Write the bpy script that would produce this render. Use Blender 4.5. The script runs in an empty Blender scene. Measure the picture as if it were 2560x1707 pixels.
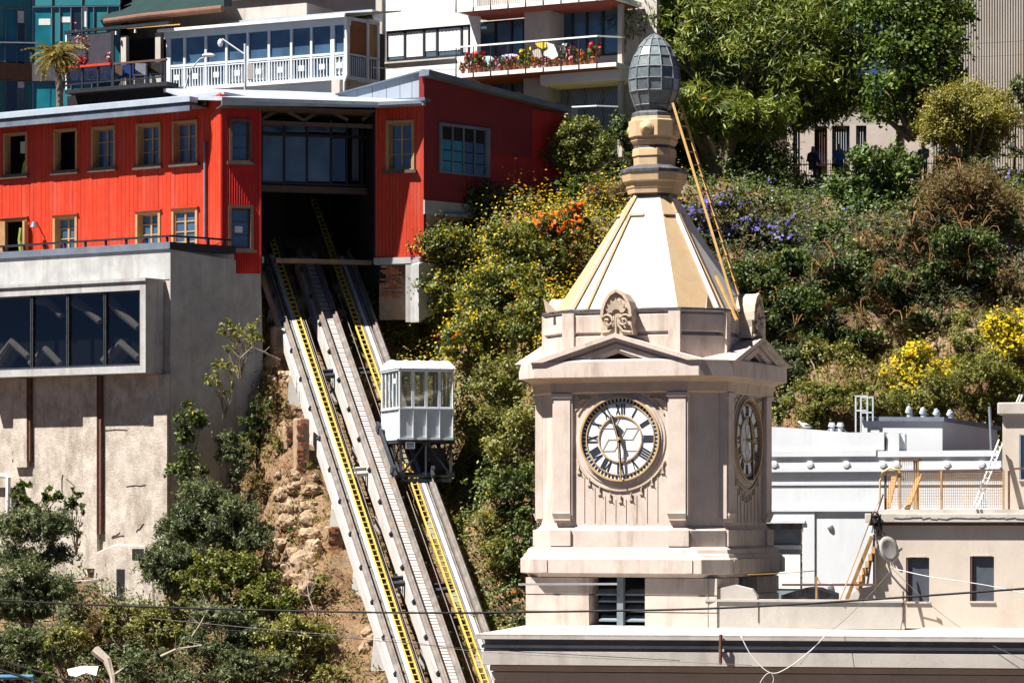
import bpy, bmesh, math, random
import numpy as np
from mathutils import Vector, Matrix

# ------------------------------------------------------------------ camera, sky, sun, exposure
scene = bpy.context.scene
CAMZ, FPX, CX, HY = 20.0, 8000.0, 1280.0, 1300.0     # camera height, focal length and horizon in photo pixels
cam_d = bpy.data.cameras.new('camera'); cam = bpy.data.objects.new('camera', cam_d)
scene.collection.objects.link(cam)
cam.location = (0, 0, CAMZ); cam.rotation_euler = (math.radians(90), 0, 0)
cam_d.sensor_width = 36; cam_d.lens = 36 * FPX / 2560; cam_d.shift_y = (HY - 853.5) / 2560
cam_d.clip_end = 6000; cam_d.clip_start = 0.5
scene.camera = cam
SUN_AZ, SUN_EL = math.radians(64), math.radians(57)  # sun: to the left of and behind the camera
world = bpy.data.worlds.new('World'); scene.world = world; world.use_nodes = True
wn = world.node_tree.nodes; wl = world.node_tree.links
for n in list(wn): wn.remove(n)
sky = wn.new('ShaderNodeTexSky'); sky.sky_type = 'NISHITA'; sky.sun_disc = False
sky.sun_elevation = SUN_EL; sky.sun_rotation = math.pi + SUN_AZ; sky.air_density = 0.27; sky.dust_density = 0.0; sky.altitude = 4500; sky.ozone_density = 3.0
bg = wn.new('ShaderNodeBackground'); bg.inputs['Strength'].default_value = 0.05
wo = wn.new('ShaderNodeOutputWorld'); wl.new(sky.outputs[0], bg.inputs[0]); wl.new(bg.outputs[0], wo.inputs[0])
sun_d = bpy.data.lights.new('sun', 'SUN'); sun_d.energy = 5.0; sun_d.angle = math.radians(0.5); sun_d.color = (1.0, 0.955, 0.89)
sun = bpy.data.objects.new('sun', sun_d); scene.collection.objects.link(sun)
TOSUN = Vector((-math.sin(SUN_AZ) * math.cos(SUN_EL), -math.cos(SUN_AZ) * math.cos(SUN_EL), math.sin(SUN_EL)))
sun.rotation_euler = (-TOSUN).to_track_quat('-Z', 'Y').to_euler(); sun.location = (-40, 20, 80)
scene.view_settings.view_transform = 'Standard'; scene.view_settings.look = 'None'
scene.view_settings.exposure = 1.3; scene.view_settings.gamma = 1
scene.view_settings.use_curve_mapping = False
scene.cycles.max_bounces = 6; scene.cycles.transparent_max_bounces = 12
scene.cycles.diffuse_bounces = 2; scene.cycles.glossy_bounces = 3; scene.cycles.transmission_bounces = 4
scene.cycles.caustics_reflective = False; scene.cycles.caustics_refractive = False

# ------------------------------------------------------------------ helpers
def nth(i):
    w = ['first', 'second', 'third', 'fourth', 'fifth', 'sixth', 'seventh', 'eighth', 'ninth', 'tenth', 'eleventh', 'twelfth']
    return w[i] if i < 12 else '%d%s' % (i + 1, {1: 'st', 2: 'nd', 3: 'rd'}.get((i + 1) % 10 if (i + 1) // 10 != 1 else 0, 'th'))
RNG = random.Random(7); NPR = np.random.default_rng(11)
COL = scene.collection
ORG = {}                                              # world position of the frame each part is built in
def P(px, py, Y): return Vector(((px - CX) / FPX * Y, Y, CAMZ + (HY - py) / FPX * Y))
def PX(v): return (CX + FPX * v[0] / v[1], HY - FPX * (v[2] - CAMZ) / v[1])

class Face:
    """A vertical plane in plan: starts at pixel column px at distance Y, runs along direction d (plan)."""
    def __init__(s, px, Y, d):
        s.o = Vector(((px - CX) / FPX * Y, Y)); s.d = Vector(d).normalized(); s.n = Vector((s.d.y, -s.d.x))
        if s.n.dot(-s.o) < 0: s.n = -s.n
    def u(s, px, w=0.0):
        k = (px - CX) / FPX; o = s.o + s.n * w
        return (k * o.y - o.x) / (s.d.x - k * s.d.y)
    def uz(s, px, py, w=0.0):
        t = s.u(px, w); y = (s.o + s.n * w + s.d * t).y
        return t, CAMZ + (HY - py) / FPX * y
    def z(s, px, py, w=0.0): return s.uz(px, py, w)[1]
    def pt(s, u, z, w=0.0):
        p = s.o + s.d * u + s.n * w
        return Vector((p.x, p.y, z))
    def at(s, px, py, w=0.0): return s.pt(*s.uz(px, py, w), w)
    def Y(s, px): return (s.o + s.d * s.u(px)).y
    def off(s, w):
        f = Face.__new__(Face); f.o = s.o + s.n * w; f.d = s.d; f.n = s.n; return f

class MB:
    def __init__(s): s.v = []; s.f = []
    def add(s, vs, fs):
        o = len(s.v); s.v += [tuple(v) for v in vs]; s.f += [tuple(i + o for i in f) for f in fs]; return s
    def hexa(s, c): return s.add(c, [(3, 2, 1, 0), (4, 5, 6, 7), (0, 1, 5, 4), (1, 2, 6, 5), (2, 3, 7, 6), (3, 0, 4, 7)])
    def box(s, x0, x1, y0, y1, z0, z1):
        return s.hexa([(x0, y0, z0), (x1, y0, z0), (x1, y1, z0), (x0, y1, z0), (x0, y0, z1), (x1, y0, z1), (x1, y1, z1), (x0, y1, z1)])
    def fb(s, F, u0, u1, z0, z1, w0, w1):             # box in face coordinates, w = distance in front of the face
        q = F.pt
        return s.hexa([q(u0, z0, w1), q(u1, z0, w1), q(u1, z0, w0), q(u0, z0, w0), q(u0, z1, w1), q(u1, z1, w1), q(u1, z1, w0), q(u0, z1, w0)])
    def fpx(s, F, x0, x1, y0, y1, w0, w1, ref=None):   # the same, given by its pixel rectangle (y read at column ref)
        r = x0 if ref is None else ref
        return s.fb(F, F.u(x0, w1), F.u(x1, w1), F.z(r, y1, w1), F.z(r, y0, w1), w0, w1)
    def fpoly(s, F, pts, w0, w1):                      # polygon of (u,z), extruded from w0 to w1
        n = len(pts); a = [F.pt(u, z, w1) for u, z in pts]; b = [F.pt(u, z, w0) for u, z in pts]
        return s.add(a + b, [tuple(range(n)), tuple(range(2 * n - 1, n - 1, -1))] + [(i, n + i, n + (i + 1) % n, (i + 1) % n) for i in range(n)])
    def prism(s, pts, vec):
        n = len(pts); vec = Vector(vec); a = [Vector(p) for p in pts]; b = [p + vec for p in a]
        return s.add(a + b, [tuple(range(n)), tuple(range(2 * n - 1, n - 1, -1))] + [(i, n + i, n + (i + 1) % n, (i + 1) % n) for i in range(n)])
    def tube(s, pts, r, n=6, r1=None):
        pts = [Vector(p) for p in pts]; m = len(pts); rings = []
        for i, p in enumerate(pts):
            d = (pts[min(i + 1, m - 1)] - pts[max(i - 1, 0)]); d = d.normalized() if d.length > 1e-9 else Vector((0, 0, 1))
            a = d.cross(Vector((0, 0, 1)) if abs(d.z) < .9 else Vector((1, 0, 0))).normalized(); b = d.cross(a)
            rr = r if r1 is None else r + (r1 - r) * i / max(1, m - 1)
            rings.append([p + a * math.cos(2 * math.pi * k / n) * rr + b * math.sin(2 * math.pi * k / n) * rr for k in range(n)])
        vs = [v for R in rings for v in R]
        fs = [(i * n + k, i * n + (k + 1) % n, (i + 1) * n + (k + 1) % n, (i + 1) * n + k) for i in range(m - 1) for k in range(n)]
        fs += [tuple(range(n - 1, -1, -1)), tuple((m - 1) * n + k for k in range(n))]
        return s.add(vs, fs)
    def bar(s, a, b, wd, ht, up=(0, 0, 1)):             # rectangular bar from a to b
        a = Vector(a); b = Vector(b); d = (b - a).normalized(); up = Vector(up)
        x = d.cross(up)
        if x.length < 1e-6: x = d.cross(Vector((1, 0, 0)))
        x.normalize(); y = x.cross(d).normalized(); x = x * wd / 2; y = y * ht / 2
        return s.hexa([a - x - y, a + x - y, b + x - y, b - x - y, a - x + y, a + x + y, b + x + y, b - x + y])
    def loft(s, rings, cap=True):
        m = len(rings); n = len(rings[0]); vs = [v for R in rings for v in R]
        fs = [(i * n + k, i * n + (k + 1) % n, (i + 1) * n + (k + 1) % n, (i + 1) * n + k) for i in range(m - 1) for k in range(n)]
        if cap: fs += [tuple(range(n - 1, -1, -1)), tuple((m - 1) * n + k for k in range(n))]
        return s.add(vs, fs)
    def quad(s, a, b, c, d): return s.add([a, b, c, d], [(0, 1, 2, 3)])

def tagit(o, label=None, cat=None, group=None, kind=None):
    if label: o['label'] = label
    if cat: o['category'] = cat
    if group: o['group'] = group
    if kind: o['kind'] = kind
    return o
def thing(name, label, cat, loc=(0, 0, 0), group=None, rz=0.0):
    o = bpy.data.objects.new(name, None); COL.objects.link(o); o.empty_display_size = .2
    o.location = loc; o.rotation_euler = (0, 0, rz); ORG[o.name] = Vector((0, 0, 0)) if rz else Vector(loc)
    return tagit(o, label, cat, group)
def mk(name, mb, mat, parent=None, smooth=False, kind=None, label=None, cat=None, group=None, org=None, fix=True, bevel=0):
    """one mesh object; a part is built in its thing's frame, a top-level mesh gets its origin at its base"""
    if not mb.v: return None
    V = np.array(mb.v, dtype=np.float64)
    if parent is not None: o0 = np.array(ORG[parent.name])
    elif org is not None: o0 = np.array(org)
    else: o0 = np.array([(V[:, 0].min() + V[:, 0].max()) / 2, (V[:, 1].min() + V[:, 1].max()) / 2, V[:, 2].min()])
    me = bpy.data.meshes.new(name); me.from_pydata([tuple(v) for v in V - o0], [], mb.f)
    if fix and len(mb.f) < 20000:
        bm = bmesh.new(); bm.from_mesh(me); bmesh.ops.recalc_face_normals(bm, faces=bm.faces); bm.to_mesh(me); bm.free()
    if smooth: me.polygons.foreach_set('use_smooth', [True] * len(me.polygons))
    me.materials.append(mat); me.update()
    o = bpy.data.objects.new(name, me); COL.objects.link(o)
    if parent is not None: o.parent = parent; ORG[o.name] = ORG[parent.name]
    else: o.location = o0; ORG[o.name] = Vector(o0)
    if bevel:
        b = o.modifiers.new('bevel', 'BEVEL'); b.width = bevel; b.segments = 1; b.limit_method = 'ANGLE'
    return tagit(o, label, cat, group, kind)
def put(me, name, parent, mtx, label=None, cat=None, group=None):   # place a shared mesh
    o = bpy.data.objects.new(name, me); COL.objects.link(o); o.parent = parent; o.matrix_local = mtx
    if parent is not None: ORG[o.name] = ORG[parent.name]
    return tagit(o, label, cat, group)
def copy_tree(o, parent=None):
    c = o.copy(); COL.objects.link(c); c.parent = parent
    ORG[c.name] = ORG.get(o.name, Vector((0, 0, 0)))
    for ch in list(o.children): copy_tree(ch, c)
    return c

# ------------------------------------------------------------------ materials
def new_mat(name):
    m = bpy.data.materials.new(name); m.use_nodes = True
    nt = m.node_tree
    for n in list(nt.nodes): nt.nodes.remove(n)
    out = nt.nodes.new('ShaderNodeOutputMaterial')
    return m, nt, out
def noise(nt, scale, detail=4, rough=.6, stretch=(1, 1, 1), coord='pos'):
    if coord == 'pos': src = nt.nodes.new('ShaderNodeNewGeometry').outputs['Position']
    else: src = nt.nodes.new('ShaderNodeTexCoord').outputs['Object']
    mp = nt.nodes.new('ShaderNodeMapping'); mp.inputs['Scale'].default_value = stretch
    nt.links.new(src, mp.inputs[0])
    t = nt.nodes.new('ShaderNodeTexNoise'); t.inputs['Scale'].default_value = scale
    t.inputs['Detail'].default_value = detail; t.inputs['Roughness'].default_value = rough
    nt.links.new(mp.outputs[0], t.inputs['Vector'])
    return t.outputs['Fac']
def ramp(nt, fac, stops):
    r = nt.nodes.new('ShaderNodeValToRGB'); e = r.color_ramp.elements
    while len(e) < len(stops): e.new(.5)
    for i, (p, c) in enumerate(stops): e[i].position = p; e[i].color = (*c, 1) if len(c) == 3 else c
    nt.links.new(fac, r.inputs[0]); return r.outputs[0]
def mixc(nt, fac, a, b, mode='MIX'):
    m = nt.nodes.new('ShaderNodeMix'); m.data_type = 'RGBA'; m.blend_type = mode
    if isinstance(fac, (int, float)): m.inputs[0].default_value = fac
    else: nt.links.new(fac, m.inputs[0])
    for s, i in ((a, 6), (b, 7)):
        if isinstance(s, tuple): m.inputs[i].default_value = (*s, 1) if len(s) == 3 else s
        else: nt.links.new(s, m.inputs[i])
    return m.outputs[2]
def bump(nt, fac, strength=.3, dist=.02):
    b = nt.nodes.new('ShaderNodeBump'); b.inputs['Strength'].default_value = strength; b.inputs['Distance'].default_value = dist
    nt.links.new(fac, b.inputs['Height']); return b.outputs[0]
def surf(name, c1, c2, scale=2.0, rough=.85, stain=None, stain_amt=.5, stain_scale=1.2, streak=.18, fine=40, bmp=.25, metal=0.0, spec=.3,
         grain=.12, per_object=0.0):
    """weathered surface: two-tone noise, vertical stains, fine grain and relief"""
    m, nt, out = new_mat(name); b = nt.nodes.new('ShaderNodeBsdfPrincipled'); nt.links.new(b.outputs[0], out.inputs[0])
    col = ramp(nt, noise(nt, scale, 5, .65), [(.3, c1), (.7, c2)])
    if stain:
        f = ramp(nt, noise(nt, stain_scale, 5, .7, (1, 1, streak)), [(.5, (0, 0, 0)), (.5 + .28, (stain_amt,) * 3)])
        col = mixc(nt, f, col, stain)
    fn = noise(nt, fine, 3, .7)
    if grain:
        g = ramp(nt, fn, [(.25, (1 - grain,) * 3), (.75, (1 + grain,) * 3)])
        col = mixc(nt, 1.0, col, g, 'MULTIPLY')
    if per_object:
        oi = nt.nodes.new('ShaderNodeObjectInfo')
        g = ramp(nt, oi.outputs['Random'], [(0, (1 - per_object,) * 3), (1, (1 + per_object,) * 3)])
        col = mixc(nt, 1.0, col, g, 'MULTIPLY')
    nt.links.new(col, b.inputs['Base Color']); b.inputs['Roughness'].default_value = rough
    b.inputs['Metallic'].default_value = metal; b.inputs['Specular IOR Level'].default_value = spec
    if bmp: nt.links.new(bump(nt, fn, bmp, .02), b.inputs['Normal'])
    return m
def glassy(name, c, ior=1.9, rough=.04, wob=.02):       # window pane over a dark room: mirrors the sky
    m, nt, out = new_mat(name); b = nt.nodes.new('ShaderNodeBsdfPrincipled'); nt.links.new(b.outputs[0], out.inputs[0])
    col = ramp(nt, noise(nt, .9, 3, .5), [(.35, tuple(x * .7 for x in c)), (.7, tuple(x * 1.3 for x in c))])
    nt.links.new(col, b.inputs['Base Color']); b.inputs['Roughness'].default_value = rough; b.inputs['IOR'].default_value = ior
    nt.links.new(bump(nt, noise(nt, 1.3, 2), wob, .3), b.inputs['Normal']); return m
def clear_glass(name, c=(.75, .8, .8), amt=.16):
    m, nt, out = new_mat(name); t = nt.nodes.new('ShaderNodeBsdfTransparent'); t.inputs[0].default_value = (*c, 1)
    g = nt.nodes.new('ShaderNodeBsdfGlossy'); g.inputs['Roughness'].default_value = .05; g.inputs[0].default_value = (.8, .85, .9, 1)
    mx = nt.nodes.new('ShaderNodeMixShader'); mx.inputs[0].default_value = amt
    nt.links.new(t.outputs[0], mx.inputs[1]); nt.links.new(g.outputs[0], mx.inputs[2]); nt.links.new(mx.outputs[0], out.inputs[0]); return m
def leafmat(name, cs, trans=.35, gloss=.06):           # leaf colours vary leaf by leaf through the 'tint' attribute
    m, nt, out = new_mat(name); at = nt.nodes.new('ShaderNodeAttribute'); at.attribute_name = 'tint'
    col = ramp(nt, at.outputs['Fac'], [(i / (len(cs) - 1), c) for i, c in enumerate(cs)])
    d = nt.nodes.new('ShaderNodeBsdfDiffuse'); t = nt.nodes.new('ShaderNodeBsdfTranslucent'); g = nt.nodes.new('ShaderNodeBsdfGlossy')
    g.inputs['Roughness'].default_value = .55; g.inputs[0].default_value = (.55, .6, .5, 1)
    nt.links.new(col, d.inputs[0]); nt.links.new(mixc(nt, 1.0, col, (1.1, 1.1, .5), 'MULTIPLY'), t.inputs[0])
    m1 = nt.nodes.new('ShaderNodeMixShader'); m1.inputs[0].default_value = trans
    m2 = nt.nodes.new('ShaderNodeMixShader'); m2.inputs[0].default_value = gloss
    nt.links.new(d.outputs[0], m1.inputs[1]); nt.links.new(t.outputs[0], m1.inputs[2])
    nt.links.new(m1.outputs[0], m2.inputs[1]); nt.links.new(g.outputs[0], m2.inputs[2]); nt.links.new(m2.outputs[0], out.inputs[0]); return m

M = {}
M['stone'] = surf('tower stone', (.49, .405, .35), (.60, .515, .455), 1.8, stain=(.27, .20, .16), stain_amt=.85, stain_scale=2.2, grain=.16, fine=55)
M['stone_warm'] = surf('carved stone', (.47, .37, .28), (.56, .45, .35), 3, stain=(.28, .2, .14), grain=.14)
M['parapet'] = surf('grey plaster', (.42, .385, .345), (.52, .485, .44), 1.3, stain=(.26, .22, .185), stain_amt=.75, stain_scale=1.0, grain=.14)
M['beige'] = surf('beige plaster', (.47, .405, .34), (.54, .475, .41), .9, stain=(.34, .275, .22), stain_amt=.5, grain=.10)
M['lilac'] = surf('bluish white plaster', (.55, .575, .61), (.61, .635, .665), .6, stain=(.40, .41, .44), stain_amt=.4, grain=.06)
M['roofwhite'] = surf('white roof paint', (.64, .615, .58), (.74, .72, .69), 3, stain=(.46, .36, .25), stain_amt=.5, grain=.10)
M['mustard'] = surf('mustard tan', (.37, .26, .145), (.44, .32, .19), 4, stain=(.42, .26, .12), stain_amt=.5, grain=.15)
M['gold'] = surf('ochre neck stone', (.47, .325, .18), (.55, .40, .24), 4, stain=(.34, .21, .11), stain_amt=.55, grain=.16, rough=.6)
M['lead'] = surf('lead sheet', (.045, .045, .055), (.10, .10, .115), 5, stain=(.35, .33, .32), stain_amt=.5, stain_scale=4, rough=.6)
M['iron'] = surf('black iron', (.02, .023, .03), (.045, .05, .06), 6, rough=.55)
M['bronze'] = surf('bronze ring', (.42, .28, .13), (.52, .36, .18), 6, rough=.5)
M['dialblack'] = surf('black numerals', (.012, .014, .022), (.02, .022, .03), 6, rough=.6)
M['dialwhite'] = surf('opal dial', (.66, .70, .76), (.72, .76, .80), 3, rough=.35, grain=.04, bmp=0)
M['lantern'] = surf('lantern glass', (.10, .13, .135), (.18, .21, .215), 7, rough=.18, spec=.6, grain=.15, per_object=.35)
M['lanternrib'] = surf('lantern lead rib', (.07, .08, .10), (.22, .23, .25), 14, rough=.5)
M['wood'] = surf('old timber', (.30, .17, .07), (.46, .29, .13), 5, rough=.8, stain=(.2, .11, .05))
M['ladder'] = surf('yellowed ladder wood', (.44, .26, .075), (.56, .36, .13), 6, rough=.7)
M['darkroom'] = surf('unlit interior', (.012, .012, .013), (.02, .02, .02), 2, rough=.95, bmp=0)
M['louvre'] = surf('louvre slat', (.14, .17, .20), (.20, .24, .27), 6)
M['shutter'] = surf('dark shutter', (.05, .06, .075), (.075, .085, .105), 4, rough=.5)
M['concrete'] = surf('board concrete', (.31, .31, .31), (.46, .46, .455), 1.6, stain=(.22, .19, .16), stain_amt=.8, stain_scale=2.2, streak=.08, grain=.12)
M['wallplaster'] = surf('rough plaster', (.33, .28, .225), (.58, .52, .46), 1.7, stain=(.17, .13, .10), stain_amt=.9, stain_scale=1.6, streak=.35, grain=.22, fine=16, bmp=.9)
M['rust'] = surf('rusty steel', (.085, .04, .03), (.16, .075, .052), 6)
M['redrust'] = surf('red oxide soffit', (.22, .05, .035), (.28, .07, .05), 6)
M['redboard'] = surf('red painted board', (.46, .030, .009), (.53, .042, .013), 3, stain=(.42, .13, .09), stain_amt=.5, stain_scale=3, streak=.12, grain=.10, rough=.55, per_object=.10)
M['redsheet'] = surf('red corrugated sheet', (.40, .010, .010), (.47, .018, .013), 2, stain=(.6, .2, .16), stain_amt=.2, stain_scale=2.5, streak=.1, grain=.08, rough=.5)
M['maroon'] = surf('dark maroon sheeting', (.17, .012, .016), (.22, .018, .02), 1.2, stain=(.12, .02, .02), stain_amt=.5, grain=.1, rough=.55)  # darker red than the sheets beside it on the side wall
M['roofmetal'] = surf('blue-grey roof sheet', (.30, .35, .42), (.40, .45, .52), .8, stain=(.26, .28, .32), stain_amt=.4, rough=.5, metal=.0, grain=.06)
M['gutter'] = surf('slate-blue gutter', (.10, .125, .165), (.17, .20, .25), 1.5, rough=.45, grain=.08)
M['frame'] = surf('varnished window frame', (.34, .20, .085), (.46, .29, .14), 5, rough=.6, stain=(.2, .11, .05), stain_amt=.5)
M['framedark'] = surf('brown window frame', (.075, .05, .038), (.12, .085, .065), 5, rough=.6)
M['pane'] = glassy('blue window pane', (.045, .10, .17), 1.75)
M['panedark'] = glassy('dark window pane', (.012, .022, .035), 1.8)
M['steelpane'] = glassy('grey-blue window pane', (.09, .14, .20), 1.7)
M['bayglass'] = clear_glass('bay glass', (.62, .62, .62), .03)
M['drapecloth'] = surf('dusty drape', (.30, .27, .24), (.38, .35, .31), 3)
M['teal'] = glassy('teal curtain glass', (.012, .16, .20), 1.7)
M['tealpanel'] = surf('teal spandrel panel', (.03, .18, .21), (.045, .23, .26), 1, rough=.35, grain=.05)
M['white'] = surf('white paint', (.70, .70, .70), (.78, .78, .77), 1, stain=(.55, .5, .44), stain_amt=.3, grain=.07)
M['whitemetal'] = surf('white painted metal', (.55, .60, .65), (.63, .68, .72), 2, stain=(.45, .38, .3), stain_amt=.25, rough=.5, grain=.06)
M['paleblue'] = surf('pale blue painted metal', (.47, .53, .60), (.55, .61, .67), 2.5, stain=(.38, .36, .34), stain_amt=.4, rough=.5, grain=.07)
M['black'] = surf('black paint', (.014, .016, .022), (.025, .028, .036), 4, rough=.5)
M['yellow'] = surf('yellow painted steel', (.48, .345, .06), (.60, .45, .11), 4, stain=(.30, .19, .06), stain_amt=.7, rough=.55)
M['railsteel'] = surf('worn rail beam', (.13, .115, .105), (.27, .245, .225), 3, stain=(.26, .13, .065), stain_amt=.75, stain_scale=2, streak=1, rough=.6)
M['pale'] = surf('galvanised channel', (.38, .42, .46), (.52, .55, .58), 3, stain=(.35, .3, .25), stain_amt=.4, rough=.5)
M['beam'] = surf('weathered concrete beam', (.40, .385, .365), (.50, .485, .465), 1.2, stain=(.38, .27, .18), stain_amt=.5, stain_scale=1.5, streak=.6, grain=.14)
M['brick'] = surf('old brick', (.36, .13, .065), (.50, .22, .12), 5, stain=(.5, .42, .35), stain_amt=.5, stain_scale=3, streak=1, per_object=.3)
M['rock'] = surf('crumbling rock', (.26, .175, .11), (.40, .29, .195), 2.5, stain=(.28, .17, .10), stain_amt=.7, stain_scale=2.2, streak=1, grain=.2, fine=18, bmp=.8, per_object=.15)
M['mstone'] = surf('masonry stone', (.36, .33, .29), (.52, .45, .37), 3, stain=(.30, .32, .34), stain_amt=.6, streak=1, per_object=.22, bmp=.6)
M['cable'] = surf('black cable', (.005, .005, .006), (.008, .008, .010), 5, rough=.6)
M['thinwire'] = surf('thin wire', (.14, .12, .11), (.2, .17, .16), 5, rough=.6)
M['whitewire'] = surf('white cable', (.6, .6, .58), (.7, .7, .68), 5, rough=.6)
M['bark'] = surf('bark', (.13, .095, .065), (.24, .18, .13), 8, bmp=.7)
M['twig'] = surf('pale dry branch', (.30, .25, .20), (.42, .36, .30), 8)
# ------------------------------------------------------------------ terrain
TX, TY = -.28, .96                                     # plan direction the funicular climbs
def trackz(x, y): return CAMZ + 9.26 + .715 * ((TX * x + TY * y) - 111.9)
def smooth(a, b, v):
    t = np.clip((v - a) / (b - a), 0, 1); return t * t * (3 - 2 * t)
def vnoise(x, y, s, seed=0):                           # cheap value noise
    x = np.asarray(x, float) * s + seed * 17.3; y = np.asarray(y, float) * s - seed * 9.1
    xi = np.floor(x); yi = np.floor(y); fx = x - xi; fy = y - yi
    h = lambda a, b: np.modf(np.sin(a * 127.1 + b * 311.7 + seed * 74.7) * 43758.5453)[0]
    fx = fx * fx * (3 - 2 * fx); fy = fy * fy * (3 - 2 * fy)
    return (h(xi, yi) * (1 - fx) + h(xi + 1, yi) * fx) * (1 - fy) + (h(xi, yi + 1) * (1 - fx) + h(xi + 1, yi + 1) * fx) * fy
def T(x, y, rough=True):
    x = np.asarray(x, float); y = np.asarray(y, float)
    xe = np.minimum(x, 2.0)
    s = TX * xe + TY * y
    z = CAMZ + 9.26 - 1.25 + .715 * (s - 111.9)
    xr = -8.9 + (114 - y) * .261 + 4.4
    z = z + 5.2 * smooth(0, 4.2, x - xr) * smooth(95, 105, y)
    z = np.minimum(z, CAMZ + 11.6 + .10 * (y - 118))    # terrace on top of the slope
    xl = -8.9 + (114 - y) * .261                        # left edge of the track bed
    gully = CAMZ - 2.2 + .32 * (y - 111) - .06 * np.maximum(0, -12 - x)
    k = smooth(0, 3.6, xl - x)
    z = z * (1 - k) + gully * k
    z = z - np.maximum(0, 94 - y) * 1.2
    if rough:
        trk = 1 - .75 * np.exp(-((x - xl - 2) / 2.6) ** 4)
        z = z + trk * (.9 * (vnoise(x, y, .35, 1)) + .55 * vnoise(x, y, .9, 2) + .35 * vnoise(x, y, 2.3, 3) + .2 * vnoise(x, y, 5, 4))
    return np.maximum(z, .05)
def ground_at(px, py):                                  # where the line of sight through a photo pixel meets the hillside
    Ys = np.arange(84, 150, .2); x = (px - CX) / FPX * Ys; z = CAMZ + (HY - py) / FPX * Ys
    below = np.nonzero(z < T(x, Ys))[0]
    Y = Ys[below[0]] if len(below) else 128.0
    return Vector(((px - CX) / FPX * Y, Y, float(T((px - CX) / FPX * Y, Y))))

def soil():
    m, nt, out = new_mat('dry hillside soil'); b = nt.nodes.new('ShaderNodeBsdfPrincipled'); nt.links.new(b.outputs[0], out.inputs[0])
    col = ramp(nt, noise(nt, .55, 6, .7), [(.3, (.19, .105, .055)), (.5, (.30, .18, .095)), (.72, (.40, .28, .165))])
    col = mixc(nt, ramp(nt, noise(nt, 1.6, 5, .7), [(.48, (0, 0, 0)), (.62, (.85,) * 3)]), col, (.13, .085, .045))
    col = mixc(nt, ramp(nt, noise(nt, .8, 4, .7), [(.55, (0, 0, 0)), (.75, (.7,) * 3)]), col, (.36, .13, .055))
    fn = noise(nt, 9, 6, .75)
    col = mixc(nt, 1.0, col, ramp(nt, fn, [(.3, (.55,) * 3), (.7, (1.3,) * 3)]), 'MULTIPLY')
    nt.links.new(col, b.inputs['Base Color']); b.inputs['Roughness'].default_value = .95
    nt.links.new(bump(nt, fn, 1.0, .12), b.inputs['Normal']); return m
M['soil'] = soil()
gx = np.linspace(-46, 62, 361); gy = np.concatenate([np.linspace(70, 134, 257), np.linspace(136, 240, 16)])
GX, GY = np.meshgrid(gx, gy); GZ = T(GX, GY)
nx, ny = len(gx), len(gy)
mb = MB(); mb.v = list(zip(GX.ravel(), GY.ravel(), GZ.ravel()))
mb.f = [(j * nx + i, j * nx + i + 1, (j + 1) * nx + i + 1, (j + 1) * nx + i) for j in range(ny - 1) for i in range(nx - 1)]
mk('hillside', mb, M['soil'], kind='structure', smooth=True, fix=False, org=(0, 110, 0))
mb = MB(); mb.quad((-3000, -3000, 0), (3000, -3000, 0), (3000, 3000, 0), (-3000, 3000, 0))
M['ground'] = surf('city ground', (.045, .045, .045), (.06, .058, .055), .2)
mk('ground', mb, M['ground'], kind='structure', org=(0, 0, 0))

# ------------------------------------------------------------------ clock tower
S = 90.9; TB = 1567.0
Yt = 90.0; TW = thing('clock_tower', 'pale stone clock tower with white pyramid roof and egg-shaped glass lantern', 'clock tower',
                      ((1636 - CX) / FPX * Yt, Yt, CAMZ + (HY - TB) / S), rz=math.radians(-22.4))
tc, ts = .94, .342
def tz(py): return (TB - py) / S
def octp(h, k, z): return [(-h + k, -h, z), (h - k, -h, z), (h, -h + k, z), (h, h - k, z), (h - k, h, z), (-h + k, h, z), (-h, h - k, z), (-h, -h + k, z)]
def octloft(prof): return MB().loft([octp(h, k, tz(py)) for py, h, k in prof])
def tx(px, h): return ((px - 1636) / S + h * ts) / tc    # pixel column on the front plane y=-h -> local x
ROT = [Matrix.Rotation(math.radians(a), 4, 'Z') for a in (0, 90, 180, 270)]
def four(name, mb, mat, parent=TW, n=4, smooth=False):    # the same part on each side of the tower
    o = mk(name, mb, mat, parent, smooth); out = [o]
    for r in range(1, n): out.append(put(o.data, name, parent, ROT[r]))
    return out
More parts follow.
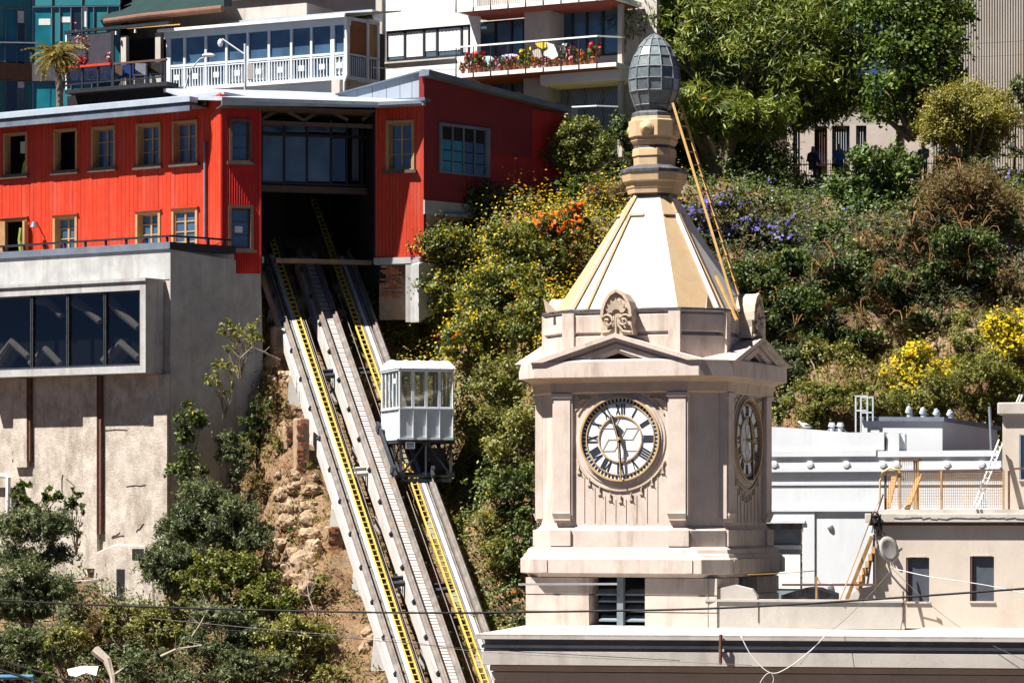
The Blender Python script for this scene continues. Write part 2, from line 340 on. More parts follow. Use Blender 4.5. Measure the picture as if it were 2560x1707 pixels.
# rusticated base: courses of blocks on each side of the louvred openings
h = 2.79
zc = [(1443, 1484), (1487, 1526), (1529, 1567)]
for (ya, yb) in zc:
    for (xa, xb) in ((-h + .02, tx(1472, h)), (tx(1612, h), h - .25)):
        four('block', MB().box(xa, xb, -h, -h + .75, tz(yb), tz(ya)), M['stone'])
for (xa, xb) in ((-h + .03, tx(1472, h) - .02), (tx(1612, h) + .02, h - .28)):
    four('block', MB().box(xa + .03, xb - .03, -h + .05, -h + .7, tz(1567), tz(1442)), M['stone'])
mk('core', MB().box(-1.9, 1.9, -1.9, 1.9, 0, tz(1440)), M['darkroom'], TW)
mk('corner_pier', MB().box(h - .32, h - .02, -h + .05, -h + .5, 0, tz(1443)), M['stone'], TW)
for r in range(2):
    xm = tx(1546, h); lv = mk('louvre_post', MB().box(xm - .09, xm + .09, -h + .12, -h + .3, 0, tz(1442)), M['louvre'], TW)
    if r: lv.matrix_local = ROT[1]
    for (xa, xb) in ((tx(1476, h), xm - .1), (xm + .1, tx(1611, h))):
        for i, py in enumerate((1480, 1497, 1520, 1545)):
            dx = .12 * (xa < xm) * (i % 2 + .4)
            sl = MB().hexa([(xa + dx, -h + .22, tz(py + 7)), (xb, -h + .22, tz(py + 7)), (xb, -h + .5, tz(py - 5)), (xa + dx, -h + .5, tz(py - 5)),
                            (xa + dx, -h + .22, tz(py + 3)), (xb, -h + .22, tz(py + 3)), (xb, -h + .5, tz(py - 9)), (xa + dx, -h + .5, tz(py - 9))])
            o = mk('louvre_slat', sl, M['louvre'], TW)
            if r: o.matrix_local = ROT[1]
mk('sill', MB().box(tx(1472, h), tx(1612, h), -h - .03, -h + .4, 0, .06), M['stone'], TW)
# base mouldings
mk('base_slab', octloft([(1441, 2.86, .5), (1434, 2.92, .55), (1432, 3.07, .62), (1396, 3.07, .62), (1394, 3.03, .62), (1384, 2.98, .64), (1383, 2.95, .64), (1372, 2.92, .66), (1366, 2.83, .7)]), M['stone'], TW, bevel=.012)
mk('plinth', octloft([(1366, 2.80, .74), (1325, 2.80, .74), (1320, 2.74, .80), (1313, 2.70, .84)]), M['stone'], TW, bevel=.012)
for sx in (-1, 1):                                       # corner returns standing proud on the base
    four('base_return', MB().box(sx * 2.02 - (.18 if sx < 0 else .0), sx * 2.02 + (.18 if sx > 0 else 0), -3.10, -2.7, tz(1430), tz(1398)), M['stone'])
    four('plinth_block', MB().box(min(sx * 1.42, sx * 2.02), max(sx * 1.42, sx * 2.02), -2.87, -2.6, tz(1364), tz(1324)), M['stone'])
for a in range(4):                                       # little pointed caps on the chamfers
    r = 2.35; ang = math.radians(-45 + 90 * a); c = (r * math.cos(ang) * 1.03, r * math.sin(ang) * 1.03)
    m4 = MB(); q = .42
    m4.add([(c[0] - q, c[1] - q, tz(1366)), (c[0] + q, c[1] - q, tz(1366)), (c[0] + q, c[1] + q, tz(1366)), (c[0] - q, c[1] + q, tz(1366)),
            (c[0] - q, c[1] - q, tz(1316)), (c[0] + q, c[1] - q, tz(1316)), (c[0] + q, c[1] + q, tz(1316)), (c[0] - q, c[1] + q, tz(1316)), (c[0], c[1], tz(1288))],
           [(0, 1, 5, 4), (1, 2, 6, 5), (2, 3, 7, 6), (3, 0, 4, 7), (4, 5, 8), (5, 6, 8), (6, 7, 8), (7, 4, 8), (3, 2, 1, 0)])
    mk('corner_cap', m4, M['stone'], TW)
# shaft: recessed dial wall, pilasters
hb = 2.70
mk('shaft', octloft([(1314, hb, .84), (980, hb, .84)]), M['stone'], TW)
for sx in (-1, 1):
    x0, x1 = sorted((sx * 1.44, sx * 1.92))
    four('pilaster', MB().box(x0, x1, -2.84, -2.6, tz(1300), tz(986)).box(x0 - .05, x1 + .05, -2.80, -2.6, tz(1296), tz(990)), M['stone'])
    four('pilaster_foot', MB().hexa([(x0 + .02, -2.80, tz(1306)), (x1 - .02, -2.80, tz(1306)), (x1, -2.6, tz(1306)), (x0, -2.6, tz(1306)), (x0 - .03, -2.9, tz(1283)), (x1 + .03, -2.9, tz(1283)), (x1, -2.6, tz(1283)), (x0, -2.6, tz(1283))]), M['stone'])
    four('pilaster_capital', MB().box(x0 - .06, x1 + .06, -2.88, -2.6, tz(994), tz(984)), M['stone'])
# dial surround, fluted apron, pendants
def ring(mbx, r0, r1, y0, y1, n=64, a0=0, a1=2 * math.pi):
    full = abs(a1 - a0 - 2 * math.pi) < 1e-6; m = n if full else n + 1; vs = []
    for i in range(m):
        a = a0 + (a1 - a0) * i / n
        for r, y in ((r0, y0), (r1, y0), (r1, y1), (r0, y1)): vs.append((r * math.cos(a), y, r * math.sin(a)))
    fs = [(i * 4 + k, i * 4 + (k + 1) % 4, ((i + 1) % m) * 4 + (k + 1) % 4, ((i + 1) % m) * 4 + k) for i in range(n) for k in range(4)]
    if not full: fs += [(3, 2, 1, 0), (n * 4, n * 4 + 1, n * 4 + 2, n * 4 + 3)]
    return mbx.add(vs, fs)
DZ = tz(1098)
def up(mbx, dz=DZ): mbx.v = [(x, y, z + dz) for x, y, z in mbx.v]; return mbx
four('dial_surround', up(ring(ring(MB(), 1.13, 1.22, -hb - .07, -hb + .02), 1.22, 1.30, -hb - .035, -hb + .02)), M['stone'])
four('apron_moulding', up(ring(MB(), 1.38, 1.43, -hb - .05, -hb + .02, 40, math.radians(205), math.radians(335))), M['stone_warm'])
four('arch_moulding', up(ring(MB(), 1.40, 1.44, -hb - .035, -hb + .02, 40, math.radians(28), math.radians(152))), M['stone_warm'])
for sx in (-1, 1):
    sp = MB()
    sp.prism([(sx * 1.33, -hb, DZ + 1.27), (sx * .72, -hb, DZ + 1.27), (sx * 1.33, -hb, DZ + .78)], (0, -.03, 0))
    for i in range(5): sp.tube([(sx * (1.26 - .09 * i), -hb - .05, DZ + 1.2), (sx * (1.2 - .08 * i), -hb - .06, DZ + 1.12 - .01 * i), (sx * (1.27 - .05 * i), -hb - .05, DZ + 1.0 + .03 * i)], .018, 5)
    four('spandrel_carving', sp, M['stone_warm'])

for i in range(9):
    t = (i - 4) / 4; x = t * 1.22; zz = -1.60 + (1 - math.cos(t * 1.08)) * 1.5
    pm = MB()
    for (a, b, wdt) in ((0, .04, .03), (-.04, .0, .015), (-.11, -.04, .025), (-.14, -.11, .055)): pm.box(x - wdt, x + wdt * .8, -hb - .04, -hb + .02, DZ + zz + a, DZ + zz + b)
    pm.tube([(x + .02, -hb - .05, DZ + zz + .09), (x, -hb - .07, DZ + zz - .03), (x + .05, -hb - .06, DZ + zz - .12)], .013, 5)
    four('pendant', pm, M['stone_warm'])
    if i < 8:
        xs = (i - 3.5) / 4 * 1.22
        four('apron_groove', MB().box(xs - .008, xs + .008, -hb - .018, -hb + .01, tz(1305), DZ - 1.66 + (1 - math.cos((i - 3.5) / 4 * 1.08)) * 1.5), M['stone_warm'])
# clock dials
def make_dial():
    y = -hb - .03
    d = mk('clock_dial', up(MB().loft([[(1.18 * math.cos(a * math.pi / 36), yy, 1.18 * math.sin(a * math.pi / 36)) for a in range(72)] for yy in (y, y + .05)])), M['dialwhite'], TW)
    mk('bezel', up(ring(MB(), 1.165, 1.215, y - .10, y)), M['bronze'], d)
    mk('minute_ring', up(ring(ring(MB(), 1.02, 1.05, y - .03, y), 1.02, 1.025, y - .035, y)), M['bronze'], d)
    mk('chapter_ring', up(ring(MB(), .635, .675, y - .04, y)), M['bronze'], d)
    tk = MB()
    for i in range(60): ring(tk, 1.06, 1.155, y - .012, y, 1, 2 * math.pi * (i - .28) / 60, 2 * math.pi * (i + .28) / 60)
    mk('minute_marks', up(tk), M['dialblack'], d, kind='stuff')
    st = MB()
    for i in range(6):                                   # star tracery of the inner glass
        a = math.pi / 3 * i; q = lambda r, b: (r * math.cos(b), y - .018, r * math.sin(b))
        st.bar(q(0, a), q(.37, a), .012, .012); st.bar(q(.37, a), q(.65, a + math.pi / 6), .012, .012); st.bar(q(.37, a), q(.65, a - math.pi / 6), .012, .012)
    mk('tracery', up(st), M['bronze'], d)
    nums = ['XII', 'I', 'II', 'III', 'IIII', 'V', 'VI', 'VII', 'VIII', 'IX', 'X', 'XI']
    for i, txt in enumerate(nums):
        W = {'I': .075, 'V': .15, 'X': .16}; tot = sum(W[c] for c in txt); x = -tot / 2; nm = MB(); r0, r1 = .70, 1.0
        def stroke(xa, xb, w):
            nm.hexa([(xa - w, y - .014, r0), (xa + w, y - .014, r0), (xa + w, y, r0), (xa - w, y, r0), (xb - w, y - .014, r1), (xb + w, y - .014, r1), (xb + w, y, r1), (xb - w, y, r1)])
        for c in txt:
            w = W[c]; xm = x + w / 2
            if c == 'I': stroke(xm, xm, .022)
            if c == 'V': stroke(xm, xm - .05, .024); stroke(xm, xm + .055, .012)
            if c == 'X': stroke(xm - .05, xm + .05, .012); stroke(xm + .05, xm - .05, .024)
            x += w
        a = -math.radians(30 * i)                        # clockwise seen from outside (x right, z up)
        nm.v = [(vx * math.cos(a) - vz * math.sin(a), vy, vx * math.sin(a) + vz * math.cos(a)) for vx, vy, vz in nm.v]
        mk('numeral', up(nm), M['dialblack'], d)
    def hand(ang, L, tail, spade):
        hm = MB(); yy = y - .16
        q = lambda r, o: (r * math.sin(ang) + o * math.cos(ang), r * math.cos(ang) - o * math.sin(ang))
        prof = [(-tail, .03), (0, .045), (L * .6, .035), (L, .012)] if not spade else [(-tail, .035), (0, .05), (L * .62, .04), (L * .70, .13), (L * .8, .10), (L, .012)]
        pts = [q(r, -o) for r, o in prof] + [q(r, o) for r, o in reversed(prof)]
        hm.prism([(px, yy, pz) for px, pz in pts], (0, .025, 0)); return hm
    mk('hour_hand', up(hand(math.radians(-18), .72, .12, True)), M['dialblack'], d)
    mk('minute_hand', up(hand(math.radians(176), 1.16, .28, False)), M['dialblack'], d)
    ridge = MB(); 
    for ang, L in ((-18, .72), (176, 1.16)):
        a = math.radians(ang); ridge.bar((0, y - .175, 0), (L * math.sin(a), y - .175, L * math.cos(a)), .03, .02)
    mk('hand_spine', up(ridge), M['bronze'], d)
    mk('hub', up(MB().tube([(0, y - .22, 0), (0, y, 0)], .055, 12)), M['bronze'], d)
    return d
dial = make_dial()
SCD = Matrix.Translation((0, 0, DZ)) @ Matrix.Diagonal((.955, 1, .955, 1)) @ Matrix.Translation((0, 0, -DZ))
dial2 = copy_tree(dial, TW); dial2.matrix_local = ROT[1] @ SCD; dial.matrix_local = SCD
# entablature and cornice
mk('entablature', octloft([(985, 2.80, .86), (981, 2.86, .86), (958, 2.88, .86), (950, 3.0, .82), (946, 3.12, .78)]), M['stone_warm'], TW)
mk('cornice', octloft([(946, 3.14, .74), (906, 3.14, .74), (902, 3.10, .74), (899, 2.6, .8)]), M['stone'], TW, bevel=.012)
# pediments
def ped():
    zb, za = tz(907), tz(838); W = 2.52
    base = MB(); raker = MB(); inner = MB(); hole = MB()
    def band(mbx, w0, t0, w1, t1, y0, y1):               # chevron between two triangles (half width, apex height above zb)
        for sx in (-1, 1):
            mbx.prism([(sx * w0, y0, zb), (0, y0, zb + t0), (0, y0, zb + t1), (sx * w1, y0, zb)], (0, y1 - y0, 0))
    H = za - zb
    band(raker, W, H, W - .42, H - .115, -3.22, -1.5)
    band(raker, W - .42, H - .115, W - .78, H - .215, -3.10, -1.5)
    band(inner, W - .78, H - .215, W - 1.0, H - .275, -2.99, -1.5)
    band(inner, W - 1.0, H - .275, W - 1.55, H - .43, -3.06, -1.5)
    band(inner, W - 1.55, H - .43, W - 1.85, H - .52, -2.96, -1.5)
    hole.prism([(-(W - 1.85), -2.82, zb), ((W - 1.85), -2.82, zb), (0, -2.82, zb + H - .52)], (0, .8, 0))
    return raker, inner, hole
rk, inn, hol = ped()
four('raking_cornice', rk, M['stone']); four('tympanum', inn, M['stone']); four('tympanum_vent', hol, M['darkroom'])
# antefixes: palmette over a pair of volutes
def antefix():
    zb = tz(842); o = []
    prof = [(-.47, 0), (.47, 0), (.45, .16), (.42, .3), (.45, .5), (.43, .72), (.36, .92), (.22, 1.12), (0, 1.24), (-.22, 1.12), (-.36, .92), (-.43, .72), (-.45, .5), (-.42, .3), (-.45, .16)]
    b = MB().prism([(x, -3.02, zb + z) for x, z in prof], (0, .5, 0))
    rim = MB()
    for i in range(1, len(prof) - 1):
        (xa, za), (xb, zb2) = prof[i], prof[i + 1]
        if min(za, zb2) > .45: rim.bar((xa * .93, -3.05, zb + za * .985), (xb * .93, -3.05, zb + zb2 * .985), .08, .09, (0, 1, 0))
    vol = MB()
    for sx in (-1, 1):
        sp = [(sx * (.24 + (.19 - .0125 * k) * math.cos(k * .62 + .6)), -3.06 - .006 * k, zb + .38 + (.19 - .0125 * k) * math.sin(k * .62 + .6)) for k in range(14)]
        vol.tube(sp, .034, 6); vol.tube([(sx * .24, -3.13, zb + .38), (sx * .24, -3.0, zb + .38)], .055, 8)
        vol.tube([(sx * .05, -3.06, zb + .52), (sx * .08, -3.06, zb + .25), (sx * .2, -3.06, zb + .1), (sx * .42, -3.06, zb + .07)], .04, 6)
    vol.tube([(0, -3.06, zb + .03), (0, -3.07, zb + .5)], .035, 6)
    pal = MB()
    for k in range(-3, 4):
        a = k * .42; L = .40 - .03 * abs(k); c, s2 = math.sin(a), math.cos(a)
        p0 = Vector((c * .12, -3.03, zb + .60 + s2 * .10)); p1 = Vector((c * L, -3.07, zb + .62 + s2 * L)); n = Vector((s2, 0, -c))
        pal.prism([p0 + n * .02, p0 - n * .02, (p0 + p1) / 2 - n * .06, p1, (p0 + p1) / 2 + n * .06], (0, -.045, 0))
    return b, rim, vol, pal
for nm, mbx in zip(('antefix', 'antefix_rim', 'antefix_volute', 'antefix_palmette'), antefix()): four(nm, mbx, M['stone_warm'])
# drum
mk('drum', octloft([(905, 2.66, .95), (842, 2.66, .95), (839, 2.55, .92), (834, 2.55, .92), (832, 2.66, .95), (790, 2.66, .95), (786, 2.60, .93), (781, 2.66, .95), (778, 2.66, .95)]), M['stone'], TW, bevel=.01)
mk('drum_capping', octloft([(779, 2.70, .96), (775, 2.70, .96), (772, 2.5, .93)]), M['lead'], TW)
for sx in (-1, 1): four('drum_pier', MB().box(min(sx * 1.38, sx * 1.72), max(sx * 1.38, sx * 1.72), -2.72, -2.5, tz(905), tz(783)), M['stone'])
four('acroterion_horn', MB().add([(-2.35, -2.35, tz(776)), (-2.2, -2.5, tz(776)), (-2.05, -2.2, tz(776)), (-2.4, -2.4, tz(742))], [(0, 1, 2), (0, 1, 3), (1, 2, 3), (2, 0, 3)]), M['stone_warm'])
# pyramid roof
z0, z1 = tz(774), tz(477); A, B = octp(2.40, .86, z0), octp(.56, .2, z1)
for k in range(8):
    a, b2, c, d = [Vector(v) for v in (A[k], A[(k + 1) % 8], B[(k + 1) % 8], B[k])]
    n = (b2 - a).cross(d - a).normalized()
    if n.dot(Vector((a.x, a.y, 0))) < 0: n = -n
    main = k % 2 == 0
    f = lambda s, t: (a + (b2 - a) * s) * (1 - t) + (d + (c - d) * s) * t
    mk('roof_panel', MB().prism([f(0, 0), f(1, 0), f(1, 1), f(0, 1)], -n * .15), M['roofwhite' if main else 'mustard'], TW)  # main faces white, chamfer faces mustard
    i0, i1, tt = (.14, .86, .83) if main else (.16, .84, .83)
    up3 = n * (.045 if main else .03)
    if main:
        mo = MB(); e = .03
        for (p, q) in ((f(i0, 0), f(i0, tt)), (f(i0, tt), f(i0 + .37, tt))): mo.bar(p + up3 * .4, q + up3 * .4, .075, .07, n)
        mk('roof_moulding', mo, M['mustard'], TW)  # mustard along the left and top edges only
        mk('hip_strip', MB().bar(f(0.005, 0) + n * .02, f(0.01, 1) + n * .02, .10, .06, n), M['mustard'], TW)
    else:
        mk('hip_strip', MB().bar(f(.97, 0) + n * .03, f(.93, .83) + n * .03, .09, .07, n), M['roofwhite'], TW)
        mk('roof_moulding', MB().bar(f(.02, .83) + n * .02, f(.98, .83) + n * .02, .07, .08, n), M['mustard'], TW)
# octagonal neck
def neck(name, prof, mat): mk(name, octloft([(py, E / 1.11 / S, E / 1.11 / S * .5) for py, E in prof]), M[mat], TW, bevel=.008)
neck('neck_gap', [(480, 58), (468, 58)], 'lead')
neck('neck_bell', [(469, 68), (456, 70), (455, 72), (440, 74), (438, 81), (420, 84), (417, 85)], 'gold')
neck('neck_apron', [(417, 87), (408, 88), (396, 56)], 'lead')
neck('neck_shaft', [(397, 53), (374, 54), (373, 57), (356, 56), (353, 55)], 'gold')
neck('neck_band', [(354, 54), (344, 52)], 'lead')
neck('neck_collar', [(346, 52), (340, 57), (333, 61), (331, 60), (326, 60), (324, 66), (283, 66), (281, 60), (273, 59)], 'gold')
neck('neck_cap', [(274, 58), (263, 58), (258, 50)], 'lead')
hh = 66 / 1.11 / S
four('neck_boss', MB().loft([[(r * math.cos(a * math.pi / 10), -hh - y, tz(304) + r * math.sin(a * math.pi / 10)) for a in range(20)] for r, y in ((.21, -.02), (.21, .03), (.17, .05), (.16, .08), (.02, .17))]), M['gold'])
# egg lantern: leaded panes between iron ribs
prof = [(262, 40), (243, 50), (208, 63), (177, 66.5), (147, 63.5), (118, 54), (93, 41), (73, 24), (61, 7)]
NL = 12
def lp(j, k, dr=0):
    py, r = prof[j]; r = r / S + dr; a = 2 * math.pi * (k + .2) / NL; return Vector((r * math.cos(a), r * math.sin(a), tz(py)))
for j in range(len(prof) - 1):
    for k in range(NL):
        a, b2, c, d = lp(j, k), lp(j, k + 1), lp(j + 1, k + 1), lp(j + 1, k); ct = (a + b2 + c + d) / 4
        q = [ct + (v - ct) * .95 for v in (a, b2, c, d)]; n = Vector((ct.x, ct.y, 0)).normalized()
        mk('lantern_pane', MB().prism(q, -n * .015), M['lantern'], TW)
    mk('lantern_ring', MB().tube([lp(j, k, .005) for k in range(NL + 1)], .02, 5), M['lanternrib'], TW)
for k in range(NL): mk('lantern_rib', MB().tube([lp(j, k, .005) for j in range(len(prof))], .024, 5), M['lanternrib'], TW)
mk('lantern_tip', MB().tube([(0, 0, tz(64)), (0, 0, tz(57))], .08, 8, .02), M['lanternrib'], TW)
# ------------------------------------------------------------------ generic wall with openings
def holed(F, u0, u1, z0, z1, holes, w0, w1, mbx=None):
    """wall slab in face coordinates with rectangular openings (u0,u1,z0,z1)"""
    mbx = mbx or MB()
    us = sorted({u0, u1, *[min(max(h[i], u0), u1) for h in holes for i in (0, 1)]})
    zs = sorted({z0, z1, *[min(max(h[i], z0), z1) for h in holes for i in (2, 3)]})
    for a, b in zip(us, us[1:]):
        if b - a < 1e-5: continue
        run = None
        for c, d in zip(zs, zs[1:]):
            um, zm = (a + b) / 2, (c + d) / 2
            solid = d - c > 1e-5 and not any(h[0] < um < h[1] and h[2] < zm < h[3] for h in holes)
            if solid: run = (run[0], d) if run else (c, d)
            if run and not solid: mbx.fb(F, a, b, run[0], run[1], w0, w1); run = None
        if run: mbx.fb(F, a, b, run[0], run[1], w0, w1)
    return mbx
def rect(F, x0, x1, y0, y1, w=0.0): return (F.u(x0, w), F.u(x1, w), F.z(x0, y1, w), F.z(x0, y0, w))
def pbox(parent, name, F, x0, x1, y0, y1, w0, w1, mat, **k): return mk(name, MB().fpx(F, x0, x1, y0, y1, w0, w1), M[mat], parent, **k)

# ------------------------------------------------------------------ building under the tower
F1 = Face(1235, 87.2, (1, -.16))
CB = thing('corner_building', 'pale plaster building with a heavy moulded cornice under the clock tower', 'building', F1.pt(8, 0, -4))
u0, u1 = F1.u(1235), F1.u(2720)
def strip(name, x0, y0, y1, w0, w1, mat):
    return mk(name, MB().fb(F1, F1.u(x0, w1), u1, F1.z(x0, y1, w1), F1.z(x0, y0, w1), w0, w1), M[mat], CB, bevel=.012)
mk('wall', MB().fb(F1, u0, u1, 0, F1.z(1235, 1657), -12, 0), M['beige'], CB)
strip('bed_moulding', 1228, 1678, 1700, 0, .18, 'beige'); strip('frieze_moulding', 1224, 1662, 1676, -.3, .30, 'beige')
strip('cornice_fascia', 1205, 1626, 1661, -.3, 1.0, 'parapet'); strip('cornice_fillet', 1209, 1619, 1626, -.3, .82, 'parapet')
strip('cornice_roll', 1203, 1610, 1618.5, -.3, .96, 'parapet'); strip('cornice_cove', 1212, 1597, 1610, -.3, .66, 'parapet')
strip('cornice_cap', 1190, 1584, 1597, -.3, 1.12, 'parapet')
a, b = F1.u(1190, 1.12), F1.z(1190, 1584, 1.12)
zt = F1.z(1330, 1566, 0)
mk('weathering', MB().add([F1.pt(a, b, 1.12), F1.pt(u1, b, 1.12), F1.pt(u1, zt, -.2), F1.pt(a + 1.3, zt, -.2), F1.pt(a + .3, b, -9), F1.pt(a + 1.3, zt, -9), F1.pt(u1, zt, -9), F1.pt(a, b - .05, 1.12), F1.pt(u1, b - .05, 1.12), F1.pt(u1, b - .05, -9), F1.pt(a + .3, b - .05, -9)],
   [(0, 1, 2, 3), (0, 3, 5, 4), (3, 2, 6, 5), (7, 10, 9, 8), (0, 7, 8, 1), (0, 4, 10, 7), (4, 5, 6, 9, 10), (1, 8, 9, 6, 2)]), M['parapet'], CB)
mk('downpipe', MB().tube([F1.at(1802, 1585, 1.2), F1.at(1801, 1660, 1.2)], .045, 8), M['rust'], CB)
mk('hopper', MB().fpx(F1, 1797, 1810, 1622, 1628, 1.0, 1.22), M['parapet'], CB)
# small parapet to the right of the tower with a pedimented block
FP = Face(1762, 86.5, (1, -.22))
pz = FP.z(1762, 1569)
pr = MB().fb(FP, FP.u(1764), FP.u(2262), pz, FP.z(1764, 1503), -.35, 0)
mk('parapet', pr, M['parapet'], CB); mk('parapet_coping', MB().fb(FP, FP.u(1763), FP.u(2262), FP.z(1764, 1503) + .003, FP.z(1764, 1497), -.40, .05), M['parapet'], CB)
mk('parapet_block', MB().fpoly(FP, [FP.uz(x, y) for x, y in ((1776, 1498), (1776, 1488), (1796, 1470), (1836, 1461), (1880, 1472), (1892, 1490), (1892, 1498))], -.38, -.02), M['parapet'], CB)
mk('parapet_joint', MB().fpx(FP, 1895, 1897, 1500, 1555, -.01, .02), M['rust'], CB); mk('parapet_joint', MB().fpx(FP, 2256, 2260, 1477, 1555, 0, .05), M['rust'], CB)
FD = FP.off(-2.2)
mk('shaded_gable', MB().fpoly(FD, [FD.uz(x, y) for x, y in ((1953, 1510), (1953, 1487), (2015, 1468), (2040, 1470), (2082, 1485), (2082, 1510))], -1.5, 0), M['lead'], CB)  # small gabled parapet, its shade put into the dark grey colour

# beige house wall with two shuttered windows, right
FB = Face(2190, 86.9, (1, -.30))
HB = thing('beige_house', 'beige plastered house wall with two dark windows right of the clock tower', 'house', FB.pt(3, 17, 0))
wins = [(2265, 2323, 1393, 1503), (2425, 2485, 1390, 1502)]
hs = [rect(FB, *w) for w in wins]
mk('wall', holed(FB, FB.u(2188), FB.u(2760), FB.z(2190, 1570), FB.z(2190, 1311), hs, -.3, 0), M['beige'], HB)
mk('back_wall', MB().fb(FB, FB.u(2188), FB.u(2760), FB.z(2190, 1570), FB.z(2190, 1311), -6, -.9), M['darkroom'], HB)
mk('fascia', MB().fpx(FB, 2172, 2760, 1305, 1313, -.3, .10), M['rust'], HB)
mk('roof_slab', MB().fpx(FB, 2162, 2760, 1283, 1305, -6, .22), M['parapet'], HB, bevel=.015)
mk('roof_kerb', MB().fpx(FB, 2196, 2760, 1273, 1283, -6, -.3), M['parapet'], HB)
crk = MB(); xx = 2235
while xx < 2560:
    nx2 = xx + RNG.uniform(14, 30); crk.bar(FB.at(xx, 1296 + RNG.uniform(-3, 2), .225), FB.at(nx2, 1295 + RNG.uniform(-3, 3), .225), .02, .02); xx = nx2
mk('slab_crack', crk, M['lead'], HB)
for i, (x0, x1, y0, y1) in enumerate(wins):
    w = mk('window', MB().fpx(FB, x0 + 5, x1, y0 + 2, y1, -.16, -.12), M['shutter'], HB)
    mk('frame', MB().fpx(FB, x0, x0 + 5, y0, y1, -.2, -.02).fpx(FB, x0 + 5, x1, y0, y0 + 3, -.2, -.04), M['rust'], w)
    mk('sill', MB().fpx(FB, x0 - 2, x1 + 2, y1, y1 + 4, -.2, .05), M['beige'], w)
    mk('lintel', MB().fpx(FB, x0 + 6, x1 - 8, y0 - 4, y0 - 1, -.05, .02), M['beige'], w)
# plastered return at the left of the wall
mk('buttress', MB().fpoly(FB, [FB.uz(x, y) for x, y in ((2120, 1500), (2126, 1488), (2150, 1470), (2190, 1462), (2190, 1500))], -.3, .12), M['parapet'], HB)

# block at the far right edge
FC = Face(2505, 88.0, (1, -.30))
CBk = thing('roof_block', 'beige chimney-like roof block with thick cap at the right edge', 'roof block', FC.pt(.6, FC.z(2505, 1275), -1))
mk('shaft', MB().fpx(FC, 2506, 2700, 1036, 1276, -3, 0), M['beige'], CBk); mk('cap', MB().fpx(FC, 2493, 2710, 1006, 1036, -3.2, .18), M['parapet'], CBk, bevel=.03)
mk('window', MB().fpx(FC, 2552, 2600, 1087, 1197, -.05, .012), M['panedark'], CBk); mk('window_frame', MB().fpx(FC, 2548, 2552, 1085, 1199, -.05, .05), M['louvre'], CBk)
mk('window_frame', MB().fpx(FC, 2546, 2602, 1198, 1202, -.05, .07), M['parapet'], CBk)
for i, (xa, xb) in enumerate(((2541, 2550), (2548, 2556))):
    mk('aerial_rod', MB().tube([FC.at(xa, 1006, -.5), FC.at(xb, 986, -.5)], .025, 6), M['whitewire'], label=['pale aerial rod on the capped roof block, left of two', 'pale aerial rod on the capped roof block, right of two'][i], cat='rod', group='rods on the roof block')
# fence on the slab
FF = FB.off(-.55)
FN = thing('roof_fence', 'rusty wire mesh fence along the roof edge of the beige house', 'fence', FF.pt(FF.u(2350), FF.z(2350, 1272), 0))
for x in (2213, 2248, 2353, 2508, 2522):
    mk('post', MB().fpx(FF, x - 2.5, x + 2.5, 1176, 1273, -.03, .03), M['rust' if x in (2213, 2522) else 'wood'], FN)
for (xa, xb, ya) in ((2213, 2508, 1178), (2524, 2600, 1172)): mk('rail', MB().bar(FF.at(xa, ya, 0), FF.at(xb, ya - 4, 0), .05, .05), M['rust'], FN)
ms = MB()
for i in range(54):
    x = 2216 + i * 5.4
    ms.bar(FF.at(x, 1181, 0), FF.at(x, 1270, 0), .012, .012)
for j in range(13): ms.bar(FF.at(2214, 1184 + j * 7, 0), FF.at(2506, 1183 + j * 7, 0), .012, .012)
mk('wire_mesh', ms, M['wood'], FN, kind='stuff')
FG = FB.off(-1.4)
CG = thing('wire_cage', 'small grey wire cage standing behind the roof fence', 'cage', FG.pt(FG.u(2272), FG.z(2272, 1180), 0))
cg = MB()
for i in range(9): cg.bar(FG.at(2250 + i * 5.5, 1150, 0), FG.at(2250 + i * 5.5, 1272, 0), .018, .018)
mk('bars', cg, M['pale'], CG, kind='stuff')
mk('frame', MB().fpx(FG, 2247, 2297, 1147, 1152, -.5, .03), M['rust'], CG); mk('side_panel', MB().fpx(FG, 2284, 2297, 1152, 1274, -.5, -.45), M['wood'], CG)
for i in range(2): mk('leg', MB().fpx(FG, (2247, 2293)[i], (2251, 2297)[i], 1152, 1274, -.04, .02), M['wood'], CG)
hz = MB().tube([FF.at(2199, 1262, .1), FF.at(2200, 1200, .1), FF.at(2206, 1180, .1), FF.at(2224, 1171, .1), FF.at(2246, 1174, .1), FF.at(2250, 1182, .1)], .028, 6)
mk('yellow_hose', hz, M['yellow'], label='yellow hose looped over the left end of the roof fence', cat='hose')
pk = MB().bar(FF.at(2192, 1285, .2), FF.at(2208, 1235, .1), .05, .03); mk('broom_stick', pk, M['rust'], label='thin reddish stick leaning at the left fence post', cat='stick')
for i, (a, b2) in enumerate((((2218, 1270), (2236, 1190)), ((2268, 1272), (2300, 1185)))):
    mk('leaning_plank', MB().bar(FF.at(*a, -.4), FF.at(*b2, -.9), .16, .04), M['wood'], label=['brown plank leaning behind the fence at its left end', 'brown plank leaning behind the fence beside the wire cage'][i], cat='plank', group='planks behind the fence')
def ladder(name, label, A0, A1, B0, B1, n, r, mat, group=None):
    A0, A1, B0, B1 = map(Vector, (A0, A1, B0, B1)); t = thing(name, label, 'ladder', (A0 + B0) / 2, group)
    up2 = (A1 - A0).cross(B0 - A0)
    mk('rail', MB().bar(A0, A1, r * 1.1, r * 2, up2), M[mat], t); mk('rail', MB().bar(B0, B1, r * 1.1, r * 2, up2), M[mat], t)
    for i in range(n):
        k = (i + .6) / (n + .3); mk('rung', MB().tube([A0.lerp(A1, k), B0.lerp(B1, k)], r * .55, 5), M[mat], t)
    return t
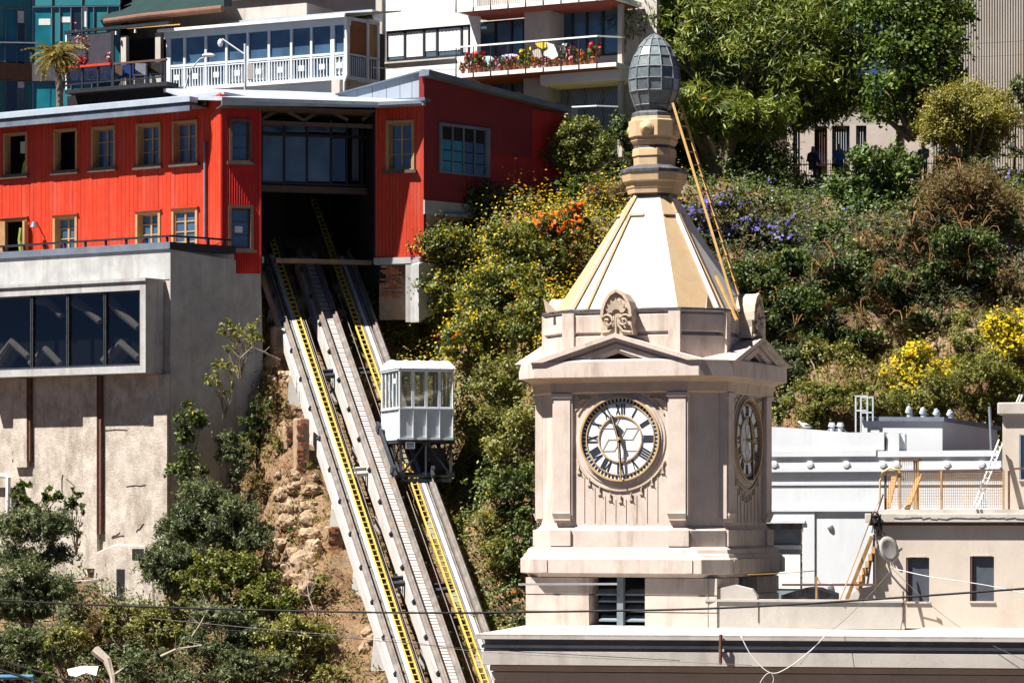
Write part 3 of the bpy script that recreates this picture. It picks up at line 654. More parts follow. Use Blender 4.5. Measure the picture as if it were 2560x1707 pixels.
ladder('roof_ladder', 'pale wooden ladder leaning on the capped roof block', FF.at(2433, 1268, .4), FF.at(2497, 1100, -1.35), FF.at(2443, 1270, .4), FF.at(2506, 1110, -1.35), 10, .032, 'whitewire')
# ladder leaning on the pyramid roof, with its prop
ladder('tower_ladder', 'long yellowed wooden ladder leaning against the clock tower roof', P(1846, 796, 88.2), P(1682, 258, 89.3), P(1864, 790, 88.9), P(1702, 262, 89.9), 16, .035, 'ladder')
mk('ladder_prop', MB().bar(P(1842, 800, 87.6), P(1790, 690, 88.3), .07, .06), M['ladder'], label='short yellow timber prop beside the tower ladder foot', cat='prop')
mk('roof_plank', MB().bar(P(1297, 1460, 86.2), P(1542, 1459, 86.7), .06, .055), M['whitewire'], label='pale pole lying across the louvred opening of the tower base', cat='pole')
# wooden steps between parapet and beige house
SL = thing('wooden_steps', 'orange wooden step ladder propped against the beige house corner', 'steps', FP.pt(FP.u(2150), FP.z(2150, 1500), .1))
mk('rail', MB().bar(FB.at(2116, 1498, .35), FB.at(2180, 1340, .25), .10, .10, (1, 0, 0)), M['wood'], SL)
mk('rail', MB().bar(FB.at(2168, 1464, .1), FB.at(2186, 1345, .1), .05, .05), M['wood'], SL)
mk('back_leg', MB().bar(FB.at(2185, 1462, .15), FB.at(2185, 1335, .15), .05, .05), M['rust'], SL)
for i in range(6):
    k = i / 5; mk('tread', MB().bar(FB.at(2143 + 40 * k, 1462 - 88 * k, .36), FB.at(2152 + 34 * k, 1468 - 90 * k, .05), .10, .18), M['wood'], SL)
mk('hand_rope', MB().tube([FP.at(2101, 1497, .1), FB.at(2150, 1370, .3), FB.at(2182, 1283, .3), FB.at(2200, 1250, .1)], .018, 5), M['wood'], SL)
RG = thing('rusty_guard_rail', 'rusty pipe guard rail with one post behind the low parapet', 'guard rail', FP.pt(FP.u(2040), FP.z(2040, 1497), -.4))
FR = FP.off(-.5)
mk('rail', MB().bar(FR.at(1955, 1461, 0), FR.at(2192, 1461, 0), .05, .06), M['rust'], RG); mk('post', MB().bar(FR.at(2041, 1500, 0), FR.at(2041, 1440, 0), .06, .05), M['wood'], RG)
mk('brace', MB().bar(FR.at(2042, 1442, 0), FR.at(2052, 1460, 0), .03, .03), M['wood'], RG)
# satellite dish
D = thing('satellite_dish', 'grey satellite dish on a bracket at the beige house corner', 'satellite dish', FB.at(2205, 1400, .1))
c = FB.at(2222, 1373, .62); nrm = Vector((.62, -.74, .26)).normalized(); ax = nrm.cross(Vector((0, 0, 1))).normalized(); ay = nrm.cross(ax)
ds = MB(); rr = .36
rings = [[c + ax * (r * math.cos(t * math.pi / 12)) + ay * (r * math.sin(t * math.pi / 12)) + nrm * (.22 * r * r - dz) for t in range(24)] for r, dz in ((.01, .0), (.12, 0), (.24, 0), (.36, 0), (.365, .02), (.24, .02), (.01, .02))]
mk('reflector', ds.loft(rings), M['parapet'], D, smooth=True)
mk('arm', MB().tube([c + ay * .33, c + nrm * .42 + ay * .12], .015, 6), M['lead'], D); mk('feed_horn', MB().tube([c + nrm * .36 + ay * .12, c + nrm * .46 + ay * .1], .035, 8), M['lead'], D)
mk('bracket', MB().tube([FB.at(2187, 1330, .2), FB.at(2200, 1385, .25), FB.at(2216, 1400, .3), c - nrm * .03], .025, 6), M['lead'], D)
CBX = thing('cable_cluster', 'tangle of black insulators and cable coils on the beige house corner', 'cable bundle', FB.at(2186, 1325, .25))
bx = MB()
for i in range(16): bx.tube([FB.at(2180 + RNG.uniform(-4, 26), 1280 + RNG.uniform(0, 60), .28 + RNG.uniform(0, .1)) for _ in range(4)], .02, 5)
mk('cable_coil', bx, M['cable'], CBX, kind='stuff')
for i in range(2): mk('insulator', MB().tube([FB.at((2184, 2206)[i], (1294, 1335)[i], .3), FB.at((2190, 2210)[i], (1308, 1345)[i], .36)], .07, 8), M['cable'], CBX)

# ------------------------------------------------------------------ bluish white building behind
FL = Face(1880, 97.6, (1, -.32))
LB = thing('bluish_white_building', 'bluish white moulded building with round studs behind the beige house', 'building', FL.pt(4, 8, -3))
wh = rect(FL, 1900, 2006, 1306, 1560)
def ls(name, y0, y1, w0, w1, mat='lilac', x0=1850, x1=2760): return mk(name, MB().fpx(FL, x0, x1, y0, y1, w0, w1), M[mat], LB)
mk('wall', holed(FL, FL.u(1850), FL.u(2760), FL.z(1880, 1580), FL.z(1880, 1204), [wh], -.4, 0), M['lilac'], LB)
mk('wall_panel', MB().fpx(FL, 1850, 2036, 1278, 1304, 0.005, .06).fpx(FL, 2008, 2036, 1304, 1580, .005, .06), M['lilac'], LB)
ls('string_course', 1272, 1278, 0, .10); ls('ledge', 1204, 1213, -.2, .04); ls('frieze', 1180, 1204, -.4, -.02); ls('moulding', 1171, 1180, -.4, .15); ls('stud_band', 1142, 1171, -.4, .10)
ls('cornice', 1127, 1142, -.6, .18, x1=2190); ls('cornice', 1127, 1142, -.6, .16, x0=2194)
ls('parapet', 1083, 1127, -.5, .12, x1=2210)
mk('parapet_slope', MB().fpoly(FL, [FL.uz(x, y) for x, y in ((1850, 1084), (1850, 1062), (2000, 1071), (2150, 1083), (2210, 1083))], -.5, .118), M['lilac'], LB)
ls('pier', 1083, 1127, -.5, .02, x0=2216, x1=2247); ls('pier', 1085, 1127, -.5, -.2, x0=2248, x1=2262)
for x in (1938, 2027, 2118, 2209, 2244, 2369, 2456, 2545):
    c = FL.at(x, 1161, .10); st = MB().loft([[FL.pt(FL.u(x) + r * math.cos(t * math.pi / 8), c.z + r * math.sin(t * math.pi / 8), w) for t in range(16)] for r, w in ((.115, .09), (.115, .155), (.09, .18), (.01, .19))])
    mk('stud', st, M['lilac'], LB)
for (x, y) in ((2075, 1315), (2075, 1463)):
    c = FL.at(x, y, 0); mk('boss', MB().loft([[FL.pt(FL.u(x) + r * math.cos(t * math.pi / 8), c.z + r * math.sin(t * math.pi / 8), w) for t in range(16)] for r, w in ((.10, -.01), (.09, .06), (.05, .1), (.01, .11))]), M['lilac'], LB)
wn2 = mk('window', MB().fpx(FL, 1900, 2002, 1312, 1560, -.38, -.34), M['louvre'], LB)
mk('lintel', MB().fpx(FL, 1896, 2012, 1300, 1307, -.05, .12), M['lilac'], wn2); mk('shutter_box', MB().fpx(FL, 1900, 2003, 1308, 1322, -.33, -.2), M['lead'], wn2)
mk('transom', MB().fpx(FL, 1900, 2003, 1362, 1372, -.33, -.26), M['pale'], wn2); mk('curtain', MB().fpx(FL, 1930, 2000, 1385, 1470, -.335, -.31), M['white'], wn2)
FU = FL.off(-1.6)
FUs = Face(2356, FU.Y(2356), (.75, .66))
up_ = MB().add([FU.at(2153, 1140), FU.at(2356, 1140), FUs.at(2493, 1140), FU.at(2153, 1140) + Vector((1.5, 2.5, 0))] + [FU.at(2153, 1052), FU.at(2356, 1052), FUs.pt(FUs.u(2493), FU.z(2356, 1052), 0) + Vector((0, 0, -.22)), FU.at(2153, 1052) + Vector((1.5, 2.5, 0))],
               [(0, 1, 5, 4), (1, 2, 6, 5), (2, 3, 7, 6), (3, 0, 4, 7), (4, 5, 6, 7), (3, 2, 1, 0)])
mk('penthouse', up_, M['lilac'], LB)
e = FU.at(2150, 1052); e2 = FU.at(2359, 1053); e3 = FUs.pt(FUs.u(2497), FU.z(2356, 1052) - .24, .1); e4 = e + Vector((1.5, 2.6, 0))
mk('penthouse_roof', MB().hexa([e + Vector((0, -.1, 0)), e2 + Vector((0, -.1, 0)), e3, e4] + [v + Vector((0, 0, .13)) for v in (e + Vector((0, -.1, 0)), e2 + Vector((0, -.1, 0)), e3, e4)]), M['gutter'], LB)
lab = ['tallest grey cowl on the penthouse roof, leftmost of four', 'grey cowl on the penthouse roof, second from the left', 'grey cowl on the penthouse roof, third from the left', 'smallest grey cowl on the penthouse roof, rightmost of four']
for i, (x, y, h2) in enumerate(((2274, 1018, .26), (2309, 1025, .22), (2343, 1032, .18), (2377, 1038, .15))):
    b0 = FU.at(x, 1042, -1.2); b0.z = max(b0.z, FU.z(2300, 1042)); mk('roof_cowl', MB().tube([b0 - Vector((0, 0, .3)), b0 + Vector((0, 0, h2 * .7))], .09, 10).tube([b0 + Vector((-.02, 0, h2 * .6)), b0 + Vector((-.03, -.04, h2)), b0 + Vector((-.05, -.06, h2 + .06))], .12, 10, .05), M['pale'], label=lab[i], cat='cowl', group='cowls on the penthouse')
for i, x in enumerate((2080, 2101)):
    FV = FL.off(-.6); v = thing('roof_ventilator', ['squat grey ventilator with struts on the bluish roof, left one', 'squat grey ventilator with struts on the bluish roof, right one'][i], 'ventilator', FV.at(x, 1077), 'ventilators on the bluish roof')
    mk('pipe', MB().tube([FV.at(x, 1086), FV.at(x, 1062)], .075, 10), M['pale'], v); mk('hood', MB().tube([FV.at(x, 1066), FV.at(x, 1060), FV.at(x, 1056)], .12, 12, .08), M['pale'], v)
    for sx in (-1, 1): mk('strut', MB().bar(FV.at(x + sx * 14, 1079), FV.at(x, 1064), .02, .02), M['pale'], v)
FVc = FL.off(-.9)
CL = thing('cage_ladder', 'pale grey caged access ladder top above the bluish parapet', 'access ladder', FVc.at(2160, 1078))
for x, y0, y1, w in ((2139, 990, 1080, 0), (2152, 992, 1080, -.5), (2168, 990, 1052, 0), (2182, 993, 1052, -.5)): mk('stile', MB().fpx(FVc, x - 1.8, x + 1.8, y0, y1, w - .03, w + .03), M['pale'], CL)
for (xa, xb, y, w) in ((2138, 2170, 990, 0), (2152, 2184, 993, -.5), (2138, 2170, 1026, 0), (2152, 2184, 1031, -.5)): mk('hoop', MB().fpx(FVc, xa, xb, y - 2, y + 2, w - .03, w + .03), M['pale'], CL)
mk('vent_stack', MB().tube([FL.off(.4).at(2479, 1126), FL.off(.4).at(2474, 1016)], .045, 8), M['louvre'], label='slim grey vent pipe in front of the penthouse', cat='pipe')
# gull on the parapet
FGu = FL.off(-.2); g0 = FGu.at(2012, 1071)
GU = thing('gull', 'white gull with dark wings resting on the sloping bluish parapet', 'gull', g0)
bd = MB(); prf = [(-.20, .05, .015), (-.14, .07, .05), (-.05, .085, .075), (.05, .10, .07), (.11, .14, .045), (.14, .18, .04), (.175, .20, .038), (.20, .195, .02)]
bd.loft([[g0 + Vector((-x, r * 1.1 * math.cos(t * math.pi / 5), z + r * math.sin(t * math.pi / 5))) for t in range(10)] for x, z, r in prf])
mk('body', bd, M['white'], GU, smooth=True)
for sy in (-1, 1): mk('wing', MB().prism([g0 + Vector((.02 - .0, sy * .085, .13)), g0 + Vector((.14, sy * .08, .12)), g0 + Vector((.26, sy * .03, .05)), g0 + Vector((.1, sy * .09, .06)), g0 + Vector((-.04, sy * .09, .07))], (0, sy * .015, 0)), M['lead'], GU)
mk('beak', MB().tube([g0 + Vector((-.2, 0, .195)), g0 + Vector((-.245, 0, .185))], .012, 5, .004), M['yellow'], GU)
for sy in (-1, 1): mk('leg', MB().tube([g0 + Vector((0, sy * .03, -.02)), g0 + Vector((0, sy * .03, .05))], .008, 5), M['yellow'], GU)
# ------------------------------------------------------------------ funicular track
TD = Vector((TX, TY, .715)).normalized(); LAT = Vector((TY, -TX, 0)).normalized(); UPN = LAT.cross(TD).normalized()
S0 = P(1000, 1712, 95); S0.z = trackz(S0.x, S0.y)      # reference point on the left rail, low end
def TR(s, lat, up=0.0): return S0 + TD * s + LAT * lat + UPN * up
def s_at(py, lat):                                      # station along the track seen at photo row py
    lo, hi = -15, 60
    for _ in range(50):
        m = (lo + hi) / 2
        if PX(TR(m, lat))[1] > py: lo = m
        else: hi = m
    return lo
SE = s_at(640, 0.0) + .15; ST = SE + 5.5; SB = -9.0     # mouth of the station, top, foot
def tbar(mbx, s0, s1, lat, wd, u0, u1, n=1):
    x = LAT * wd / 2
    a, b = TR(s0, lat), TR(s1, lat)
    return mbx.hexa([a - x + UPN * u0, a + x + UPN * u0, b + x + UPN * u0, b - x + UPN * u0, a - x + UPN * u1, a + x + UPN * u1, b + x + UPN * u1, b - x + UPN * u1])
FT = thing('funicular_track', 'double funicular incline of concrete beams with steel rails', 'funicular track', TR(0, 1.6, -1))
mk('beam', tbar(MB(), SB, SE, .02, .30, -.50, -.04), M['beam'], FT, bevel=.02)
mk('beam', tbar(MB(), SB, SE, 1.66, .78, -.62, -.05), M['beam'], FT, bevel=.02)
mk('beam', tbar(MB(), SB, SE, 3.27, .30, -.5, -.05), M['beam'], FT, bevel=.02)
for lat in (.06, 1.41, 1.92, 3.22):
    mk('rail_timber', tbar(MB(), SB, SE + .2, lat, .17, -.04, .09), M['railsteel'], FT); mk('rail', tbar(MB(), SB, SE + .3, lat + .02, .055, .09, .17), M['railsteel'], FT)
for lat, wd in ((.25, .05), (.36, .11), (2.92, .12), (3.04, .05), (2.80, .05)):
    mk('channel', tbar(MB(), SB, SE - .1, lat, wd, -.12, .05), M['pale' if wd > .1 else 'railsteel'], FT)
cl = MB().hexa([Vector(v) for v in [(-.05, -.07, 0), (.05, -.07, 0), (.05, .07, 0), (-.05, .07, 0), (-.03, -.05, .09), (.03, -.05, .09), (.03, .05, .09), (-.03, .05, .09)]]).tube([(0, 0, .05), (0, 0, .14)], .03, 6)
clm = bpy.data.meshes.new('clip'); clm.from_pydata(cl.v, [], cl.f); clm.materials.append(M['iron'])
BM = Matrix((LAT, TD, UPN)).transposed().to_4x4()
s = SB + .6
while s < SE - .4:
    for lat in (-.05, .19, 1.27, 2.06):
        m4 = BM.copy(); m4.translation = TR(s + (0.12 if lat > 1.9 else 0), lat, -.03) - ORG[FT.name]; put(clm, 'clip', FT, m4)
    s += 1.78
rg = MB().box(-.16, .16, -.009, .009, -.009, .009); rgm = bpy.data.meshes.new('rung'); rgm.from_pydata(rg.v, [], rg.f); rgm.materials.append(M['rust'])
s = SB + .2
while s < SE - .1:
    m4 = BM.copy(); m4.translation = TR(s, 1.665, .03) - ORG[FT.name]; put(rgm, 'step_rung', FT, m4); s += .30
for k, (sa, la, lb) in enumerate(((s_at(930, .5), .5, 1.3), (s_at(925, 2.7), 2.0, 2.75), (s_at(1175, .5), .45, 1.3), (s_at(1465, 2.7), 2.0, 2.8), (s_at(1450, .5), .5, 1.3))):
    mk('cross_tie', MB().bar(TR(sa, la, -.2), TR(sa + .12, lb, -.2), .12, .14, UPN).bar(TR(sa + .28, la, -.2), TR(sa + .4, lb, -.2), .06, .14, UPN), M['iron' if k != 2 else 'beam'], FT)
# piers under the left and middle beams
for lat in (.02, 1.66, 3.27):
    for py in (740, 900, 1060, 1230, 1400, 1560, 1700):
        sa = s_at(py, lat); p = TR(sa, lat, -.5); g = float(T(p.x, p.y)) - .4
        if p.z - g < .15: continue
        w = .16 if lat != 1.66 else .3
        mk('pier', MB().hexa([(p.x - w * 1.5, p.y - .35, g), (p.x + w * 1.5, p.y - .35, g), (p.x + w * 1.5, p.y + .45, g), (p.x - w * 1.5, p.y + .45, g),
                              (p.x - w, p.y - .2, p.z - .1), (p.x + w, p.y - .2, p.z - .1), (p.x + w, p.y + .3, p.z + .16), (p.x - w, p.y + .3, p.z + .16)]), M['beam'], FT)
for i, (la, lb) in enumerate(((.72, .76), (.80, .84), (2.30, 2.33))):
    mk('haul_cable', MB().tube([TR(SB, la, .02), TR((SB + ST) / 2, (la + lb) / 2, -.06), TR(ST, lb, .02)], .016, 5), M['thinwire'], label=['thin steel haul cable, leftmost between the rails', 'thin steel haul cable beside the left haul cable', 'thin steel haul cable above the white funicular car'][i], cat='cable', group='haul cables')
# yellow maintenance ladders beside the tracks
def yladder(lat, label):
    t = thing('maintenance_ladder', label, 'ladder', TR(0, lat, 0), 'yellow ladders along the incline')
    for dl in (-.10, .10): mk('rail', tbar(MB(), SB, ST, lat + dl, .046, -.0, .07), M['yellow'], t)
    r = MB().box(-.085, .085, -.016, .016, -.016, .016); rm = bpy.data.meshes.new('rung'); rm.from_pydata(r.v, [], r.f); rm.materials.append(M['yellow'])
    s = SB + .1
    while s < ST:
        m4 = BM.copy(); m4.translation = TR(s, lat, .05) - ORG[t.name]; put(rm, 'rung', t, m4); s += .30
yladder(.54, 'yellow steel ladder running up beside the left rail of the incline'); yladder(2.62, 'yellow steel ladder running up under the white funicular car')

# ------------------------------------------------------------------ funicular car
# downhill face: local x along LAT, local y along the climb in plan, z up
sc_ = s_at(1200, 2.57); cf = TR(sc_, 2.57, .15)
U2 = LAT; V2 = Vector((TX, TY, 0)).normalized()
CW = 1.78; CLn = 2.35
Yc_ = cf.y; px_c = lambda px: None
zf = CAMZ + (HY - 1095) / FPX * Yc_                      # floor level
sc2 = FPX / Yc_
def zc_(py): return CAMZ + (HY - py) / FPX * Yc_
xl_ = (1000 - CX) / FPX * Yc_                            # left front corner
org = Vector((xl_, Yc_ - .25, 0))
def C(u, v, z): p = org + U2 * u + V2 * v; return Vector((p.x, p.y, z))
CAR = thing('funicular_car', 'white funicular car with tall windows on a black steel undercarriage', 'funicular car', C(CW / 2, CLn / 2, zc_(1200)))
class FakeFace:
    def __init__(s, o, d, n): s.o, s.d, s.n = o, d, n
    def pt(s, u, z, w=0.0): p = s.o + s.d * u + s.n * w; return Vector((p.x, p.y, z))
FF1 = FakeFace(C(0, 0, 0), U2, -V2); FF2 = FakeFace(C(0, 0, 0), V2, -U2); FF3 = FakeFace(C(CW, 0, 0), V2, U2); FF4 = FakeFace(C(0, CLn, 0), U2, V2)
zw0, zw1, zr = zc_(1020), zc_(928), zc_(912)
for Fx, L, nw in ((FF1, CW, 4), (FF2, CLn, 5), (FF3, CLn, 5), (FF4, CW, 4)):
    side = L != CW
    for i in range(nw):
        a, b = L * i / nw, L * (i + 1) / nw
        mk('body_panel', MB().fb(Fx, a + .012, b - .012, zf + .02, zw0 - .03, -.05, -.005), M['paleblue' if not side else 'white'], CAR)
        pn = mk('window', MB().fb(Fx, a + .05, b - .05, zw0 + .05, zw1 - .02, -.035, -.028), CARGL if 'CARGL' in globals() else clear_glass('car window glass', (.86, .88, .86), .14), CAR)
        CARGL = pn.data.materials[0]
        fr = MB().fb(Fx, a, a + .05, zw0, zw1 + .03, -.06, .0).fb(Fx, b - .05, b, zw0, zw1 + .03, -.06, .0).fb(Fx, a + .05, b - .05, zw0, zw0 + .05, -.06, 0).fb(Fx, a + .05, b - .05, zw1 - .02, zw1 + .03, -.06, 0)
        mk('window_frame', fr, M['whitemetal'], pn)
        if i: mk('panel_rib', MB().fb(Fx, a - .014, a + .014, zf, zw0, -.01, .05 if not side else .012), M['whitemetal'], CAR)
    mk('sill_rail', MB().fb(Fx, -.02, L + .02, zw0 - .035, zw0, -.06, .055), M['whitemetal'], CAR)
    mk('skirt', MB().fb(Fx, -.02, L + .02, zf - .05, zf + .025, -.05, .03), M['whitemetal'], CAR)
    mk('eaves_rail', MB().fb(Fx, -.04, L + .04, zw1 + .03, zw1 + .09, -.08, .05), M['whitemetal'], CAR)
for u in (0, CW):
    for v in (0, CLn): mk('corner_post', MB().tube([C(u, v, zf), C(u, v, zw1 + .06)], .035, 8), M['whitemetal'], CAR)
mk('floor', MB().hexa([C(.03, .03, zf - .04), C(CW - .03, .03, zf - .04), C(CW - .03, CLn - .03, zf - .04), C(.03, CLn - .03, zf - .04)] + [C(.03, .03, zf + .0), C(CW - .03, .03, zf), C(CW - .03, CLn - .03, zf), C(.03, CLn - .03, zf)]), M['iron'], CAR)
N = 14; arch = []
for i in range(N + 1):
    t = i / N; arch.append((-.08 + (CLn + .16) * t, zw1 + .09 + .30 * math.sin(math.pi * t) ** .75))
ra = [C(-.07, v, z) for v, z in arch]; rb = [C(CW + .07, v, z) for v, z in arch]; rc = [C(-.07, v, z - .04) for v, z in arch]
mk('roof', MB().prism(ra, U2 * (CW + .14)), M['whitemetal'], CAR)
for i in range(5): mk('roof_batten', MB().tube([C(CW * i / 4, v, z + .01) for v, z in arch], .02, 5), M['whitemetal'], CAR)
mk('door_sign', MB().fb(FF2, .42, .78, zw1 - .38, zw1 - .22, .0, .012), M['white'], CAR)
# seats seen through the glass
for v in (.35, CLn - .45): mk('bench', MB().hexa([C(.15, v, zf + .02), C(CW - .15, v, zf + .02), C(CW - .15, v + .3, zf + .02), C(.15, v + .3, zf + .02), C(.15, v, zf + .45), C(CW - .15, v, zf + .45), C(CW - .15, v + .3, zf + .45), C(.15, v + .3, zf + .45)]), M['wood'], CAR)
# undercarriage wedge
def tzz(v): return cf.z - .02 + .715 * (v - .25)         # rail height under the car
UC = MB(); zb = zc_(1190)
def ub(a, b, wd=.085, ht=.085): return mk('undercarriage_beam', MB().bar(a, b, wd, ht), M['iron'], CAR)
for v in (0.06, CLn - .06):
    zl = max(zb, tzz(v) + .12)
    ub(C(0, v, zf - .1), C(CW, v, zf - .1), .1, .12)
    if v < 1:
        ub(C(0.02, v, zl), C(CW - .02, v, zl)); ub(C(.05, v, zl), C(.05, v, zf - .1)); ub(C(CW - .05, v, zl), C(CW - .05, v, zf - .1)); ub(C(CW * .5, v, zl), C(CW * .5, v, zf - .1), .15, .06)
        ub(C(CW * .5, v, zf - .12), C(.08, v, zl + .06), .06, .06); ub(C(CW * .5, v, zf - .12), C(CW - .08, v, zl + .06), .06, .06)
for u in (.04, CW - .04):
    ub(C(u, 0, zf - .1), C(u, CLn, zf - .1), .1, .12); ub(C(u, .06, zb), C(u, CLn * .75, zf - .14), .09, .1)
    ub(C(u, CLn * .36, zf - .1), C(u, CLn * .36, zb + .45), .06, .06); ub(C(u, .06, zf - .1), C(u, CLn * .36, zb + .48), .05, .05)
for (u, z) in ((.05, zf - .1), (CW * .5, zf - .13), (CW - .05, zf - .1), (CW * .5, zb + .04), (.06, zb + .04), (CW - .06, zb + .04)):
    g = MB().box(-.13, .13, -.012, .0, -.09, .09)
    gm = MB(); gm.v = [tuple(C(u, 0.01, z) + U2 * x + V2 * y + Vector((0, 0, zz))) for x, y, zz in g.v]; gm.f = g.f
    for bx in (-.08, 0, .08): gm.tube([C(u + bx, -.005, z), C(u + bx, -.03, z)], .014, 6)
    mk('gusset', gm, M['iron'], CAR)
mk('ballast_box', MB().hexa([C(.95, .35, zb + .05), C(1.62, .35, zb + .05), C(1.62, 1.0, zb + .35), C(.95, 1.0, zb + .35), C(.95, .35, zf - .3), C(1.62, .35, zf - .3), C(1.62, 1.0, zf - .3), C(.95, 1.0, zf - .3)]), M['black'], CAR)
ub(C(.02, .04, zb - .14), C(CW - .02, .04, zb - .14), .08, .1); ub(C(.1, .04, zb - .14), C(.1, .04, zb), .08, .08); ub(C(CW - .1, .04, zb - .14), C(CW - .1, .04, zb), .08, .08)
mk('name_plate', MB().fb(FF1, .22, .48, zf - .32, zf - .16, -.02, .03), M['gutter'], CAR)
mk('name_plate_rim', MB().fb(FF1, .20, .50, zf - .345, zf - .325, -.02, .035).fb(FF1, .20, .50, zf - .155, zf - .135, -.02, .035).fb(FF1, .2, .22, zf - .325, zf - .155, -.02, .035).fb(FF1, .48, .5, zf - .325, zf - .155, -.02, .035), M['pale'], CAR)
for lat in (1.94, 3.24):
    for ds in (.1, 2.2):
        p = TR(sc_ + ds * 1.15, lat, .33); mk('wheel', MB().tube([p - LAT * .06, p + LAT * .06], .17, 14), M['iron'], CAR)
mk('axle_beam', MB().bar(TR(sc_ + .05, 1.85, .22), TR(sc_ + .05, 3.3, .22), .12, .1), M['iron'], CAR); mk('bogie_frame', tbar(tbar(MB(), sc_ - .3, sc_ + 2.8, 1.95, .08, .28, .42), sc_ - .3, sc_ + 2.8, 3.2, .08, .28, .42), M['iron'], CAR)
# ------------------------------------------------------------------ red funicular station
FW = Face(523, 112.0, (.837, -.547))                    # long left wing
FC_ = Face(553, 110.04, (.956, .292))                   # front bay and opening
FRT = Face(523, 112.0, (.292, -.956))                   # short sunlit return between them
FRP = Face(945, 111.67, (1, -.34))                      # right front panel
FS = Face(1060, FRP.Y(1060), (.70, .714))              # shaded side wall
RS = thing('funicular_station', 'red clad funicular station with blue-grey roof above the incline', 'station building', FC_.pt(2, CAMZ + 6, -2))
def boards(parent, F, x0, x1, y0, y1, ref, width, holes, mat, proud=.035, gap=.012, name='board'):
    u0, u1 = F.u(x0), F.u(x1); z0, z1 = F.z(ref, y1), F.z(ref, y0); n = max(1, round((u1 - u0) / width))
    cuts = sorted({u0 + (u1 - u0) * i / n for i in range(n + 1)})
    for a, b in zip(cuts, cuts[1:]):
        hs = sorted((h[2], h[3], h[0], h[1]) for h in holes if h[0] < b - .01 and h[1] > a + .01)
        segs = []; zc2 = z0
        for hz0, hz1, hu0, hu1 in hs:
            segs.append((a, b, zc2, hz0))
            if hu0 > a + .03: segs.append((a, hu0, hz0, hz1))
            if hu1 < b - .03: segs.append((hu1, b, hz0, hz1))
            zc2 = hz1
        segs.append((a, b, zc2, z1))
        pr = proud * RNG.uniform(.7, 1.15)
        for (ua, ub_, za, zb2) in segs:
            if zb2 - za > .03: mk(name, MB().fb(F, ua + gap / 2, ub_ - gap / 2, za, zb2, .002, pr), M[mat], parent)
def window(parent, F, x0, x1, y0, y1, cols=2, rows=3, fm='frame', pm='pane', rec=.2, trim=.10, sill=True, inner=None, openw=False, hood=False):
    """trim frame proud of the wall, recessed casement with one pane per light; returns the opening"""
    u0, u1, z0, z1 = rect(F, x0, x1, y0, y1)
    w = mk('window', MB().fb(F, u0 - .0, u0 + trim, z0, z1, -.03, .075).fb(F, u1 - trim, u1, z0, z1, -.03, .075).fb(F, u0 + trim, u1 - trim, z1 - trim, z1, -.03, .075).fb(F, u0 + trim, u1 - trim, z0, z0 + .04, -.03, .07), M[fm], parent)
    a, b, c, d = u0 + trim, u1 - trim, z0 + .04, z1 - trim
    mk('reveal', MB().fb(F, a - .02, a + .012, c, d, -rec, -.03).fb(F, b - .012, b + .02, c, d, -rec, -.03).fb(F, a + .012, b - .012, d - .012, d + .02, -rec, -.03).fb(F, a + .012, b - .012, c - .02, c + .012, -rec, -.03), M[fm], w)
    if sill: mk('sill', MB().fb(F, u0 - .09, u1 + .09, z0 - .12, z0 - .01, -.02, .17), M['framedark'], w)
    if hood: mk('hood', MB().fb(F, u0 - .06, u1 + .06, z1, z1 + .035, 0, .13), M['redboard'], w)
    if openw: 
        mk('dark_opening', MB().fb(F, a, b, c, d, -rec - .6, -rec - .55), M['darkroom'], w); return (u0 + .02, u1 - .02, z0, z1)
    s = inner or .055; im = M[fm]
    cs = MB(); pw = (b - a) / cols; ph = (d - c) / rows
    for i in range(cols + 1): x = a + pw * i; hw = s * (.7 if 0 < i < cols else 1); cs.fb(F, max(a, x - hw), min(b, x + hw), c, d, -rec, -rec + .06)
    for j in range(rows + 1):
        z = c + ph * j; hw = s * (.35 if 0 < j < rows else 1)
        for i in range(cols): cs.fb(F, a + pw * i + s * .7, a + pw * (i + 1) - s * .7, max(c, z - hw), min(d, z + hw), -rec + .004, -rec + .05)
    mk('casement', cs, im, w)
    for i in range(cols):
        for j in range(rows): mk('pane', MB().fb(F, a + pw * i + s * .5, a + pw * (i + 1) - s * .5, c + ph * j + s * .2, c + ph * (j + 1) - s * .2, -rec - .01, -rec + .012), M[pm], w)
    return (u0 + .02, u1 - .02, z0, z1)
# left wing
holes = []
upw = [(11, 70, 335, 441), (137, 195, 325, 431), (231, 290, 319, 424), (343, 404, 311, 418), (433, 496, 305, 411)]
for i, w in enumerate(upw): holes.append(window(RS, FW, *w, fm='frame', openw=i < 2, trim=.075, rec=.24))
lo = [(5, 70, 548, 660), (135, 195, 540, 652), (341, 403, 530, 642), (431, 496, 523, 635)]
for i, w in enumerate(lo): holes.append(window(RS, FW, *w, rows=4, openw=i == 0, sill=False, hood=True, rec=.2 if i != 3 else .06))
wl_ = mk('wing_wall', holed(FW, FW.u(-70), FW.u(523), FW.z(300, 680), FW.z(475, 240), holes, -.22, 0), M['redboard'], RS)
boards(wl_, FW, -70, 523, 256, 655, 475, .19, holes, 'redboard')
mk('wing_interior', MB().fb(FW, FW.u(-70), FW.u(520), FW.z(300, 680), FW.z(475, 240), -4.5, -.9), M['darkroom'], RS)
ev = [('soffit', 260, 263, 0, 1.08, 'gutter'), ('gutter', 264, 277, 1.0, 1.12, 'gutter'), ('roof_edge', 241, 254, .70, 1.16, 'roofmetal'), ('eaves_board', 254, 264, .6, 1.02, 'gutter')]
for nm, ya, yb, wa, wb, mt in ev: mk(nm, MB().fpx(FW, -90, 474, ya, yb, wa, wb, ref=470), M[mt], RS)
mk('wing_roof', MB().fpx(FW, -90, 560, 238, 246, -6, .72, ref=470), M['roofmetal'], RS)
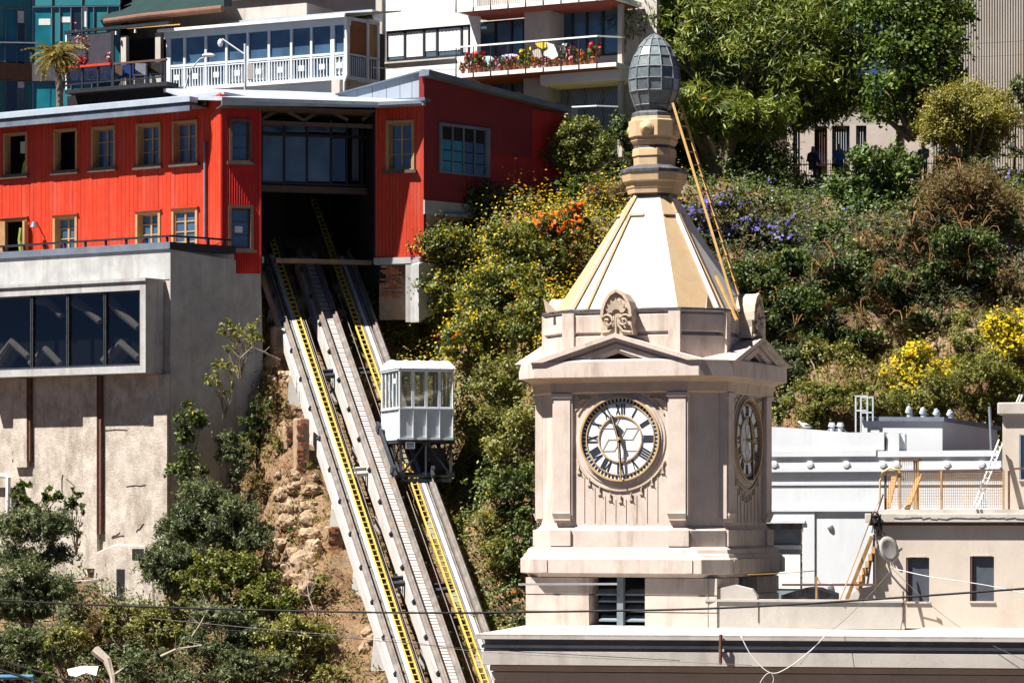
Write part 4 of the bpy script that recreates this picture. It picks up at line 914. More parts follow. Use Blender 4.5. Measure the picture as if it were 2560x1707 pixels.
mk('downpipe', MB().tube([FW.at(512, 352, .12), FW.at(512, 602, .12)], .05, 8), M['gutter'], RS)
mk('roof_sign', MB().fpx(FW, 480, 516, 256, 266, .35, .4), M['rust'], RS)
# sunlit return
wr = mk('return_wall', MB().fb(FRT, 0, FRT.u(553), FC_.z(553, 700), FC_.z(553, 236), -.2, 0), M['redboard'], RS)
boards(wr, FRT, 523, 553, 240, 610, 540, .19, [], 'redboard')
# front bay, corrugated
ch = []
ch.append(window(RS, FC_, 573, 629, 297, 403, cols=1, rows=3, fm='framedark', trim=.10, rec=.14)); ch.append(window(RS, FC_, 571, 633, 513, 623, cols=1, rows=3, fm='framedark', trim=.10, rec=.14))
def corrugated(F, u0, u1, z0, z1, hs, pitch=.085, amp=.022):
    m = MB(); n = int((u1 - u0) / pitch * 2); us = [u0 + (u1 - u0) * i / n for i in range(n + 1)]
    for i in range(n):
        a, b = us[i], us[i + 1]; wa, wb = (amp if i % 2 else 0), (0 if i % 2 else amp); um = (a + b) / 2
        zs = [(z0, z1)]
        for h in hs:
            if h[0] < um < h[1]: zs = [q for (p0, p1) in zs for q in ((p0, min(p1, h[2])), (max(p0, h[3]), p1)) if q[1] > q[0] + .01]
        for (p, q) in zs: m.add([F.pt(a, p, wa), F.pt(b, p, wb), F.pt(b, q, wb), F.pt(a, q, wa)], [(0, 1, 2, 3)])
    return m
cz0, cz1 = FC_.z(600, 683), FC_.z(600, 245)
mk('bay_wall', holed(FC_, 0, FC_.u(651), cz0, cz1, ch, -.2, -.002), M['redsheet'], RS)
mk('corrugated_sheet', corrugated(FC_, 0, FC_.u(651), cz0, cz1, ch), M['redsheet'], RS, fix=False)
mk('corner_trim', MB().fb(FC_, -.02, .03, cz0, cz1, .0, .05), M['redboard'], RS); mk('corner_trim', MB().fb(FC_, FC_.u(648), FC_.u(652), cz0, cz1, -.1, .05), M['redboard'], RS)
mk('notice', MB().fb(FC_, FC_.u(589), FC_.u(608), FC_.z(600, 581), FC_.z(600, 565), -.125, -.115), M['white'], RS)
# right panel
rh = [window(RS, FRP, 966, 1037, 303, 427, fm='frame', trim=.11, rec=.22)]
pz0, pz1 = FRP.z(945, 644), FRP.z(945, 262)
wp = mk('panel_wall', holed(FRP, FRP.u(939), FRP.u(1060), pz0, pz1, rh, -.2, 0), M['redboard'], RS)
boards(wp, FRP, 939, 1060, 262, 644, 945, .125, rh, 'redboard', proud=.025, gap=.008)
# opening: dark hall with trusses and a glazed gallery
uo0, uo1 = FC_.u(651), FC_.u(941); zt0, zt1 = FC_.z(700, 272), FC_.z(700, 700)
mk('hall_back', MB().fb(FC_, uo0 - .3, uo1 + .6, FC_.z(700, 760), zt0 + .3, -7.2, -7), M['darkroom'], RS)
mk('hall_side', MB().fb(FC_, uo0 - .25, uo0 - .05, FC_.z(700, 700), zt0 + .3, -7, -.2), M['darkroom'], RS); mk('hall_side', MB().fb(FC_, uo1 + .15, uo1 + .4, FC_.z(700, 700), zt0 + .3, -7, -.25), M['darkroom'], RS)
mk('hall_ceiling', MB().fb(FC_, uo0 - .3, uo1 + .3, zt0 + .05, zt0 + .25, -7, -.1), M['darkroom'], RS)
FG2 = FC_.off(-2.0)
for i, (xa, xb) in enumerate(((657, 710), (713, 767), (770, 826), (829, 866))):
    mk('gallery_pane', MB().fpx(FG2, xa, xb, 338, 453, -.02, .01), M['steelpane' if i < 3 else 'panedark'], RS)
    mk('gallery_pane', MB().fpx(FG2, xa, xb, 308, 330, -.02, .01), M['pane'], RS)
for x in (655, 711, 768, 828, 867, 905, 936): mk('gallery_post', MB().fpx(FG2, x - 2.5, x + 2.5, 300, 470, -.06, .06), M['black'], RS)
for (ya, yb) in ((331, 337), (453, 459)): mk('gallery_rail', MB().fpx(FG2, 652, 942, ya, yb, -.05, .07), M['black'], RS)
mk('gallery_beam', MB().fpx(FG2, 648, 945, 462, 478, -.2, .1), M['framedark'], RS)
for x in (843, 880, 920): mk('gallery_curtain', MB().fpx(FG2.off(-.4), x, x + 17, 318, 452, -.05, 0), M['gutter'], RS)
FTs = FC_.off(-.35)
mk('truss_chord', MB().fpx(FTs, 648, 944, 301, 311, -.08, .02), M['framedark'], RS); mk('truss_chord', MB().fpx(FTs, 648, 944, 272, 279, -.08, .02), M['framedark'], RS)
for (xa, ya, xb, yb) in ((652, 300, 690, 279), (716, 279, 760, 301), (760, 301, 800, 279), (826, 279, 870, 301), (905, 301, 935, 279)): mk('truss_web', MB().bar(FTs.at(xa, ya), FTs.at(xb, yb), .10, .10, (0, 1, 0)), M['framedark'], RS)
mk('pier_edge', MB().fpx(FC_, 935, 941, 270, 640, -.3, -.1), M['black'], RS); mk('pier_edge', MB().fpx(FC_, 651, 655, 270, 690, -.3, -.1), M['black'], RS)
mk('mouth_sill', MB().fpx(FC_.off(-1.2), 690, 940, 645, 656, -.4, 0), M['rock'], RS)
# roof over the front
mk('front_fascia', MB().fpoly(FC_, [FC_.uz(x, y, .95) for x, y in ((555, 243), (948, 256), (948, 269), (555, 263))], .80, .97), M['gutter'], RS)
mk('front_soffit', MB().fpx(FC_, 555, 938, 264, 267, -.2, .82, ref=620), M['framedark'], RS)
mk('gutter_end', MB().fpx(FRP, 944, 1058, 257, 268, .02, .26), M['roofmetal'], RS); mk('panel_fascia', MB().fpx(FRP, 940, 1062, 249, 257, -.3, .30), M['gutter'], RS)
rp = [P(415, 222, 113.6), P(560, 224, 113.8), P(720, 228, 114), P(870, 234, 114.4), P(1000, 247, 113.0), FRP.at(1058, 250, .25), FC_.at(946, 255, .97), FC_.at(555, 243, .97), P(474, 241, 112.2)]
ctr = sum(rp, Vector()) / len(rp)
mk('front_roof', MB().add(rp + [ctr] + [v - Vector((0, 0, .12)) for v in rp], [(i, (i + 1) % 9, 9) for i in range(9)] + [(i, 10 + i, 10 + (i + 1) % 9, (i + 1) % 9) for i in range(9)]), M['roofmetal'], RS)
FWg = FRP.off(-.5)
seam = [845, 893, 931, 966, 1000, 1030, 1059]; top = lambda x: 237 - (x - 845) / 214 * 58
for a, b in zip(seam, seam[1:]): mk('gable_sheet', MB().fpoly(FWg, [FWg.uz(a + .7, 258), FWg.uz(b - .7, 258), FWg.uz(b - .7, top(b)), FWg.uz(a + .7, top(a))], -.05, 0), M['roofmetal'], RS)
mk('gable_cap', MB().bar(FWg.at(840, 237, .02), FWg.at(1062, 177, .02), .16, .06), M['gutter'], RS); mk('gable_edge', MB().fpx(FWg, 1059, 1062, 185, 262, -.3, .04), M['redboard'], RS)
# shaded side wall
sw = rect(FS, 1096, 1221, 307, 430); FS_top = [(1060, 186), (1412, 282)]
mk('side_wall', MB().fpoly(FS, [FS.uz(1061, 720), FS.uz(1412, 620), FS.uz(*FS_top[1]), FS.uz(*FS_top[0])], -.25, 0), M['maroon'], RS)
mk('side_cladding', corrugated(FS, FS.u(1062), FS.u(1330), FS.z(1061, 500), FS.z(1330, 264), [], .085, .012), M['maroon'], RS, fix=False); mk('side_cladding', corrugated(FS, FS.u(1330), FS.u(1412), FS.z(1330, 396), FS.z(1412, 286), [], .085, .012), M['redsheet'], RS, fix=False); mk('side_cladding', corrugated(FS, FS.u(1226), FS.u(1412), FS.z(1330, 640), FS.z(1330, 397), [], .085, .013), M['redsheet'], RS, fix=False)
mk('side_roof_edge', MB().bar(FS.at(1060, 183, .15), FS.at(1416, 277, .15), .5, .2), M['gutter'], RS)
def sidewin():
    F = FS; x0, x1, y0, y1 = 1096, 1221, 307, 432
    u0, u1, z0, z1 = rect(F, x0, x1, y0, y1)
    w = mk('window', MB().fb(F, u0, u0 + .1, z0, z1, .0, .1).fb(F, u1 - .2, u1, z0, z1, 0, .1).fb(F, u0 + .1, u1 - .2, z1 - .1, z1, 0, .1).fb(F, u0 + .1, u1 - .2, z0, z0 + .06, 0, .1), M['gutter'], RS)
    mk('backing', MB().fb(F, u0 + .05, u1 - .1, z0 + .03, z1 - .05, .004, .02), M['darkroom'], w)
    for i in range(4):
        a = u0 + .1 + (u1 - .3 - u0) * i / 4; b = u0 + .1 + (u1 - .3 - u0) * (i + 1) / 4
        for j in range(3): mk('pane', MB().fb(F, a + .03, b - .03, z0 + .08 + j * .38, z0 + .42 + j * .38, .024, .03), M['teal' if i in (0, 1) else 'panedark'], w)
        mk('mullion', MB().fb(F, b - .03, b + .03, z0 + .06, z1 - .1, .024, .07), M['gutter'], w)
sidewin()
# concrete footing, brick infill and pier under the right panel
mk('footing', MB().fpx(FRP, 934, 1052, 645, 661, -.6, .12), M['concrete'], RS); mk('footing_pier', MB().fpx(FRP, 1014, 1041, 661, 805, -.5, .1), M['concrete'], RS)
mk('footing_wing', MB().fpoly(FS, [FS.uz(x, y) for x, y in ((1041, 805), (1092, 780), (1100, 664), (1052, 656), (1041, 660))], -.3, .12), M['concrete'], RS)
def bricks(parent, F, x0, x1, y0, y1, w, miss=.12, bw=.245, bh=.075, seed=1, ragged=0):
    r = random.Random(seed); u0, u1 = F.u(x0), F.u(x1); z0, z1 = F.z(x0, y1), F.z(x0, y0)
    bk = MB().box(-bw / 2 + .007, bw / 2 - .007, -.06, .06, 0.004, bh - .004); me = bpy.data.meshes.new('brick'); me.from_pydata(bk.v, [], bk.f); me.materials.append(M['brick'])
    rot = Matrix((F.d.to_3d(), -F.n.to_3d(), Vector((0, 0, 1)))).transposed().to_4x4()
    j = 0; z = z0
    while z + bh <= z1 + .001:
        u = u0 + (bw / 2 if j % 2 else 0); lim = u1 - ragged * r.random() * (u1 - u0) * (z - z0) / max(.1, z1 - z0)
        while u + bw <= lim:
            if r.random() > miss:
                m4 = rot @ Matrix.Rotation(r.uniform(-.05, .05), 4, 'Z'); m4.translation = F.pt(u + bw / 2, z, w + r.uniform(-.03, .02)) - ORG[parent.name]
                put(me, 'brick', parent, m4)
            u += bw
        z += bh; j += 1
FBi = FRP.off(-.35)
bi = mk('brick_infill', MB().fpx(FBi, 948, 1014, 661, 800, -.3, -.05), M['rock'], RS); bricks(bi, FBi, 950, 1014, 662, 745, 0, .25, seed=3)
bi2 = mk('brick_base', MB().fpx(FS, 1066, 1160, 535, 640, 0, .03), M['rock'], RS); bricks(bi2, FS, 1082, 1150, 540, 638, .05, .1, seed=4)
mk('lintel_beam', MB().fpx(FS, 1062, 1200, 500, 535, 0, .08), M['concrete'], RS)
mk('water_pipe', MB().tube([FS.at(1165, 533, .2), FS.at(1116, 532, .2), FS.at(1111, 536, .2), FS.at(1114, 600, .22), FS.at(1115, 660, .24)], .035, 8), surf('blue pipe', (.04, .16, .34), (.06, .2, .4), 4), RS)
# things at the wing: wall lamp, objects in open windows
LM = thing('wall_lamp', 'grey conical lamp on a bracket between the lower left windows', 'lamp', FW.at(82, 562, .1))
mk('bracket', MB().tube([FW.at(92, 556, .0), FW.at(88, 556, .35)], .025, 6), M['gutter'], LM)
lc = FW.at(84, 560, .42); mk('shade', MB().loft([[lc + Vector((r * math.cos(t * .5236), r * math.sin(t * .5236), dz)) for t in range(12)] for r, dz in ((.04, .08), (.07, .04), (.15, -.12), (.13, -.12))]), M['gutter'], LM)
mk('open_casement', MB().fpx(FW, 0, 12, 554, 655, .25, .3).fpx(FW, 56, 61, 552, 655, .1, .3), M['frame'], label='open wooden casement at the lower left window', cat='casement')
mk('hanging_plant', MB().tube([FW.at(54, 570, -.1), FW.at(50, 600, -.1), FW.at(56, 650, -.1)], .09, 7), surf('variegated leaves', (.12, .2, .03), (.35, .4, .1), 30), label='green leafy plant in the lower left open window', cat='plant')
mk('tilted_sash', MB().fpx(FW, 51, 64, 355, 384, -.5, -.46), M['white'], label='white tilted sash inside the leftmost upper window', cat='sash')
mk('yellow_cloth', MB().fpoly(FW, [FW.uz(x, y, -.3) for x, y in ((54, 436), (58, 410), (64, 400), (66, 436))], -.34, -.28), surf('yellow-green cloth', (.5, .5, .08), (.6, .6, .15), 5), label='yellow-green cloth hanging in the leftmost upper window', cat='cloth')

# ------------------------------------------------------------------ concrete terrace block below the wing
FT0 = Face(426, 107.8, (.837, -.547)); FSH = Face(426, 107.8, (.76, .65))
TBk = thing('concrete_terrace', 'grey concrete terrace block with a projecting glazed bay below the red wing', 'building', FT0.pt(-4, CAMZ - 3, -2))
zpt, zpb = FT0.z(426, 622), FT0.z(426, 698)
mk('parapet', MB().fb(FT0, FT0.u(-70), 0, zpb, zpt, -.35, .0), M['concrete'], TBk)
mk('metal_ledge', MB().fb(FT0, FT0.u(-70), .03, zpt, FT0.z(426, 605), -.5, .07), M['gutter'], TBk); mk('metal_ledge', MB().fb(FSH, -.03, FSH.u(587), zpt - .02, FT0.z(426, 605), -.4, .06), M['black'], TBk)
rl = thing('terrace_railing', 'low black railing along the concrete terrace edge', 'railing', FT0.pt(-2, FT0.z(426, 605), 0))
zr0, zr1 = FT0.z(426, 605), FT0.z(426, 592)
mk('rail', MB().fb(FT0, FT0.u(-70), .02, zr1, zr1 + .06, -.12, .06), M['black'], rl); mk('rail', MB().fb(FSH, 0, FSH.u(578), zr1 + .003, zr1 + .063, -.1, .05), M['black'], rl)
x = 415
while x > -20: mk('post', MB().fb(FT0, FT0.u(x), FT0.u(x) + .06, zr0, zr1, -.06, .02), M['black'], rl); x -= 51
for x in (470, 520, 560): mk('post', MB().fb(FSH, FSH.u(x), FSH.u(x) + .06, zr0, zr1, -.06, .02), M['black'], rl)
mk('deck', MB().hexa([FT0.pt(FT0.u(-70), zpt - .2, -.3), FT0.pt(0, zpt - .2, -.3), FT0.pt(0.5, zpt - .2, -4.5), FT0.pt(FT0.u(-70), zpt - .2, -4.5)] + [FT0.pt(FT0.u(-70), zpt + .02, -.3), FT0.pt(0, zpt + .02, -.3), FT0.pt(.5, zpt + .02, -4.5), FT0.pt(FT0.u(-70), zpt + .02, -4.5)]), M['concrete'], TBk)
mk('side_wall', MB().fpoly(FSH, [(0, FT0.z(426, 1420)), (FSH.u(668), FSH.z(668, 1300)), (FSH.u(652), FSH.z(652, 684)), (FSH.u(590), FSH.z(590, 684)), (FSH.u(590), zpt - .25), (0, zpt - .02)], -.4, 0), M['concrete'], TBk)
# projecting bay
W = .95; bz0, bz1, bz2, bz3 = FT0.z(364, 931, W), FT0.z(364, 913, W), FT0.z(364, 724, W), FT0.z(364, 702, W)
ua, ub2 = FT0.u(-70, W), FT0.u(364, W)
mk('bay_top', MB().fb(FT0, ua, ub2, bz2, bz3, 0.01, W), M['concrete'], TBk); mk('bay_top_flashing', MB().fb(FT0, ua, ub2 + .05, bz3, bz3 + .10, 0.01, W + .07), M['concrete'], TBk)
mk('bay_sill', MB().fb(FT0, ua, ub2, bz0, bz1, 0.01, W), M['concrete'], TBk); mk('bay_post', MB().fb(FT0, FT0.u(350, W), ub2, bz1, bz2, .01, W), M['concrete'], TBk)
mk('bay_back', MB().fb(FT0, ua, FT0.u(350, W), bz1, bz2, .02, .10), M['darkroom'], TBk)
xs = [-60, 75, 165, 258, 348]
for a, b in zip(xs, xs[1:]):
    g = mk('bay_pane', MB().fb(FT0, FT0.u(a + 3, W), FT0.u(b - 1, W), bz1 + .06, bz2 - .02, W - .16, W - .13), M['bayglass'], TBk)
    mk('mullion', MB().fb(FT0, FT0.u(b - 2.5, W), FT0.u(b, W), bz1, bz2, W - .18, W - .06).fb(FT0, FT0.u(b + 1.5, W), FT0.u(b + 4, W), bz1, bz2, W - .18, W - .06), M['iron'], TBk)
mk('bay_rail', MB().fb(FT0, ua, FT0.u(350, W), bz1, bz1 + .07, W - .18, W - .05), M['iron'], TBk)
dr = M['wallplaster']
for i, (xa, ya, xb, yb, h0) in enumerate(((-10, 912, 70, 862, .1), (80, 912, 150, 880, .1), (262, 905, 345, 865, .1), (85, 745, 155, 760, 0), (175, 748, 250, 775, 0), (265, 740, 345, 790, 0))):   # drapes behind the glass
    mk('drape', MB().tube([FT0.at(xa, ya, .5), FT0.at((xa + xb) / 2, yb - 6, .45), FT0.at(xb, yb + 30, .5)], .20, 9, .12), M['drapecloth'], TBk)
# lower retaining wall
RW = thing('retaining_wall', 'cracked beige plaster retaining wall with rusty steel posts under the glazed bay', 'retaining wall', FT0.pt(-4, FT0.z(300, 1500), -.5))
mk('wall', MB().fb(FT0, FT0.u(-70), 0.0, FT0.z(426, 1600), zpb, -.6, -.02), M['wallplaster'], RW)
for (xa, xb, yb) in ((41, 75, 1168), (215, 250, 1420), (392, 425, 1520)):
    mk('pilaster', MB().fb(FT0, FT0.u(xa), FT0.u(xb), FT0.z(xa, yb), bz0 - .02, -.02, .16), M['wallplaster'], RW)
for (xa, xb, yb) in ((76, 81, 1153), (251, 258, 1335)):
    mk('steel_post', MB().fb(FT0, FT0.u(xa), FT0.u(xb), FT0.z(xa, yb), bz0 - .02, -.02, .12).fb(FT0, FT0.u(xa) - .03, FT0.u(xa), FT0.z(xa, yb), bz0 - .02, -.01, .165), M['rust'], RW)
for (xa, ya, xb, yb, t) in ((36, 1106, 33, 1154, .08), (157, 1186, 154, 1230, .06), (181, 1235, 183, 1270, .07), (405, 1185, 424, 1184, .03), (360, 1308, 340, 1330, .04), (310, 1338, 278, 1345, .025), (165, 1196, 186, 1215, .03), (262, 1075, 318, 1073, .02), (360, 1062, 392, 1060, .025), (315, 1215, 365, 1212, .02), (300, 1330, 280, 1342, .02)):
    cr = MB(); p = Vector((xa, ya)); q = Vector((xb, yb)); last = p
    for k in range(1, 5):
        nxt = p.lerp(q, k / 4) + Vector((RNG.uniform(-2, 2), RNG.uniform(-2, 2))); cr.bar(FT0.at(last.x, last.y, -.012), FT0.at(nxt.x, nxt.y, -.012), t * .55, .03, (0, 1, 0)); last = nxt
    mk('crack', cr, M['framedark'], RW)
st = random.Random(5)
for i in range(34):                                      # exposed rubble at the lower left
    x = st.uniform(176, 250); y = 1285 + st.random() * 130
    if x > 246 and y < 1340: continue
    u, z = FT0.uz(x, y); w, h = st.uniform(.07, .14), st.uniform(.06, .11); pts = []
    for k in range(8):
        a = k / 8 * 2 * math.pi; rr = st.uniform(.8, 1.1); pts.append((u + w * rr * math.copysign(abs(math.cos(a)) ** .6, math.cos(a)), z + h * rr * math.copysign(abs(math.sin(a)) ** .6, math.sin(a))))
    mk('stone', MB().fpoly(FT0, pts, -.05, st.uniform(.015, .05)), M['mstone'], RW, bevel=.012)
mk('footing', MB().fpoly(FT0, [FT0.uz(x, y) for x, y in ((240, 1470), (250, 1380), (300, 1358), (370, 1362), (392, 1400), (395, 1560), (240, 1560))], -.02, .22), M['wallplaster'], RW, bevel=.04)
mk('footing_niche', MB().fpx(FT0, 330, 358, 1371, 1398, .2, .24), M['darkroom'], RW); mk('footing_gap', MB().fpx(FT0, 291, 311, 1422, 1500, .2, .235), M['darkroom'], RW)
mk('drain_hole', MB().fpoly(FT0, [FT0.uz(x, y) for x, y in ((28, 1275), (28, 1228), (36, 1214), (50, 1211), (62, 1220), (66, 1240), (66, 1275))], -.03, .0), M['darkroom'], RW)
mk('ledge_slab', MB().hexa([P(140, 1463, 105.5), P(262, 1452, 104.6), P(262, 1452, 106.6), P(140, 1460, 107.5)] + [P(140, 1457, 105.5), P(258, 1446, 104.6), P(258, 1446, 106.6), P(140, 1454, 107.5)]), M['wallplaster'], label='short rubble ledge slab at the foot of the retaining wall', cat='slab')
mk('white_pipe', MB().tube([FT0.at(-30, 1189, .3), FT0.at(14, 1189, .3), FT0.at(21, 1193, .3), FT0.at(19, 1290, .3)], .085, 8), M['white'], label='white elbow drain pipe at the left edge of the retaining wall', cat='pipe')

# ------------------------------------------------------------------ brick ruins and rocks beside the incline
def ruin(label, px, py, w_px, h_px, seed):
    g = ground_at(px, py + h_px / 2); F = Face(px - w_px / 2, g.y - .1, (.9, .3)); t = thing('brick_ruin', label, 'brick ruin', g, 'brick ruins beside the incline')
    mk('rubble_core', MB().fpx(F, px - w_px / 2, px + w_px / 2, py - h_px / 2, py + h_px / 2 + 20, -.5, -.06), M['rock'], t, bevel=.05); bricks(t, F, px - w_px / 2, px + w_px / 2, py - h_px / 2, py + h_px / 2, 0, .15, seed=seed, ragged=.5)
ruin('tall ruined brick pier close left of the concrete beam', 757, 1120, 34, 150, 11); ruin('small broken brick patch high on the left bank', 695, 860, 26, 90, 12)
ruin('broken brick ledge beside the tall brick pier', 728, 1085, 30, 40, 13); ruin('low weathered brick pier beside the lower left beam', 838, 1345, 40, 60, 14)
def rock_mesh(r, seed):
    rr = random.Random(seed); bm = bmesh.new(); bmesh.ops.create_icosphere(bm, subdivisions=3, radius=1)
    off = Vector((seed * 3.1, seed * 1.7, 0))
    from mathutils import noise as mn
    for v in bm.verts: c = v.co.copy(); v.co = c * (1 + .45 * mn.noise(c * 1.1 + off) + .25 * mn.noise(c * 2.6 + off) + .10 * mn.noise(c * 6 + off)); v.co.z *= .8
    me = bpy.data.meshes.new('rock'); bm.to_mesh(me); bm.free(); me.materials.append(M['rock']); return me
RM = [rock_mesh(1, i) for i in range(6)]
def outcrop(label, boxes, n, seed, rmin=.12, rmax=.45):
    r = random.Random(seed); t = None
    for i in range(n):
        x0, x1, y0, y1 = boxes[i % len(boxes)]; g = ground_at(r.uniform(x0, x1), r.uniform(y0, y1))
        if t is None: t = thing('rock_outcrop', label, 'rocks', g, 'rock outcrops beside the incline')
        s = rmin + (rmax - rmin) * r.random() ** 2
        m4 = Matrix.Translation(g - ORG[t.name]) @ Matrix.Rotation(r.uniform(0, 6), 4, Vector((r.random(), r.random(), 1)).normalized()) @ Matrix.Diagonal((s * r.uniform(.7, 1.4), s, s * r.uniform(.7, 1.3), 1))
        put(RM[r.randrange(6)], 'rock', t, m4)
outcrop('pale broken rocks on the bank left of the incline', [(620, 730, 880, 1050), (690, 790, 1180, 1350)], 60, 1, .08, .30)
outcrop('large cracked rocks low on the bank above the acacias', [(680, 790, 1370, 1500)], 34, 2, .10, .42)
outcrop('rocks under the top of the incline between the beams', [(690, 770, 700, 830), (850, 900, 690, 800)], 22, 3, .2, .5)
outcrop('brown stones between the rails lower down', [(800, 960, 900, 1300), (900, 1040, 1300, 1650)], 30, 4, .1, .28)
outcrop('rust coloured stones on the bare slope below the aloes', [(2150, 2540, 790, 900)], 24, 5, .1, .3)
# ------------------------------------------------------------------ white glazed veranda above the station
FV1 = Face(868, 118.5, (.89, -.455)); FV2 = Face(868, 118.5, (.62, .78))
VR = thing('glazed_veranda', 'white glazed restaurant veranda with balustrade above the station roof', 'veranda', FV1.pt(-3, CAMZ + 14, -1))
R8 = 868
def vz(y, w=0.0): return FV1.z(R8, y, w)
post = [422, 462, 515, 567, 620, 673, 729, 779, 832, 866]
mk('eaves_beam', MB().fb(FV1, FV1.u(412), .05, vz(62), vz(44), -.2, .06), M['whitemetal'], VR); mk('floor_beam', MB().fb(FV1, FV1.u(412), .05, vz(199), vz(190), -3, .08), M['white'], VR)
mk('mid_rail', MB().fb(FV1, FV1.u(415), 0, vz(136), vz(130), -.08, .03), M['whitemetal'], VR)
for i, x in enumerate(post):
    t = 5 if i in (0, 8, 9) else 2.6
    mk('post', MB().fb(FV1, FV1.u(x - t), FV1.u(x + t), vz(190), vz(62), -.12, .04), M['whitemetal'], VR)
glv = glassy('veranda glass', (.05, .10, .17), 1.7)
for a, b in zip(post, post[1:]):
    ua, ub_ = FV1.u(a + 3), FV1.u(b - 3)
    mk('pane', MB().fb(FV1, ua, ub_, vz(129), vz(63), -.06, -.04), glv, VR); mk('pane', MB().fb(FV1, ua, ub_, vz(189), vz(137), -.09, -.07), M['steelpane'], VR)
    bl = MB(); n = max(3, int((ub_ - ua) / .12))
    for k in range(n): u = ua + (ub_ - ua) * (k + .5) / n; bl.fb(FV1, u - .018, u + .018, vz(189), vz(140), -.03, .02)
    um = (ua + ub_) / 2; bl.fb(FV1, um - .12, um + .12, vz(170), vz(156), -.02, .025)
    mk('balusters', bl, M['whitemetal'], VR, kind='stuff')
    if b > 600 and RNG.random() < .9: mk('tablecloth', MB().fb(FV1, ua + .1, ub_ - .15, vz(184), vz(146), -.068, -.05), M['white'], VR)
    mk('handrail', MB().fb(FV1, ua, ub_, vz(141), vz(138), -.04, .03), M['whitemetal'], VR)
mk('interior', MB().fb(FV1, FV1.u(415), -.1, vz(190), vz(60), -3, -.5), M['darkroom'], VR)
# return side with brown blinds
pr2 = [868, 919, 945]
for a, b in zip(pr2, pr2[1:]):
    ua, ub_ = FV2.u(a + 5), FV2.u(b - 2)
    mk('blind', MB().fb(FV2, ua, ub_, vz(134), vz(50), -.05, 0), M['wood'] if a != 868 else surf('reed blind', (.24, .085, .035), (.33, .13, .055), 4, fine=60), VR)
    mk('pane', MB().fb(FV2, ua, ub_, vz(189), vz(138), -.06, -.02), M['panedark'], VR)
    bl = MB(); n = max(3, int((ub_ - ua) / .11))
    for k in range(n): u = ua + (ub_ - ua) * (k + .5) / n; bl.fb(FV2, u - .016, u + .016, vz(189), vz(140), -.01, .03)
    mk('balusters', bl, M['whitemetal'], VR, kind='stuff'); mk('post', MB().fb(FV2, FV2.u(b - 3), FV2.u(b + 2), vz(195), vz(44), -.1, .05), M['white'], VR)
for (ya, yb) in ((133, 138), (189, 199), (42, 50)): mk('side_rail', MB().fb(FV2, .05, FV2.u(947), vz(yb), vz(ya), -.1, .05), M['whitemetal'], VR)
mk('drainpipe', MB().tube([FV1.pt(.02, vz(44), .14), FV1.pt(.06, vz(120), .12), FV1.pt(.06, vz(190), .12), FV1.pt(-.05, vz(205), .1), FV1.pt(-.12, vz(236), .0)], .06, 8), M['white'], VR)
mk('skirt_wall', MB().fb(FV1, FV1.u(405), -.45, vz(262), vz(199), -1.2, -.3), M['white'], VR); mk('skirt_side', MB().fb(FV2, -.2, FV2.u(950), vz(262), vz(199), -.6, -.2), M['parapet'], VR)
# roof sheets stepping back
a0, a1 = FV1.u(408), .12
mk('veranda_roof', MB().hexa([FV1.pt(a0, vz(46), .35), FV1.pt(a1, vz(40), .35), FV1.pt(a1 + .4, vz(2), -3.2), FV1.pt(a0, vz(20), -3.2)] + [FV1.pt(a0, vz(43), .35), FV1.pt(a1, vz(37), .35), FV1.pt(a1 + .4, vz(-1), -3.2), FV1.pt(a0, vz(17), -3.2)]), M['parapet'], VR)
mk('roof_gutter', MB().fb(FV1, a0, a1, vz(47), vz(40), .3, .42), M['white'], VR)
mk('upper_roof', MB().fb(FV1, FV1.u(560, -3.3), FV1.u(940, -3.3), vz(16), vz(-8), -3.8, -3.0), M['roofmetal'], VR); mk('upper_fascia', MB().fb(FV1, FV1.u(545, -3), FV1.u(940, -3), vz(20), vz(14), -3.4, -2.8), M['white'], VR)
mk('upper_wall', MB().fb(FV1, FV1.u(300, -4), FV1.u(770, -4), vz(60), vz(-50), -6, -3.9), M['parapet'], VR)
def lamp_post(label, pts, r, head, hr):
    t = thing('street_lamp', label, 'street lamp', pts[0]); mk('pole', MB().tube(pts, r, 8, r * .6), M['pale'], t); mk('lamp_head', MB().loft([[Vector(head) + Vector((hr[0] * q * math.cos(k * .628), hr[1] * q * math.sin(k * .628), dz)) for k in range(10)] for q, dz in ((.3, .06), (.9, .03), (1, -.02), (.6, -.07))]), M['white'], t)
L0 = 115.5
t = thing('camera_pole', 'grey steel pole with a dome camera arm in front of the veranda', 'pole', P(613, 225, L0)); mk('pole', MB().tube([P(613, 226, L0), P(613, 110, L0)], .05, 8), M['pale'], t); mk('arm', MB().tube([P(613, 138, L0), P(555, 98, L0)], .035, 6), M['white'], t)
mk('dome', MB().loft([[P(551, 110, L0) + Vector((r * math.cos(k * .628), r * math.sin(k * .628), dz)) for k in range(10)] for r, dz in ((.03, .17), (.09, .1), (.1, 0), (.07, -.08), (.02, -.12))]), M['white'], t); mk('junction_box', MB().box(P(626, 0, L0).x - .1, P(626, 0, L0).x + .1, L0 - .1, L0 + .1, P(0, 200, L0).z, P(0, 163, L0).z), M['parapet'], t)
lamp_post('curved white street lamp at the left end of the veranda', [P(463, 222, L0), P(470, 195, L0), P(482, 168, L0), P(500, 148, L0), P(513, 143, L0)], .035, P(522, 138, L0), (.24, .12))

